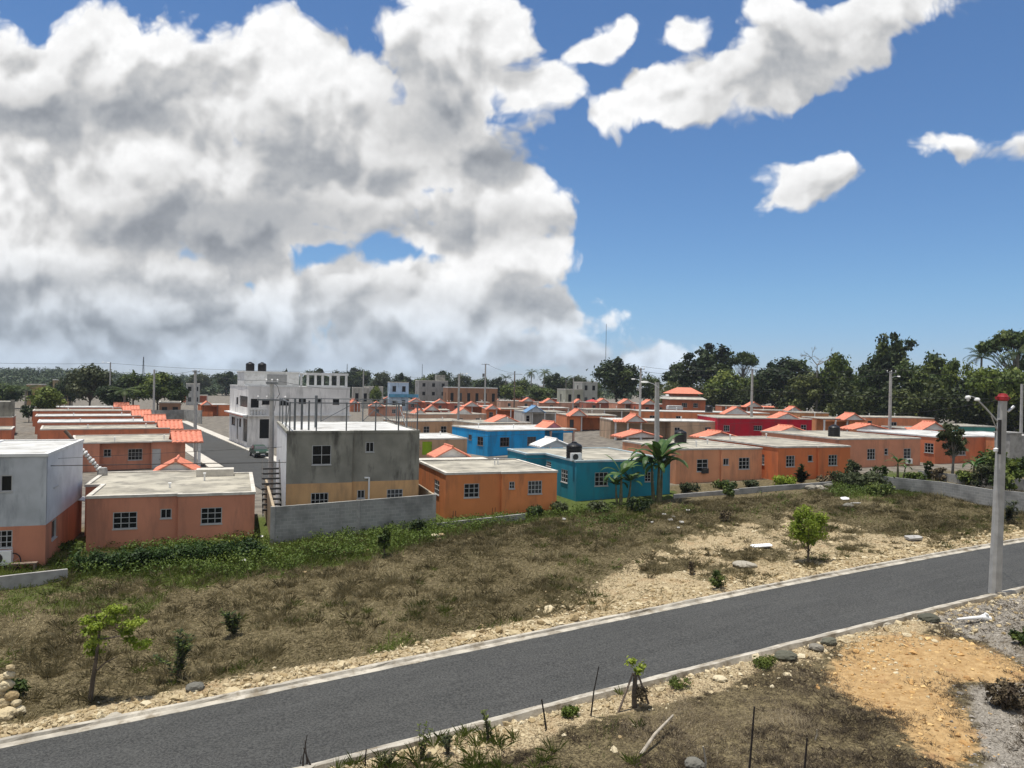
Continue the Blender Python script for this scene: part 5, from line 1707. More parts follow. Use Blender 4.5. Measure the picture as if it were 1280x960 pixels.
# ---------------- banana plants and garden plants
def banana(loc, stems, label, seed, H=3.3, nl=9, ll=1.75, wl=.5, cat='banana plant', name='banana_plant', yellow=.15):
    rs = np.random.RandomState(seed)
    e = empty(name, loc); tag(e, label, cat)
    for sx, sy, sh in stems:
        mb = MB(); hh = H * sh * .58
        mb.tube([(sx * .6, sy * .6, -.3), (sx * .9, sy * .9, hh * .5), (sx, sy, hh)], [.15 * sh + .02, .12 * sh, .07 * sh], 9)
        mb.build('stem', M_BANSTEM, e)
        for k in range(nl):
            az = k * 2.4 + rs.rand() * .6; el = rs.uniform(.45, 1.35); L = ll * sh * rs.uniform(.75, 1.1); Wl = wl * sh * rs.uniform(.8, 1.1)
            dh = np.array([math.cos(az), math.sin(az), 0]); side = np.array([-dh[1], dh[0], 0])
            c = np.array([sx, sy, hh - .05]); V, T, Fq = [], [], []
            tn = rs.rand() * .7 + (.35 if rs.rand() < yellow else 0); droop = rs.uniform(.9, 2.3)
            ns = 10
            for j in range(ns + 1):
                s = j / ns; a = el - droop * s ** 1.6
                if j: c = c + (dh * math.cos(a) + np.array([0, 0, math.sin(a)])) * L / ns
                wd = Wl * .5 * (0.08 if s < .16 else math.sin(math.pi * min(1, (s - .12) / .9) ** .75) ** .7 if s < 1 else .02)
                nick = 1 - .35 * (rs.rand() < .3)
                V += [c + side * wd * nick + np.array([0, 0, -wd * .25]), c, c - side * wd * (1 - .3 * (rs.rand() < .3)) + np.array([0, 0, -wd * .25])]
                T += [tn, min(1, tn + .35), tn]
            for j in range(ns):
                Fq += [(3 * j, 3 * j + 1, 3 * j + 4, 3 * j + 3), (3 * j + 1, 3 * j + 2, 3 * j + 5, 3 * j + 4)]
            link('leaf', npmesh('leaf', np.array(V), np.array(Fq), ML_BANANA, np.array(T)), e)
    return e


M_BANSTEM = mat('banana_stem', (.14, .13, .07), .8, .2, 4, dirt=(.10, .06, .03), dirt_amt=.6)
banana(ground(776, 631), [(0, 0, .92), (.75, .3, .72), (-.35, .25, .6)], 'left banana clump with yellowed hanging leaves before the teal house', 3, 4.0, 10, 2.4, .62, yellow=.3)
banana(ground(823, 626), [(0, 0, 1.1), (-.5, .2, .95), (.3, .35, .8)], 'taller right banana plant at the corner of the teal house', 8, 4.8, 13, 3.0, .7)
banana(ground(1122, 598), [(0, 0, .8), (.8, .2, .6)], 'spiky low banana plant behind the start of the long boundary wall', 11, 3.0, 8, 2.0, .35)
banana(ground(1217, 606), [(0, 0, .9), (1.0, .4, .8)], 'young banana plants right of the papaya tree', 14, 3.2, 8, 1.8, .45)
p = at_depth(492, 516, 80); banana((p.x, p.y, float(zplain(p.x, p.y))), [(0, 0, 1.0), (-1.4, .6, .9), (1.2, .5, .9)], 'banana clump seen through the roof pen of the cement house', 17, 4.2, 9, 2.4, .5)


def shrub(loc, H, Wd, label, seed, lm=ML_MID, n=900, leaf=.11, kind='bush', cat='shrub', name='shrub', bark=M_BARK, **kw):
    return put_tree(tree_meshes(seed, H, Wd, kind, n, leaf, lm, bark), loc, H, Wd, label, cat, name=name, crown_name='foliage', trunk_name='stem', rot=0, **kw)


def htop(p, u, vt): return at_depth(u, vt, p.y).z - p.z


def weed(loc, H, Wd, label, seed, lm, stems=6, nl=26, leaf=.05, cat='weed', name='weed'):
    """open weed: thin separate stems set with small leaves"""
    rs = np.random.RandomState(seed); e = empty(name, loc); tag(e, label, cat)
    V, T, Fq, o = [], [], [], 0; mb = MB()
    for s in range(stems):
        b = rs.normal(0, Wd * .08, 2); t = rs.normal(0, Wd * .33, 2); h = H * (1 if s == 0 else rs.uniform(.45, .95))
        P0, P1, P2 = Vector((b[0], b[1], -.1)), Vector(((b[0] + t[0] * .5), b[1] + t[1] * .5, h * .6)), Vector((t[0], t[1], h))
        mb.tube([P0, P1, P2], [.012, .009, .004], 4)
        for k in range(nl):
            f = rs.uniform(.2, 1); c = P0.lerp(P1, f * 2) if f < .5 else P1.lerp(P2, f * 2 - 1)
            d = rs.normal(size=3); d[2] = abs(d[2]) * .4; d /= np.linalg.norm(d); sd_ = np.cross(d, [0, 0, 1]); sd_ = sd_ / (np.linalg.norm(sd_) + 1e-6)
            L_ = leaf * rs.uniform(.7, 1.7); c = np.array(c)
            V += [c, c + d * L_ * .5 + sd_ * L_ * .22, c + d * L_, c + d * L_ * .5 - sd_ * L_ * .22]; Fq.append((o, o + 1, o + 2, o + 3)); o += 4; T += [rs.rand()] * 4
    mb.build('stem', M_BARK, e)
    link('leaves', npmesh('leaves', np.array(V), np.array(Fq), lm, np.array(T)), e)
    return e


# hedge of creeper below the first salmon house
rs = np.random.RandomState(31)
C, Rr = [], []
for k in range(60):
    t = k / 59; u = 96 + (330 - 96) * t; vb = 716 + (698 - 716) * t
    p = ground(u, vb); q = Vector((sd.x, sd.y)) * rs.uniform(-.1, .75)
    C.append((p.x + q.x, p.y + q.y, p.z + rs.uniform(.15, .62))); Rr.append(rs.uniform(.32, .55))
V, Fq, T = leaves(rs, np.array(C), np.array(Rr), 15000, .085, up=.5)
hp = ground(200, 705); e = empty('hedge', hp); tag(e, 'dense dark green creeper hedge below the salmon house with three windows', 'hedge')
o = link('foliage', npmesh('foliage', V - np.array(hp), Fq, leaf_mat('leaf_creeper', (.018, .04, .008), (.035, .07, .012), (.07, .115, .025)), T), e)
mb = MB()
for c in C[::3]: mb.tube([(c[0] - hp.x, c[1] - hp.y, float(zg(c[0], c[1])) - hp.z - .1), (c[0] - hp.x + .1, c[1] - hp.y, c[2] - hp.z)], .015, 4)
mb.build('stem', M_BARK, e)

SHR = [
    # u, vbase, vtop, width px, label, leaf material, n, leaf, kind
    (1010, 704, 631, 50, 'bright green young tree alone on the bare limestone beside the road', ML_YEL, 5200, .075, 'round', 'tree', 'young_tree'),
    (980, 606, 594, 36, 'round yellow green bush in front of the orange house', ML_YEL, 1500, .13, 'bush', 'shrub', 'shrub'),
    (1001, 606, 582, 10, 'thin dark leaved plant against the orange house wall', ML_DARK, 500, .16, 'airy', 'plant', 'plant'),
    (1080, 612, 588, 54, 'large rambling olive bush where the boundary wall begins', ML_GREY, 2600, .15, 'bush', 'shrub', 'shrub'),
    (1052, 606, 588, 30, 'tall weedy bush left of the rambling olive bush', ML_GREY, 1100, .14, 'bush', 'shrub', 'shrub'),
    (1098, 618, 603, 38, 'green bush spilling over the start of the boundary wall', ML_MID, 1500, .14, 'bush', 'shrub', 'shrub'),
    (1190, 602, 524, 34, 'slim papaya tree with two stems behind the boundary wall', ML_GREY, 1500, .24, 'airy', 'tree', 'papaya_tree'),
    (1245, 606, 560, 50, 'leafy green bush beside the main lamp post behind the wall', ML_MID, 1800, .2, 'bush', 'shrub', 'shrub'),
    (1278, 612, 556, 50, 'large green bush at the right edge behind the wall', ML_MID, 1800, .2, 'bush', 'shrub', 'shrub'),
    (1208, 606, 588, 36, 'low pale weeds behind the middle of the boundary wall', ML_LIME, 1000, .15, 'bush', 'shrub', 'shrub'),
    (1160, 600, 574, 12, 'dark narrow shrub left of the papaya tree', ML_DARK, 700, .14, 'bush', 'shrub', 'shrub'),
    (1260, 655, 625, 16, 'thin scrub bush in front of the wall beside the lamp post', ML_GREY, 350, .1, 'airy', 'shrub', 'shrub'),
    (222, 850, 785, 34, 'small thin leaved bush right of the lime sapling near the road', ML_MID, 700, .06, 'airy', 'shrub', 'shrub'),
    (292, 795, 762, 22, 'small dark green weed alone in the mown grass', ML_MID, 420, .06, 'airy', 'shrub', 'shrub'),
    (480, 696, 658, 20, 'dark leafy weed climbing in front of the block wall', ML_MID, 700, .13, 'tall', 'plant', 'plant'),
    (522, 668, 648, 26, 'dark creeper patch at the right foot of the block wall', ML_DARK, 900, .12, 'bush', 'plant', 'plant'),
    (865, 718, 700, 12, 'brown dry grass tuft on the limestone by the road', ML_DRY, 900, .07, 'bush', 'grass tuft', 'grass_tuft'),
    (897, 736, 712, 24, 'small green bush on the limestone by the kerb', ML_MID, 900, .06, 'bush', 'shrub', 'shrub'),
    (907, 652, 638, 18, 'dry brown bush in the upper middle of the field', ML_DRY, 1000, .07, 'bush', 'shrub', 'shrub'),
    (88, 690, 676, 34, 'bright weeds in the passage beside the pale blue grey house', ML_LIME, 900, .13, 'bush', 'plant', 'plant'),
    (108, 582, 568, 16, 'dark bush in the yard behind the leaning pole', ML_DARK, 600, .16, 'bush', 'shrub', 'shrub'),
    (1278, 806, 782, 30, 'dark green bush on the gravel at the right edge', ML_MID, 1300, .07, 'bush', 'shrub', 'shrub'),
    (1262, 885, 850, 60, 'low brown twiggy scrub on the gravel near the right edge', ML_DRY, 1600, .07, 'bush', 'shrub', 'shrub'),
    (955, 832, 820, 40, 'low green weed beside the dark boulder on the near verge', ML_GRASS, 1100, .04, 'bush', 'plant', 'plant'),
    (848, 858, 846, 40, 'low green weed on the near verge right of the staked sapling', ML_GRASS, 900, .035, 'bush', 'plant', 'plant'),
    (712, 894, 882, 26, 'low green weed at the near kerb between two dark sticks', ML_LIME, 500, .05, 'bush', 'plant', 'plant'),
    (300, 690, 668, 34, 'tall white flowering weed at the right end of the hedge', ML_LIME, 700, .10, 'airy', 'plant', 'plant'),
    (22, 872, 848, 30, 'dark green weed growing beside the limestone heap', ML_MID, 700, .08, 'bush', 'plant', 'plant'),
    (36, 528, 504, 20, 'dark tree in the gap left of the stepped house row', ML_DARK, 900, .3, 'round', 'tree', 'tree'),
    (862, 616, 603, 30, 'dark weeds at the left foot of the peach house', ML_GREY, 900, .12, 'bush', 'plant', 'plant'),
    (905, 611, 600, 34, 'low weeds at the right foot of the peach house', ML_MID, 900, .12, 'bush', 'plant', 'plant'),
    (940, 609, 600, 22, 'small weeds between the peach and the orange house', ML_GREY, 600, .12, 'bush', 'plant', 'plant'),
    (912, 622, 610, 16, 'green weed growing over the broken low wall', ML_MID, 600, .1, 'bush', 'plant', 'plant'),
    (1030, 606, 594, 28, 'brownish weeds at the right foot of the orange house', ML_DRY, 800, .12, 'bush', 'plant', 'plant'),
    (1066, 604, 574, 22, 'tall dark shrub at the left corner of the salmon house', ML_GREY, 900, .14, 'tall', 'shrub', 'shrub'),
    (1100, 606, 580, 24, 'tangled shrub below the windows of the salmon house', ML_MID, 900, .14, 'bush', 'shrub', 'shrub'),
    (1145, 602, 590, 26, 'low grassy shrub behind the boundary wall left of the papaya', ML_LIME, 800, .13, 'bush', 'shrub', 'shrub'),
    (1174, 602, 584, 20, 'dry yellowish shrub touching the papaya stems', ML_DRY, 800, .13, 'bush', 'shrub', 'shrub'),
    (1228, 612, 580, 34, 'broad green shrub just left of the main lamp post', ML_GREY, 1400, .16, 'bush', 'shrub', 'shrub'),
    (1262, 618, 574, 40, 'leafy shrub showing right behind the main lamp post', ML_LIME, 1500, .17, 'bush', 'shrub', 'shrub'),
    (668, 645, 632, 26, 'dark weeds at the right end of the bright orange house', ML_MID, 900, .11, 'bush', 'plant', 'plant'),
    (700, 640, 626, 30, 'dark weeds at the left corner of the teal house', ML_GREY, 900, .11, 'bush', 'plant', 'plant'),
    (748, 640, 626, 34, 'dark weeds below the left window of the teal house', ML_GREY, 1000, .11, 'bush', 'plant', 'plant'),
    (800, 640, 622, 40, 'dark undergrowth around the banana stems', ML_DARK, 1300, .11, 'bush', 'plant', 'plant'),
    (1150, 470, 470, 1, None, None, 0, 0, '', '', ''),
]
for k, (u, vb, vt, wp, lab, lm, n, lf, kind, cat, nm) in enumerate(SHR):
    if lab is None: continue
    p = ground(u, vb)
    if kind == 'airy' and 'papaya' not in nm:
        weed(p, max(.25, htop(p, u, vt)), wp / F_PX * p.y, lab, 40 + k, lm, 9, 60, lf * 2.2, cat, nm); continue
    shrub(p, max(.25, htop(p, u, vt)), wp / F_PX * p.y, lab, 40 + k, lm, n, lf, kind, cat, nm, M_BARKL if 'papaya' in nm else M_BARK)

# lime sapling on the left: bent stem, layered sprays of leaves
p = ground(112, 876); e = empty('sapling', p); tag(e, 'slender lime green sapling leaning over the verge at lower left', 'sapling')
P = lambda u, v, dy=0: at_depth(u, v, p.y + dy) - p
mb = MB(); mb.tube([(0, 0, -.2), P(116, 850), P(120, 825), P(123, 800), P(126, 778), P(140, 762)], [.085, .07, .055, .04, .03, .015], 8)
mb.build('trunk', M_BARK, e)
for a in ([P(121, 838), P(132, 828), P(147, 821)], [P(126, 780), P(150, 782, .3), P(170, 780, .4)], [P(124, 800), P(150, 795, .4), P(172, 805, .6)], [P(125, 785), P(118, 770, -.2), P(112, 772, -.3)]):
    mb = MB(); mb.tube(a, [.035, .025, .012], 6); mb.build('branch', M_BARK, e)
rs = np.random.RandomState(77)
cl = [(115, 806, 10), (122, 800, 12), (118, 816, 9), (112, 790, 11), (120, 782, 10), (128, 772, 12), (142, 762, 11), (150, 764, 10), (140, 776, 8), (165, 780, 14), (172, 778, 9), (158, 790, 8), (176, 806, 12), (163, 800, 7), (110, 775, 10)]
C = np.array([P(u, v, rs.uniform(-.35, .35)) for u, v, r in cl]); Rr = np.array([r / F_PX * p.y for _, _, r in cl])
V, Fq, T = leaves(rs, C, Rr, 3800, .055, flat=.45, up=.3)
link('foliage', npmesh('foliage', V, Fq, ML_YEL, T), e)

# staked sapling on the near verge
p = ground(793, 884); e = empty('sapling', p); tag(e, 'stubby staked sapling with few leaves on the near verge', 'sapling')
P = lambda u, v, dy=0: at_depth(u, v, p.y + dy) - p
mb = MB(); mb.tube([(0, 0, -.2), P(793, 865), P(794.5, 842)], [.085, .075, .06], 9); mb.build('trunk', M_BARK, e)
for a, b in ((P(772, 889, -.3), P(791.5, 841)), (P(813.5, 883, .2), P(798, 844))):
    mb = MB(); mb.tube([a - Vector((0, 0, .1)), b], [.035, .028], 6); mb.build('stake', M_WOOD, e)
rs = np.random.RandomState(9)
C = np.array([P(u, v, rs.uniform(-.1, .1)) for u, v in ((790, 828), (800, 834), (797, 840), (803, 832), (787, 829))]); V, Fq, T = leaves(rs, C, np.full(5, .13), 150, .07, up=.3)
link('foliage', npmesh('foliage', V, Fq, ML_YEL, T), e)
p2 = P(801, 868); V, Fq, T = leaves(rs, np.array([p2]), np.array([.2]), 260, .06); link('dead_leaves', npmesh('dead_leaves', V, Fq, ML_DRY, T), e)


# ---------------- grasses (nobody could count them)
def blades(n, seed, dens, ln, wd, lean, box=(13, 68), zoff=.0):
    rs = np.random.RandomState(seed)
    y = np.sqrt(rs.uniform(box[0] ** 2, box[1] ** 2, n * 3)); x = y * rs.uniform(-.78, .78, n * 3)
    keep = rs.rand(n * 3) < dens(x, y)
    x, y = x[keep][:n], y[keep][:n]; n = len(x)
    z = zg(x, y) + zoff
    tuft = fbm(x, y, 3, .8)
    L = rs.uniform(ln[0], ln[1], n) * (.55 + .9 * tuft)
    th = rs.uniform(lean[0], lean[1], n); az = rs.uniform(0, 2 * np.pi, n) * .5 + 7 * fbm(x, y, 2, .5) + rs.uniform(0, 2.5, n)
    d = np.stack([np.cos(az) * np.sin(th), np.sin(az) * np.sin(th), np.cos(th)], 1)
    b = np.stack([-np.sin(az), np.cos(az), rs.uniform(-.4, .4, n)], 1)
    w = rs.uniform(wd[0], wd[1], n)[:, None] / 2
    p = np.stack([x, y, z - .02 + .08 * tuft * rs.rand(n)], 1)
    mid = p + d * L[:, None] * .55
    tip = p + d * L[:, None] + np.array([0, 0, -1]) * (L * .25 * np.sin(th))[:, None]
    V = np.stack([p - b * w, p + b * w, mid + b * w * .8, tip, mid - b * w * .8], 1).reshape(-1, 3)
    Fq = np.arange(5 * n).reshape(n, 5)
    t = np.clip(rs.rand(n) * .6 + (fbm(x + 30, y, 4, .35) - .5) * 1.5 + .22, 0, 1)
    return V, Fq, np.repeat(t, 5)


def in_field(x, y):
    """between the road and the houses"""
    fr = (np.asarray(y) - np.asarray(x) * math.tan(R_(YF))) < 49.8 + 3.5 * smoothstep(22, 30, np.asarray(x, float))
    return fr & (dfar(x, y) > .75)


def d_hay(x, y):
    l, g, s, a = masks(x, y)
    return np.where(in_field(x, y), (1 - .88 * l) * (1 - .75 * g) * (.35 + .75 * fbm(x, y, 3, .6)), 0)


def d_green(x, y):
    l, g, s, a = masks(x, y)
    return np.where(in_field(x, y), g * (1 - l), 0)


def d_scrub(x, y):
    l, g, s, a = masks(x, y)
    return np.where(dnear(x, y) > .8, (1 - .8 * l) * (1 - .97 * s) * (1 - .86 * a) * (.25 + .75 * smoothstep(.28, .55, fbm(x, y, 4, .9))) + .02 * (l > .5), 0)


V, Fq, T = blades(380000, 1, d_hay, (.06, .24), (.006, .02), (.75, 1.5))
tag(link('dry_grass', npmesh('dry_grass', V, Fq, ML_HAY, T)), 'matted dry mown grass covering the field behind the road', 'grass', kind='stuff')
V, Fq, T = blades(5000, 2, d_hay, (.3, .7), (.01, .03), (.1, .7))
tag(link('tall_dry_grass', npmesh('tall_dry_grass', V, Fq, ML_HAY, T)), 'scattered taller dry stalks standing in the field', 'grass', kind='stuff')
V, Fq, T = blades(60000, 7, lambda x, y: d_hay(x, y) * smoothstep(.46, .66, fbm(x - 20, y, 4, .3)), (.06, .26), (.008, .024), (.3, 1.3))
tag(link('green_grass', npmesh('green_grass', V, Fq, leaf_mat('olive_grass', (.05, .055, .014), (.10, .105, .028), (.19, .19, .06), .3, .8), T)), 'olive green grass mixed through the dry field', 'grass', kind='stuff')
V, Fq, T = blades(190000, 3, d_green, (.10, .42), (.012, .04), (.2, 1.2))
tag(link('green_grass', npmesh('green_grass', V, Fq, ML_GRASS, T)), 'rough green grass and creeper along the foot of the houses', 'grass', kind='stuff')
V, Fq, T = blades(300000, 4, d_scrub, (.04, .15), (.004, .011), (.3, 1.45), box=(12, 34))
tag(link('dry_scrub', npmesh('dry_scrub', V, Fq, ML_SCRUB, T)), 'brittle grey brown scrub covering the near plot', 'grass', kind='stuff')
V, Fq, T = blades(24000, 5, lambda x, y: d_scrub(x, y) * smoothstep(.5, .62, fbm(x + 9, y, 4, .5)) * (np.asarray(x) / np.asarray(y) < .15), (.08, .36), (.008, .02), (.1, .9), box=(12, 36))
tag(link('verge_weeds', npmesh('verge_weeds', V, Fq, ML_GRASS, T)), 'green weeds scattered in the near scrub', 'grass', kind='stuff')


def tufts(n, seed, dens, H, spread, wd, per, box):
    """clumps of upright blades fanning out from a common root"""
    rs = np.random.RandomState(seed); m = n * 8
    y = np.sqrt(rs.uniform(box[0] ** 2, box[1] ** 2, m)); x = y * rs.uniform(-.78, .78, m)
    k = rs.rand(m) < dens(x, y) * smoothstep(.36, .6, fbm(x + 5, y + 3, 4, .55)); x, y = x[k][:n], y[k][:n]; n = len(x)
    sz = rs.uniform(.5, 1.25, n) ; tn = rs.rand(n)
    i = np.repeat(np.arange(n), per); N_ = len(i)
    az = rs.uniform(0, 6.283, N_); th = np.abs(rs.normal(.5, .35, N_)); L = rs.uniform(H[0], H[1], N_) * sz[i]
    r = spread * sz[i] * rs.rand(N_) * .6
    px, py = x[i] + r * np.cos(az), y[i] + r * np.sin(az)
    p = np.stack([px, py, zg(px, py) - .02], 1)
    d = np.stack([np.cos(az) * np.sin(th), np.sin(az) * np.sin(th), np.cos(th)], 1)
    b = np.stack([-np.sin(az), np.cos(az), np.zeros(N_)], 1); w = rs.uniform(wd[0], wd[1], N_)[:, None] / 2
    mid = p + d * L[:, None] * .55; tip = p + d * L[:, None] + np.stack([np.cos(az), np.sin(az), -np.ones(N_)], 1) * (L * .18 * np.sin(th))[:, None]
    V = np.stack([p - b * w, p + b * w, mid + b * w * .8, tip, mid - b * w * .8], 1).reshape(-1, 3)
    return V, np.arange(5 * N_).reshape(N_, 5), np.repeat(np.clip(tn[i] * .7 + rs.rand(N_) * .35, 0, 1), 5)


V, Fq, T = tufts(2600, 61, d_hay, (.15, .42), .3, (.008, .022), 34, (16, 62))
tag(link('grass_tufts', npmesh('grass_tufts', V, Fq, ML_HAY, T)), 'straw coloured clumps of dry grass dotted over the field', 'grass', kind='stuff')
V, Fq, T = tufts(900, 62, lambda x, y: d_hay(x, y) * smoothstep(.5, .62, fbm(x - 20, y, 4, .3)), (.15, .4), .3, (.01, .026), 34, (16, 62))
tag(link('grass_tufts', npmesh('grass_tufts', V, Fq, ML_GRASS, T)), 'green clumps of grass dotted over the dry field', 'grass', kind='stuff')
V, Fq, T = tufts(4200, 63, d_scrub, (.05, .2), .11, (.003, .008), 22, (12, 32))
tag(link('scrub_tufts', npmesh('scrub_tufts', V, Fq, leaf_mat('scrub_twig', (.06, .046, .034), (.17, .135, .095), (.36, .30, .21), .25, .9), T)), 'small upright brown scrub plants over the near plot', 'scrub', kind='stuff')
V, Fq, T = tufts(420, 64, lambda x, y: np.where((dnear(x, y) > .5) & (x / y < .2), 1 - .5 * smoothstep(2, 5, dnear(x, y)), 0), (.12, .5), .16, (.008, .022), 26, (12, 30))
tag(link('verge_weeds', npmesh('verge_weeds', V, Fq, ML_GRASS, T)), 'green weed clumps along the near verge at bottom centre', 'grass', kind='stuff')
# broad leaved ground creeper below the block wall and the teal house
rs = np.random.RandomState(15)
y = np.sqrt(rs.uniform(36 ** 2, 64 ** 2, 60000)); x = y * rs.uniform(-.75, .5, 60000)
k = (rs.rand(60000) < d_green(x, y) * smoothstep(.4, .6, fbm(x + 3, y, 3, .45) + .12)); x, y = x[k][:3600], y[k][:3600]
C = np.stack([x, y, zg(x, y) + .12 + .3 * fbm(x, y, 3, .7)], 1)
V, Fq, T = leaves(rs, C, np.full(len(x), .28), 24000, .07, up=.8, tone=np.clip(fbm(x, y, 3, .5), 0, 1))
tag(link('ground_creeper', npmesh('ground_creeper', V, Fq, leaf_mat('leaf_groundcover', (.04, .07, .010), (.085, .125, .018), (.15, .19, .035)), T)), 'leafy green creeper spreading over the ground before the walls', 'ground cover', kind='stuff')

# ------------------------------------------------------------------ poles, lamps, wires
def pole(p, H, w0, w1, label, lean=(0, 0), m=None, cat='utility pole', name='utility_pole'):
    e = empty(name, p); tag(e, label, cat)
    mb = MB()
    q = .7071
    pts = [(0, 0, -.5), (lean[0], lean[1], H)]
    # concrete post of square section with trimmed edges
    V = []
    for (x, y, z), w in zip(pts, (w0, w1)):
        h = w / 2; c = h * .55
        V += [(x - h, y - c, z), (x - c, y - h, z), (x + c, y - h, z), (x + h, y - c, z), (x + h, y + c, z), (x + c, y + h, z), (x - c, y + h, z), (x - h, y + c, z)]
    mb.add(V, [(k, (k + 1) % 8, 8 + (k + 1) % 8, 8 + k) for k in range(8)] + [tuple(range(8, 16))])
    mb.build('shaft', m or M_POLE, e)
    e['top'] = (p[0] + lean[0], p[1] + lean[1], p[2] + H)
    return e


def plain_pole(u, vt, depth, w0, w1, label, **kw):
    p = at_depth(u, vt, depth); z = float(zplain(p.x, p.y))
    return pole(Vector((p.x, p.y, z)), p.z - z, w0, w1, label, **kw)


def crossarm(e, z, L, ins=3, ang=0.0):
    d = Vector((math.cos(ang), math.sin(ang), 0)) * L / 2
    mb = MB(); mb.bar(Vector((0, -.2, z)) - d, Vector((0, -.2, z)) + d, .12); mb.build('crossarm', M_STEEL, e)
    for k in range(ins):
        c = Vector((0, -.2, z)) + d * (2 * k / (ins - 1) - 1) * .95
        mb = MB(); mb.lathe([(.03, 0), (.07, .06), (.04, .12), (.08, .18), (.03, .26)], 8); mb.build('insulator', M_WHITE, e, c + Vector((0, 0, .06)))


def lamp_arm(e, z, vec, head=.62):
    v = Vector(vec); mb = MB()
    mb.tube([(0, -.2, z), Vector((0, -.2, z)) + v * .5 + Vector((0, 0, v.z * .12 + .05)), Vector((0, -.2, z)) + v], [.035, .03, .03], 7)
    a = mb.build('lamp_arm', M_GALV, e)
    h = MB(); f = Vector((v.x, v.y, 0)).normalized(); c = Vector((0, -.2, z)) + v
    s = Vector((-f.y, f.x, 0)); L_ = head
    V = []
    for t, wd, hh in ((-.1, .07, .06), (.15, .14, .10), (.55, .17, .11), (.85, .13, .08), (1.0, .05, .03)):
        q = c + f * (t * L_)
        V += [q - s * wd - Vector((0, 0, hh * .6)), q + s * wd - Vector((0, 0, hh * .6)), q + s * wd * .6 + Vector((0, 0, hh)), q - s * wd * .6 + Vector((0, 0, hh))]
    h.add(V, [(i * 4 + k, i * 4 + (k + 1) % 4, i * 4 + 4 + (k + 1) % 4, i * 4 + 4 + k) for i in range(4) for k in range(4)] + [(3, 2, 1, 0), (16, 17, 18, 19)])
    h.build('lamp_head', M_PVC, a)


pb = ground(1243, 746); pt = at_depth(1253.5, 497, pb.y)
P1 = pole(pb, pt.z - pb.z, .46, .30, 'big concrete lamp post with red top at the road on the right', lean=(pt.x - pb.x, 0), cat='lamp post', name='lamp_post')
H_ = pt.z - pb.z; lx = pt.x - pb.x
mb = MB(); mb.lathe([(.20, H_ - .14), (.23, H_ - .1), (.22, H_ + .05), (.19, H_ + .08), (.16, H_ + .16), (.06, H_ + .18)], 10, (lx, 0)); mb.box(lx - .30, -.07, H_ - .08, lx - .2, .07, H_ + .04); mb.box(lx + .2, -.06, H_ - .06, lx + .29, .06, H_ + .03); mb.build('red_cap', mat('red_cap', (.32, .02, .025), .6, .1, 3), P1)
a0 = at_depth(1248, 528, pb.y) - pb; a1 = at_depth(1217, 499, pb.y) - pb
mb = MB(); mb.tube([a0, a0.lerp(a1, .55) + Vector((0, -.1, .04)), a1 + Vector((0, -.25, 0))], [.035, .035, .03], 8); am = mb.build('lamp_arm', M_GALV, P1)
mb = MB(); mb.tube([a0 + Vector((0, 0, -.45)), a0 + Vector((-.35, -.05, .28))], .022, 6); mb.build('brace', M_GALV, P1)
mb = MB(); hd = a1 + Vector((0, -.25, 0))
mb.lathe([(.04, .07), (.09, .05), (.115, -.01), (.115, -.05), (.08, -.08)], 14); mb.build('lamp_head', M_PVC, am, hd)
hd2 = at_depth(1206.5, 497, pb.y) - pb
mb = MB(); mb.lathe([(.04, .09), (.08, .08), (.11, .02), (.11, -.04)], 14); l2 = mb.build('lamp_head', M_PVC, am, hd2 + Vector((0, -.2, 0)))
mb = MB(); mb.lathe([(.05, -.041), (.065, -.09), (.05, -.14), (.02, -.16)], 12); mb.build('bulb', M_WHITE, am, hd2 + Vector((0, -.2, 0)))
mb = MB(); mb.tube([hd + Vector((0, 0, .05)), hd2 + Vector((0, -.2, .1))], .018, 6); mb.build('lamp_bracket', M_GALV, P1)
q = at_depth(1244.5, 540, pb.y) - pb
mb = MB(); mb.box(q.x - .05, -.33, q.z - .95, q.x + .04, -.22, q.z + .55); mb.build('cable_duct', M_IRON, P1)
q = at_depth(1264.5, 512, pb.y) - pb; mb = MB(); mb.tube([q + Vector((-.16, 0, -.1)), q + Vector((.1, 0, .14))], [.05, .07], 8); mb.build('photocell', M_GALV, P1)
q = at_depth(1242.5, 562, pb.y) - pb; mb = MB(); mb.lathe([(.02, -.1), (.1, -.06), (.1, .06), (.02, .1)], 10); mb.build('meter', M_PVC, P1, q + Vector((-.05, -.2, 0)))

P2 = plain_pole(823.5, 478, 66, .48, .36, 'concrete lamp post rising behind the taller banana plant', lean=(-.15, 0), cat='lamp post', name='lamp_post')
z2 = P2['top'][2] - P2.location.z; lamp_arm(P2, z2 - .5, (-1.05, -.1, .5)); lamp_arm(P2, z2 - 1.3, (.6, 0, .15), .3)
P3 = plain_pole(801, 460, 125, .42, .3, 'concrete utility pole with a lamp in front of the big round tree')
crossarm(P3, P3['top'][2] - P3.location.z - .2, 1.2); lamp_arm(P3, P3['top'][2] - P3.location.z - 2.2, (-1.0, 0, .3))
P4 = plain_pole(940.5, 461, 122, .42, .3, 'concrete utility pole against the middle of the forest')
crossarm(P4, P4['top'][2] - P4.location.z - .2, 1.2)
P5 = plain_pole(1113.5, 464, 100, .42, .3, 'concrete utility pole in front of the tallest pointed forest tree')
crossarm(P5, P5['top'][2] - P5.location.z - .2, 1.2); lamp_arm(P5, P5['top'][2] - P5.location.z - .9, (.8, 0, .2), .4)
q = ground(244, 566); t = at_depth(243.5, 463, q.y)
P6 = pole(Vector((q.x, q.y, q.z)), t.z - q.z, .42, .3, 'grey concrete pole on the left street pavement', lean=(-.2, 0)); crossarm(P6, t.z - q.z - .2, .9)
P7 = plain_pole(341, 478, 57, .38, .3, 'concrete pole with crossarm close to the cement house stairs', lean=(-.05, 0))
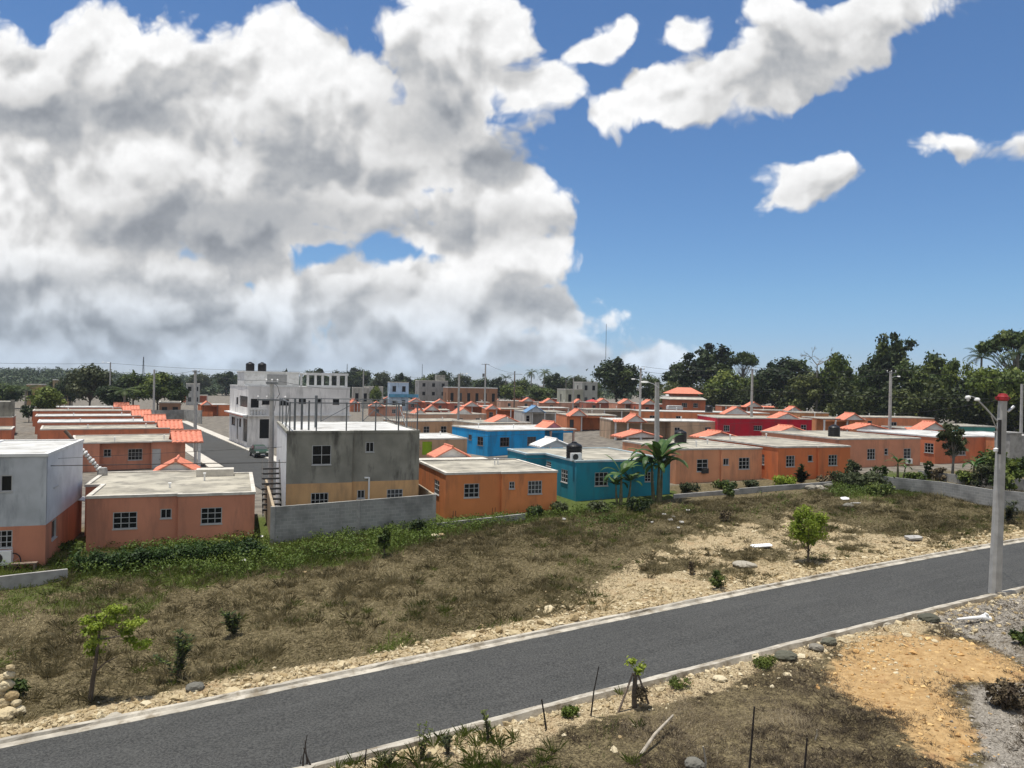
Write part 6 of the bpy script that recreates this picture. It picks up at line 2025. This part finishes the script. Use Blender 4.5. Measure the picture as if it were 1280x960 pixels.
z7 = P7['top'][2] - P7.location.z; crossarm(P7, z7 - .05, .9); crossarm(P7, z7 - 1.35, 2.2, 4)
mb = MB(); pts = [Vector((.1, -.2, z7)), Vector((.45, -.2, z7 - .3)), Vector((.6, -.2, z7 - .9)), Vector((.35, -.2, z7 - 1.3)), Vector((.2, -.2, z7 - 2.2))]; mb.tube(pts, .02, 5); mb.build('cable_loop', M_IRON, P7)
P8 = plain_pole(193, 462, 150, .4, .3, 'thin concrete pole at the far end of the stepped house row')
P9 = plain_pole(138, 453, 188, .36, .26, 'thin lamp pole beside the big dark olive tree', cat='lamp post', name='lamp_post'); lamp_arm(P9, P9['top'][2] - P9.location.z - .1, (-1.6, 0, .1), .5)
P10 = plain_pole(454.5, 463, 185, .34, .26, 'far thin pole right of the white corner building')
P11 = plain_pole(574, 467, 128, .4, .32, 'tall lamp post with one straight arm in the middle distance', cat='lamp post', name='lamp_post'); lamp_arm(P11, P11['top'][2] - P11.location.z - .05, (1.2, 0, .05), .3)
P12 = plain_pole(607, 455, 225, .5, .4, 'tall pole with T shaped top on the skyline'); crossarm(P12, P12['top'][2] - P12.location.z - .1, 2.4)
mb = MB(); mb.lathe([(.3, -.5), (.34, -.4), (.34, .4), (.3, .5)], 10); mb.build('transformer', M_STEEL, P12, (-.6, 0, P12['top'][2] - P12.location.z - 3.4))
P13 = plain_pole(643.5, 464, 225, .5, .34, 'pole with two wide crossarms left of the twin palms', m=M_WOOD); z13 = P13['top'][2] - P13.location.z; crossarm(P13, z13 - .9, 4.6); crossarm(P13, z13 - 4.6, 3.4)
P14 = plain_pole(717, 473, 235, .4, .3, 'far grey pole left of the big round tree')
P15 = plain_pole(1277.5, 480, 106, .4, .3, 'concrete pole cut by the right picture edge')


def mast(u, vt, depth, w, label, lattice=False):
    p = at_depth(u, vt, depth); z = float(zplain(p.x, p.y)) - 2
    e = empty('radio_mast', (p.x, p.y, z)); tag(e, label, 'mast'); H = p.z - z
    mb = MB()
    if not lattice: mb.tube([(0, 0, 0), (0, 0, H)], [w, w * .6], 5)
    else:
        for a in (0, 2.1, 4.2):
            mb.bar((w * 3 * math.cos(a), w * 3 * math.sin(a), 0), (w * .4 * math.cos(a), w * .4 * math.sin(a), H), w * .5)
        for k in range(8):
            zz = H * (.25 + .1 * k); r = w * 3 * (1 - zz / H) + w * .4
            mb.bar((-r, 0, zz), (r, 0, zz + H * .05), w * .3); mb.bar((-r * (2.2 if k > 4 else 1), 0, zz), (r * (2.2 if k > 4 else 1), 0, zz), w * .3)
    mb.build('lattice' if lattice else 'rod', M_STEEL, e)


mast(758, 405, 520, .24, 'thin tall radio mast on the skyline left of the big round tree')
mast(528, 455, 560, .28, 'thin short mast on the skyline above the pale blue building')
mast(179.5, 446, 640, .5, 'lattice power pylon on the skyline above the left trees', True)
mast(434, 455, 640, .35, 'small lattice pylon on the skyline behind the white pergola', True)


def wire(a, b, sag, r, label, n=18):
    a, b = Vector(a), Vector(b)
    pts = [a.lerp(b, t) - Vector((0, 0, sag * 4 * t * (1 - t))) for t in np.linspace(0, 1, n)]
    mb = MB(); mb.tube(pts, r, 5); tag(mb.build('cable', M_IRON), label, 'cable')


TOP = lambda e, dz=0: Vector(e['top']) + Vector((0, -.2, dz))
wire(at_depth(-60, 584, 36), at_depth(826, 571, 65.8), .0, .022, 'thick black cable strung low before the houses and the cement house')
p_ = at_depth(1014, 524.5, 124)
wire(at_depth(-60, 580, 36.5), p_, .0, .011, 'thin grey wire rising from the left houses to the crimson house')
wire(TOP(P7, .2), TOP(P6, .1), .5, .016, 'wire from the stair pole to the street pavement pole')
wire(TOP(P7, .2), at_depth(440, 486, 112), .3, .016, 'wire from the stair pole past the white corner building')
wire(TOP(P6, .0), TOP(P8, .0), .6, .02, 'wire between the two poles of the left street')
for k, dz in enumerate((.3, -.5)):
    nm = ('upper', 'lower')[k]
    wire(TOP(P3, dz), TOP(P4, dz), .7, .022, f'{nm} power wire from the round tree pole to the forest pole')
    wire(TOP(P4, dz), TOP(P5, dz), .6, .022, f'{nm} power wire between the two poles before the forest')
    wire(TOP(P5, dz), at_depth(1340, 474 + 5 * k, 98), .4, .02, f'{nm} power wire from the pointed tree pole out of the picture')
wire(TOP(P2, -.2), at_depth(1340, 497, 110), .6, .016, 'long thin wire from the centre lamp post across the forest foot')
wire(TOP(P1, -.1) + Vector((0, .4, 0)), at_depth(1074, 514, 99.9), .5, .012, 'wire from the big lamp post down to the tiled canopies')
wire(at_depth(-60, 452, 150), TOP(P9, -.2), .3, .03, 'wire on the left skyline ending at the thin lamp pole')
wire(TOP(P9, -.2), at_depth(452, 463.5, 184.8), .8, .03, 'long wire on the left skyline behind the white building')
wire(TOP(P10, -.3), TOP(P11, -.3), .8, .018, 'wire from the far thin pole to the tall lamp post')
wire(TOP(P12, .2), TOP(P13, -.6), .5, .03, 'wire between the T pole and the crossarm pole')


# ------------------------------------------------------------------ parked car
def car(p, yaw, label):
    e = empty('parked_car', p, yaw); tag(e, label, 'car')
    L, Wc = 4.2, 1.72
    paintm = mat('green_car_paint', (.018, .05, .028), .3, .05, 3, spec=.5)
    prof = [(-2.1, .42), (-2.12, .70), (-2.0, .86), (-1.15, .95), (1.55, .98), (2.0, .90), (2.1, .66), (2.08, .38)]      # lower body, nose at -x
    cab = [(-1.15, .95), (-.45, 1.40), (.15, 1.46), (.95, 1.42), (1.6, .98)]

    def loft(mb, pr, w0, w1, zlo, mt=0):
        n = len(pr); V = []
        for s in (-1, 1):
            for x, z in pr:
                f = 0 if len(pr) > 6 else (z - .95) / .5
                w = w0 + (w1 - w0) * max(0, f)
                if len(pr) > 6 and abs(x) > 1.9: w *= .93
                V.append((x, s * w / 2, z))
        fs = [(k, k + 1, n + k + 1, n + k) for k in range(n - 1)] + [(n - 1, 0, n, 2 * n - 1)] + [tuple(range(n))[::-1], tuple(range(n, 2 * n))]
        mb.add(V, fs, mt)
    mb = MB(); loft(mb, prof, Wc, Wc, .4); b = mb.build('body', paintm, e)
    mb = MB(); loft(mb, cab, Wc * .93, Wc * .74, .9); mb.build('cabin', paintm, e)
    g = lambda pts, nm: (lambda m_: (m_.add(pts, [(0, 1, 2, 3)]), m_.build(nm, M_GLASS, e)))(MB())
    o = .012
    g([(-1.08 - o, -.70, 1.0 + o), (-1.08 - o, .70, 1.0 + o), (-.52 - o, .60, 1.36 + o), (-.52 - o, -.60, 1.36 + o)], 'windscreen')
    g([(1.53 + o, .70, 1.03 + o), (1.53 + o, -.70, 1.03 + o), (1.03 + o, -.60, 1.38 + o), (1.03 + o, .60, 1.38 + o)], 'rear_window')
    for s in (-1, 1):
        for x0, x1, x2, x3 in ((-.92, .12, .12, -.42), (.2, 1.35, .88, .2)):
            g([(x0, s * .805, 1.0), (x1, s * .805, 1.0), (x2, s * .68, 1.38), (x3, s * .68, 1.38)], 'side_window')
        for x in (-1.3, 1.3):
            mb = MB(); mb.tube([(x, s * .68, .31), (x, s * .88, .31)], .31, 18); wl = mb.build('wheel', M_BLACK, e)
            mb = MB(); mb.tube([(x, s * .87, .31), (x, s * .89, .31)], .18, 14); mb.build('rim', M_GALV, wl)
        mb = MB(); mb.box(-2.14, s * .62 - .17, .66, -2.05, s * .62 + .17, .80); mb.build('headlight', M_PVC, e)
        mb = MB(); mb.box(2.04, s * .64 - .14, .72, 2.13, s * .64 + .14, .9); mb.build('tail_light', mat('tail_red', (.3, .01, .01), .3, .02, 1), e)
        mb = MB(); mb.box(-.85, s * .97 - .1, .98, -.7, s * .97 + .08, 1.1); mb.build('wing_mirror', M_BLACK, e)
    for x0, x1 in ((-2.17, -2.06), (2.06, 2.15)):
        mb = MB(); mb.box(x0, -.8, .36, x1, .8, .56); mb.build('bumper', M_BLACK, e)
    mb = MB(); mb.box(-2.18, -.26, .42, -2.16, .26, .52); mb.build('number_plate', M_PVC, e)
    return e


pc = on_(325.5, 573, zplain); car(Vector((pc.x - .8, pc.y + 1.8, float(zbase(pc.x)) + .06)), R_(120.5), 'dark green car parked on the street before the white corner building')


# ------------------------------------------------------------------ stones
def rock_verts(rs, n):
    t = (1 + 5 ** .5) / 2
    ico = np.array([(-1, t, 0), (1, t, 0), (-1, -t, 0), (1, -t, 0), (0, -1, t), (0, 1, t), (0, -1, -t), (0, 1, -t), (t, 0, -1), (t, 0, 1), (-t, 0, -1), (-t, 0, 1)]) / 1.9
    fc = np.array([(0, 11, 5), (0, 5, 1), (0, 1, 7), (0, 7, 10), (0, 10, 11), (1, 5, 9), (5, 11, 4), (11, 10, 2), (10, 7, 6), (7, 1, 8), (3, 9, 4), (3, 4, 2), (3, 2, 6), (3, 6, 8), (3, 8, 9), (4, 9, 5), (2, 4, 11), (6, 2, 10), (8, 6, 7), (9, 8, 1)])
    V = ico[None] * rs.uniform(.6, 1.35, (n, 12, 1)) * rs.uniform(.55, 1.3, (n, 1, 3)) * np.array([1, 1, .7])
    a = rs.uniform(0, 6.28, n); c, s = np.cos(a), np.sin(a)
    V = np.stack([V[..., 0] * c[:, None] - V[..., 1] * s[:, None], V[..., 0] * s[:, None] + V[..., 1] * c[:, None], V[..., 2]], -1)
    return V, fc


def stones(name, seed, x, y, size, m, label):
    rs = np.random.RandomState(seed); n = len(x)
    V, fc = rock_verts(rs, n)
    V = V * size[:, None, None] + np.stack([x, y, zg(x, y) + size * .12], 1)[:, None]
    Fq = (fc[None] + 12 * np.arange(n)[:, None, None]).reshape(-1, 3)
    T = np.repeat(rs.rand(n), 12)
    return tag(link(name, npmesh(name, V.reshape(-1, 3), Fq, m, T)), label, 'rubble', kind='stuff')


def stone_mat(name, c0, c1, c2):
    m = leaf_mat(name, c0, c1, c2, 0, .95)
    nt = m.node_tree; b = nt.nodes['Principled BSDF']; geo = N(nt, 'ShaderNodeNewGeometry')
    n3 = N(nt, 'ShaderNodeTexNoise'); n3.inputs['Scale'].default_value = 14; n3.inputs['Detail'].default_value = 6
    nt.links.new(geo.outputs['Position'], n3.inputs['Vector'])
    bp = N(nt, 'ShaderNodeBump'); bp.inputs['Strength'].default_value = .7; bp.inputs['Distance'].default_value = .05
    nt.links.new(n3.outputs['Fac'], bp.inputs['Height']); nt.links.new(bp.outputs[0], b.inputs['Normal'])
    return m


M_LIME = stone_mat('limestone', (.30, .225, .12), (.44, .36, .22), (.56, .49, .34))
M_ROCK = stone_mat('grey_rock', (.14, .135, .115), (.24, .22, .18), (.36, .33, .27))
M_GRAVEL = stone_mat('gravel', (.15, .135, .115), (.26, .235, .20), (.42, .385, .33))
rs = np.random.RandomState(50)
D_ = Vector((FB.x - FA.x, FB.y - FA.y)).normalized(); NR_ = Vector((-D_.y, D_.x))
n = 7500; t = rs.uniform(-6, 75, n); o = .28 + np.abs(rs.normal(0, .6, n)) * (1 + (t > 18) * 1.2)
x, y = FA.x + D_.x * t + NR_.x * o, FA.y + D_.y * t + NR_.y * o
stones('rubble', 51, x, y, np.clip(rs.lognormal(-3.0, .55, n), .02, .22), M_LIME, 'broken cream limestone heaped along the far kerb of the road')
n = 4200; t = rs.uniform(-4, 60, n); o = .3 + np.abs(rs.normal(0, .85, n)) * (1 + (t > 14) * .8)
x, y = NA.x + D_.x * t - NR_.x * o, NA.y + D_.y * t - NR_.y * o
stones('rubble', 52, x, y, np.clip(rs.lognormal(-3.15, .5, n), .016, .17), M_LIME, 'loose cream limestone lumps along the near kerb of the road')
n = 26000; y = np.sqrt(rs.uniform(20 ** 2, 66 ** 2, n)); x = y * rs.uniform(-.1, .8, n)
l = masks(x, y)[0] * (dfar(x, y) > 1.0); k = rs.rand(n) < l; x, y = x[k][:6000], y[k][:6000]
stones('rubble', 53, x, y, np.clip(rs.lognormal(-3.25, .5, len(x)), .016, .16), M_LIME, 'small limestone pieces strewn over the bare part of the field')
n = 30000; y = np.sqrt(rs.uniform(13 ** 2, 34 ** 2, n)); x = y * rs.uniform(.2, .8, n)
g_ = masks(x, y)[3] * (dnear(x, y) > .8); k = rs.rand(n) < g_; x, y = x[k][:5500], y[k][:5500]
stones('gravel', 54, x, y, np.clip(rs.lognormal(-3.7, .5, len(x)), .012, .09), M_GRAVEL, 'grey gravel and chips over the near plot on the right')
n = 9000; y = np.sqrt(rs.uniform(13 ** 2, 34 ** 2, n)); x = y * rs.uniform(.2, .8, n)
s_ = masks(x, y)[2] * (dnear(x, y) > .6); k = rs.rand(n) < s_ * .5; x, y = x[k][:1300], y[k][:1300]
stones('sand_lumps', 55, x, y, np.clip(rs.lognormal(-3.4, .55, len(x)), .015, .14), stone_mat('sand_lump', (.30, .17, .07), (.46, .28, .11), (.58, .40, .18)), 'lumps and crusts on the orange sand patch')


def boulder(u, v, wpx, label, seed, m=M_ROCK, flat=.6, group=None, dz=0.0):
    p = ground(u, v); r = wpx / F_PX * p.y / 2
    rs = np.random.RandomState(seed); import bmesh
    bm = bmesh.new(); bmesh.ops.create_icosphere(bm, subdivisions=3, radius=1)
    for q in bm.verts:
        d = q.co.normalized()
        f = 1 + .45 * (fbm(d.x * 1.3 + seed, d.y * 1.3 + d.z * 1.7, 3, 1.0) - .5) + .2 * (fbm(d.x * 4 + seed, d.z * 4 + d.y * 3, 2, 1.0) - .5)
        q.co = Vector((d.x * r * f, d.y * r * f * .8, d.z * r * f * flat + r * flat * .45))
    me = bpy.data.meshes.new('boulder'); bm.to_mesh(me); bm.free(); me.materials.append(m)
    a = me.attributes.new('tone', 'FLOAT', 'POINT'); a.data.foreach_set('value', [rs.rand()] * len(me.vertices))
    o = link('boulder', me, None, p + Vector((0, 0, dz))); o.rotation_euler = (0, 0, rs.uniform(-.4, .4)); tag(o, label, 'boulder', group)


M_DBL = stone_mat('dark_boulder', (.06, .06, .045), (.10, .10, .075), (.15, .145, .11))
boulder(982, 823, 28, 'dark flat boulder at the near kerb', 1, M_DBL, .5)
boulder(1020, 812, 18, 'smaller brownish stone right of the dark flat boulder', 2, M_ROCK)
boulder(1036, 805, 20, 'dark broken stone right of the smaller brownish stone', 3, M_DBL)
boulder(1104, 784, 22, 'grey concrete lump on the near kerb edge', 4, M_ROCK, .45)
boulder(1161, 775, 26, 'long dark grey stone at the near kerb below the lamp post', 5, M_DBL, .4)
boulder(900, 850, 18, 'pale flat stone in the near verge', 6, M_LIME, .4)
boulder(244, 862, 22, 'rounded grey white stone behind the far kerb at lower left', 7, M_ROCK, .6)
boulder(142, 898, 20, 'flat grey stone on the far kerb rubble at lower left', 8, M_ROCK, .45)
boulder(868, 958, 24, 'whitish stone at the bottom edge of the picture', 9, M_ROCK, .6)
boulder(931, 708, 30, 'flat dark and white slab lying on the limestone field', 10, M_ROCK, .3)
boulder(1060, 634, 14, 'small grey stone in the upper right of the field', 19, M_ROCK, .5)
for k, (u, v, w_, dz) in enumerate(((8, 898, 26, 0), (-8, 897, 28, 0), (22, 893, 20, 0), (4, 893, 24, .25), (14, 892, 18, .45), (-6, 892, 26, .5), (6, 891, 20, .75), (10, 890, 14, 1.05), (12, 890, 11, 1.28), (20, 893, 12, .3), (0, 891, 16, .95))):
    boulder(u, v, w_, 'cream limestone block in the heap at the lower left picture edge', 30 + k, M_LIME, .7, 'limestone blocks of the heap', dz)
for k, (u, v, w_) in enumerate(((1014, 612, 14), (1024, 611, 11), (1036, 610, 14), (1030, 613, 9))):
    boulder(u, v, w_, 'pale rubble block dumped below the orange house with white framed windows', 60 + k, M_ROCK, .6, 'dumped rubble blocks')
for k, (u, v, w_) in enumerate(((543, 672, 12), (552, 670, 9), (548, 675, 7))):
    boulder(u, v, w_, 'pale rubble lump at the right end of the block wall', 70 + k, M_LIME, .6, 'rubble lumps by the block wall')


# ------------------------------------------------------------------ litter, boards, sticks
def flat_piece(u, v, wpx, label, seed, asp=.35, m=M_PVC, th=.03, rot=0.0, name='board', cat='board', group=None, tilt=.1):
    p = ground(u, v); L = wpx / F_PX * p.y; rs = np.random.RandomState(seed)
    mb = MB(); n = 9; out = []
    for k in range(n):
        a = 2 * math.pi * k / n; r = 1 + rs.uniform(-.22, .15)
        out.append((math.copysign(abs(math.cos(a)) ** .5, math.cos(a)) * L / 2 * r, math.copysign(abs(math.sin(a)) ** .5, math.sin(a)) * L * asp / 2 * r))
    V = [(a, b, rs.uniform(0, .03)) for a, b in out] + [(a, b, th + rs.uniform(0, .04)) for a, b in out]
    mb.add(V, [tuple(range(n))[::-1], tuple(range(n, 2 * n))] + [(k, (k + 1) % n, n + (k + 1) % n, n + k) for k in range(n)])
    o = mb.build(name, m, None, p + Vector((0, 0, .10))); o.rotation_euler = (tilt, rs.uniform(-.08, .08), rot); tag(o, label, cat, group)


flat_piece(951, 685, 32, 'long white board lying on the bare limestone left of the young tree', 1, .4, rot=.15)
flat_piece(1056, 625, 11, 'small white sheet in the upper right of the field', 2, .7, tilt=.3)
flat_piece(1070, 631, 13, 'pale grey plank near the small white sheet', 3, .3, M_CONC)
flat_piece(1142, 676, 20, 'crumpled grey white sacking on the verge before the boundary wall', 4, .6, M_CONC, .12)
flat_piece(648, 640, 16, 'pale slab leaning at the foot of the bright orange house', 5, .4, M_CONC, .08)
flat_piece(300, 938, 5, 'tiny pale green scrap of plastic on the road', 6, .7, mat('plastic_green', (.35, .55, .48), .5, .05, 1), .01, name='plastic_scrap', cat='litter', tilt=.02)
for k, (u, v, s_) in enumerate(((306, 703, 6), (310, 695, 4), (318, 690, 6), (325, 686, 5), (316, 699, 3), (327, 673, 4))):
    flat_piece(u, v, s_, 'white scrap of litter in the weeds at the right end of the hedge', 80 + k, .8, name='litter', cat='litter', group='white litter by the hedge', tilt=.5)
for k, (u, v, s_) in enumerate(((705, 651, 5), (830, 645, 5), (842, 648, 4), (852, 655, 6), (848, 662, 4), (838, 652, 7), (860, 640, 5), (815, 655, 4))):
    flat_piece(u, v, s_, 'white scrap of litter on the grass below the banana plants', 100 + k, .7, M_CONC, name='litter', cat='litter', group='white litter below the banana plants', tilt=.4)
for k, (u, v, s_) in enumerate(((381, 718, 5), (430, 693, 3), (460, 690, 3))):
    flat_piece(u, v, s_, 'yellowish scrap in the creeper below the block wall', 120 + k, .6, M_LIME, name='litter', cat='litter', group='scraps below the block wall', tilt=.4)

# white plumbing piece on the gravel
p = ground(1224, 777); e = empty('drain_pipe', p + Vector((0, 0, .16)), .12); tag(e, 'white plastic pipe with a flared fitting lying on the gravel', 'pipe')
sc = 1 / F_PX * p.y
mb = MB(); mb.tube([(-30 * sc, 0, -.05), (-12 * sc, 0, -.02), (2 * sc, 0, 0)], [.035, .06, .07], 10); mb.build('tube', M_PVC, e)
mb = MB(); mb.tube([(2 * sc, 0, 0), (6 * sc, 0, 0), (14 * sc, -.04, -.06)], [.075, .13, .10], 12); mb.tube([(7 * sc, 0, .02), (9 * sc, -.05, .16)], [.09, .075], 12); mb.build('fitting', M_PVC, e)


def stick(a, b, r0, r1, label, m=M_WOOD, lift=0.0, kink=.02):
    """a = base pixel on the ground, b = tip pixel"""
    p = ground(*a); q = at_depth(b[0], b[1], p.y - .05)
    rs = np.random.RandomState(int(a[0])); mid = p.lerp(q, .5) + Vector(rs.normal(0, kink, 3))
    mb = MB(); mb.tube([p - Vector((0, 0, .15)) - p + Vector((0, 0, lift)), mid - p, q - p], [r0, (r0 + r1) / 2, r1], 7)
    o = mb.build('stick', m, None, p); tag(o, label, 'stick')


M_DSTICK = mat('dark_stick', (.035, .028, .024), .9, .2, 5)
M_PSTICK = mat('pale_stick', (.34, .30, .24), .9, .15, 5)
stick((684, 912), (677, 874), .028, .02, 'short dark stake left of the long dark stake at the near kerb', M_DSTICK)
stick((738, 895), (748.5, 833), .026, .014, 'long dark leaning stake at the near kerb', M_DSTICK)
stick((935, 975), (943, 883), .03, .02, 'tall dark stake standing in the near scrub', M_DSTICK)
stick((1004, 970), (1009, 922), .028, .02, 'short dark stake in the near scrub right of the tall one', M_DSTICK)
stick((457, 956), (458, 936), .022, .015, 'small dark stub at the near kerb on the left', M_DSTICK)
stick((881, 966), (879, 933), .03, .018, 'pale crooked stick standing at the bottom edge', M_PSTICK)
stick((1017, 925), (1021, 912), .02, .012, 'tiny pale stick right of the short dark stake', M_PSTICK)
# pale branch lying down
p = ground(801, 946); q = ground(841, 910) + Vector((0, 0, .35))
mb = MB(); m_ = p.lerp(q, .42) + Vector((0, 0, .12)); mb.tube([p - p + Vector((0, 0, .06)), m_ - p, q - p], [.045, .04, .025], 8); o = mb.build('branch', M_PSTICK, None, p); tag(o, 'pale bent branch lying on the near scrub', 'branch')
# dry twig bundle at the bottom left
p = ground(381, 966); e = empty('dry_twigs', p); tag(e, 'bundle of dark dry twigs at the bottom edge on the left', 'twigs')
for k, (b, t) in enumerate((((378, 975), (384, 918)), ((395, 970), (379, 934)), ((372, 972), (377, 945)), ((384, 972), (381, 925)), ((371, 975), (371, 952)))):
    a_ = at_depth(b[0], b[1], p.y) - p; c_ = at_depth(t[0], t[1], p.y + .1 * k) - p
    mb = MB(); mb.tube([a_, a_.lerp(c_, .5) + Vector((.02 * k - .04, 0, 0)), c_], [.03, .02, .008], 6); mb.build('twig', M_DSTICK, e)
# feathery weeds rising over the near kerb
for k, (u, vb, vt, lab) in enumerate(((611, 925, 886, 'tall feathery green weed at the near kerb'), (527, 948, 905, 'sparse tall weed left of the feathery green weed'), (560, 942, 912, 'brownish weed between the sparse and the feathery weed'), (482, 958, 938, 'small weed near the bottom edge on the left'))):
    p = ground(u, vb); weed(p, htop(p, u, vt), 20 / F_PX * p.y, lab, 90 + k, ML_GRASS if k < 2 else ML_GREY, 6, 34, .07)
# reinforcement bars in front of the bright orange house
for k, u in enumerate((566, 569, 615, 618.5, 666, 671)):
    p = ground(u, 653 - (u - 566) * .09); h_ = .75
    mb = MB(); mb.tube([(0, 0, -.2), (.02, 0, h_)], .022, 5); o = mb.build('rebar', M_RUST, None, p); tag(o, 'rusty bar standing on the foundation wall of the bright orange house', 'rebar', 'rusty bars on the foundation wall')
# bits on the yard before the far left house
a, z = W.on_edge(0, 17, 700); e = empty('bicycle_wheel', W.world(a, -.25, .45)); tag(e, 'dark spoked wheel leaning at the pale blue grey house', 'wheel')
mb = MB(); pts = [Vector((.42 * math.cos(t), .12 * math.sin(t), .42 * math.sin(t))) for t in np.linspace(0, 2 * math.pi, 21)]; mb.tube(pts, .03, 6, cap=False); mb.build('tyre', M_BLACK, e)
mb = MB()
for k in range(8): mb.tube([(0, 0, 0), pts[int(k * 2.5)] * .97], .008, 4)
mb.build('spokes', M_GALV, e)
a, z = W.on_edge(0, 33, 704); e = empty('garden_bench', W.world(a, -.6, .0), W.yaw); tag(e, 'rough dark bench before the pale blue grey house', 'bench')
mb = MB(); mb.box(-.6, -.18, .42, .6, .18, .47); mb.build('seat', M_WOOD, e)
for x in (-.5, .5):
    mb = MB(); mb.box(x - .05, -.16, -.2, x + .05, .16, .42); mb.build('leg', M_WOOD, e)

# ------------------------------------------------------------------ air
mb = MB(); mb.box(-2600, -400, -9.0, 2600, 2700, 70.0)
hm = bpy.data.materials.new('haze'); hm.use_nodes = True
_nt = hm.node_tree; _nt.nodes.clear()
_o = N(_nt, 'ShaderNodeOutputMaterial'); _v = N(_nt, 'ShaderNodeVolumePrincipled')
_v.inputs['Color'].default_value = (.80, .88, 1.0, 1); _v.inputs['Density'].default_value = .00012; _v.inputs['Anisotropy'].default_value = .2
_nt.links.new(_v.outputs[0], _o.inputs['Volume'])
hz = struct(mb.build('haze', hm), 'stuff')
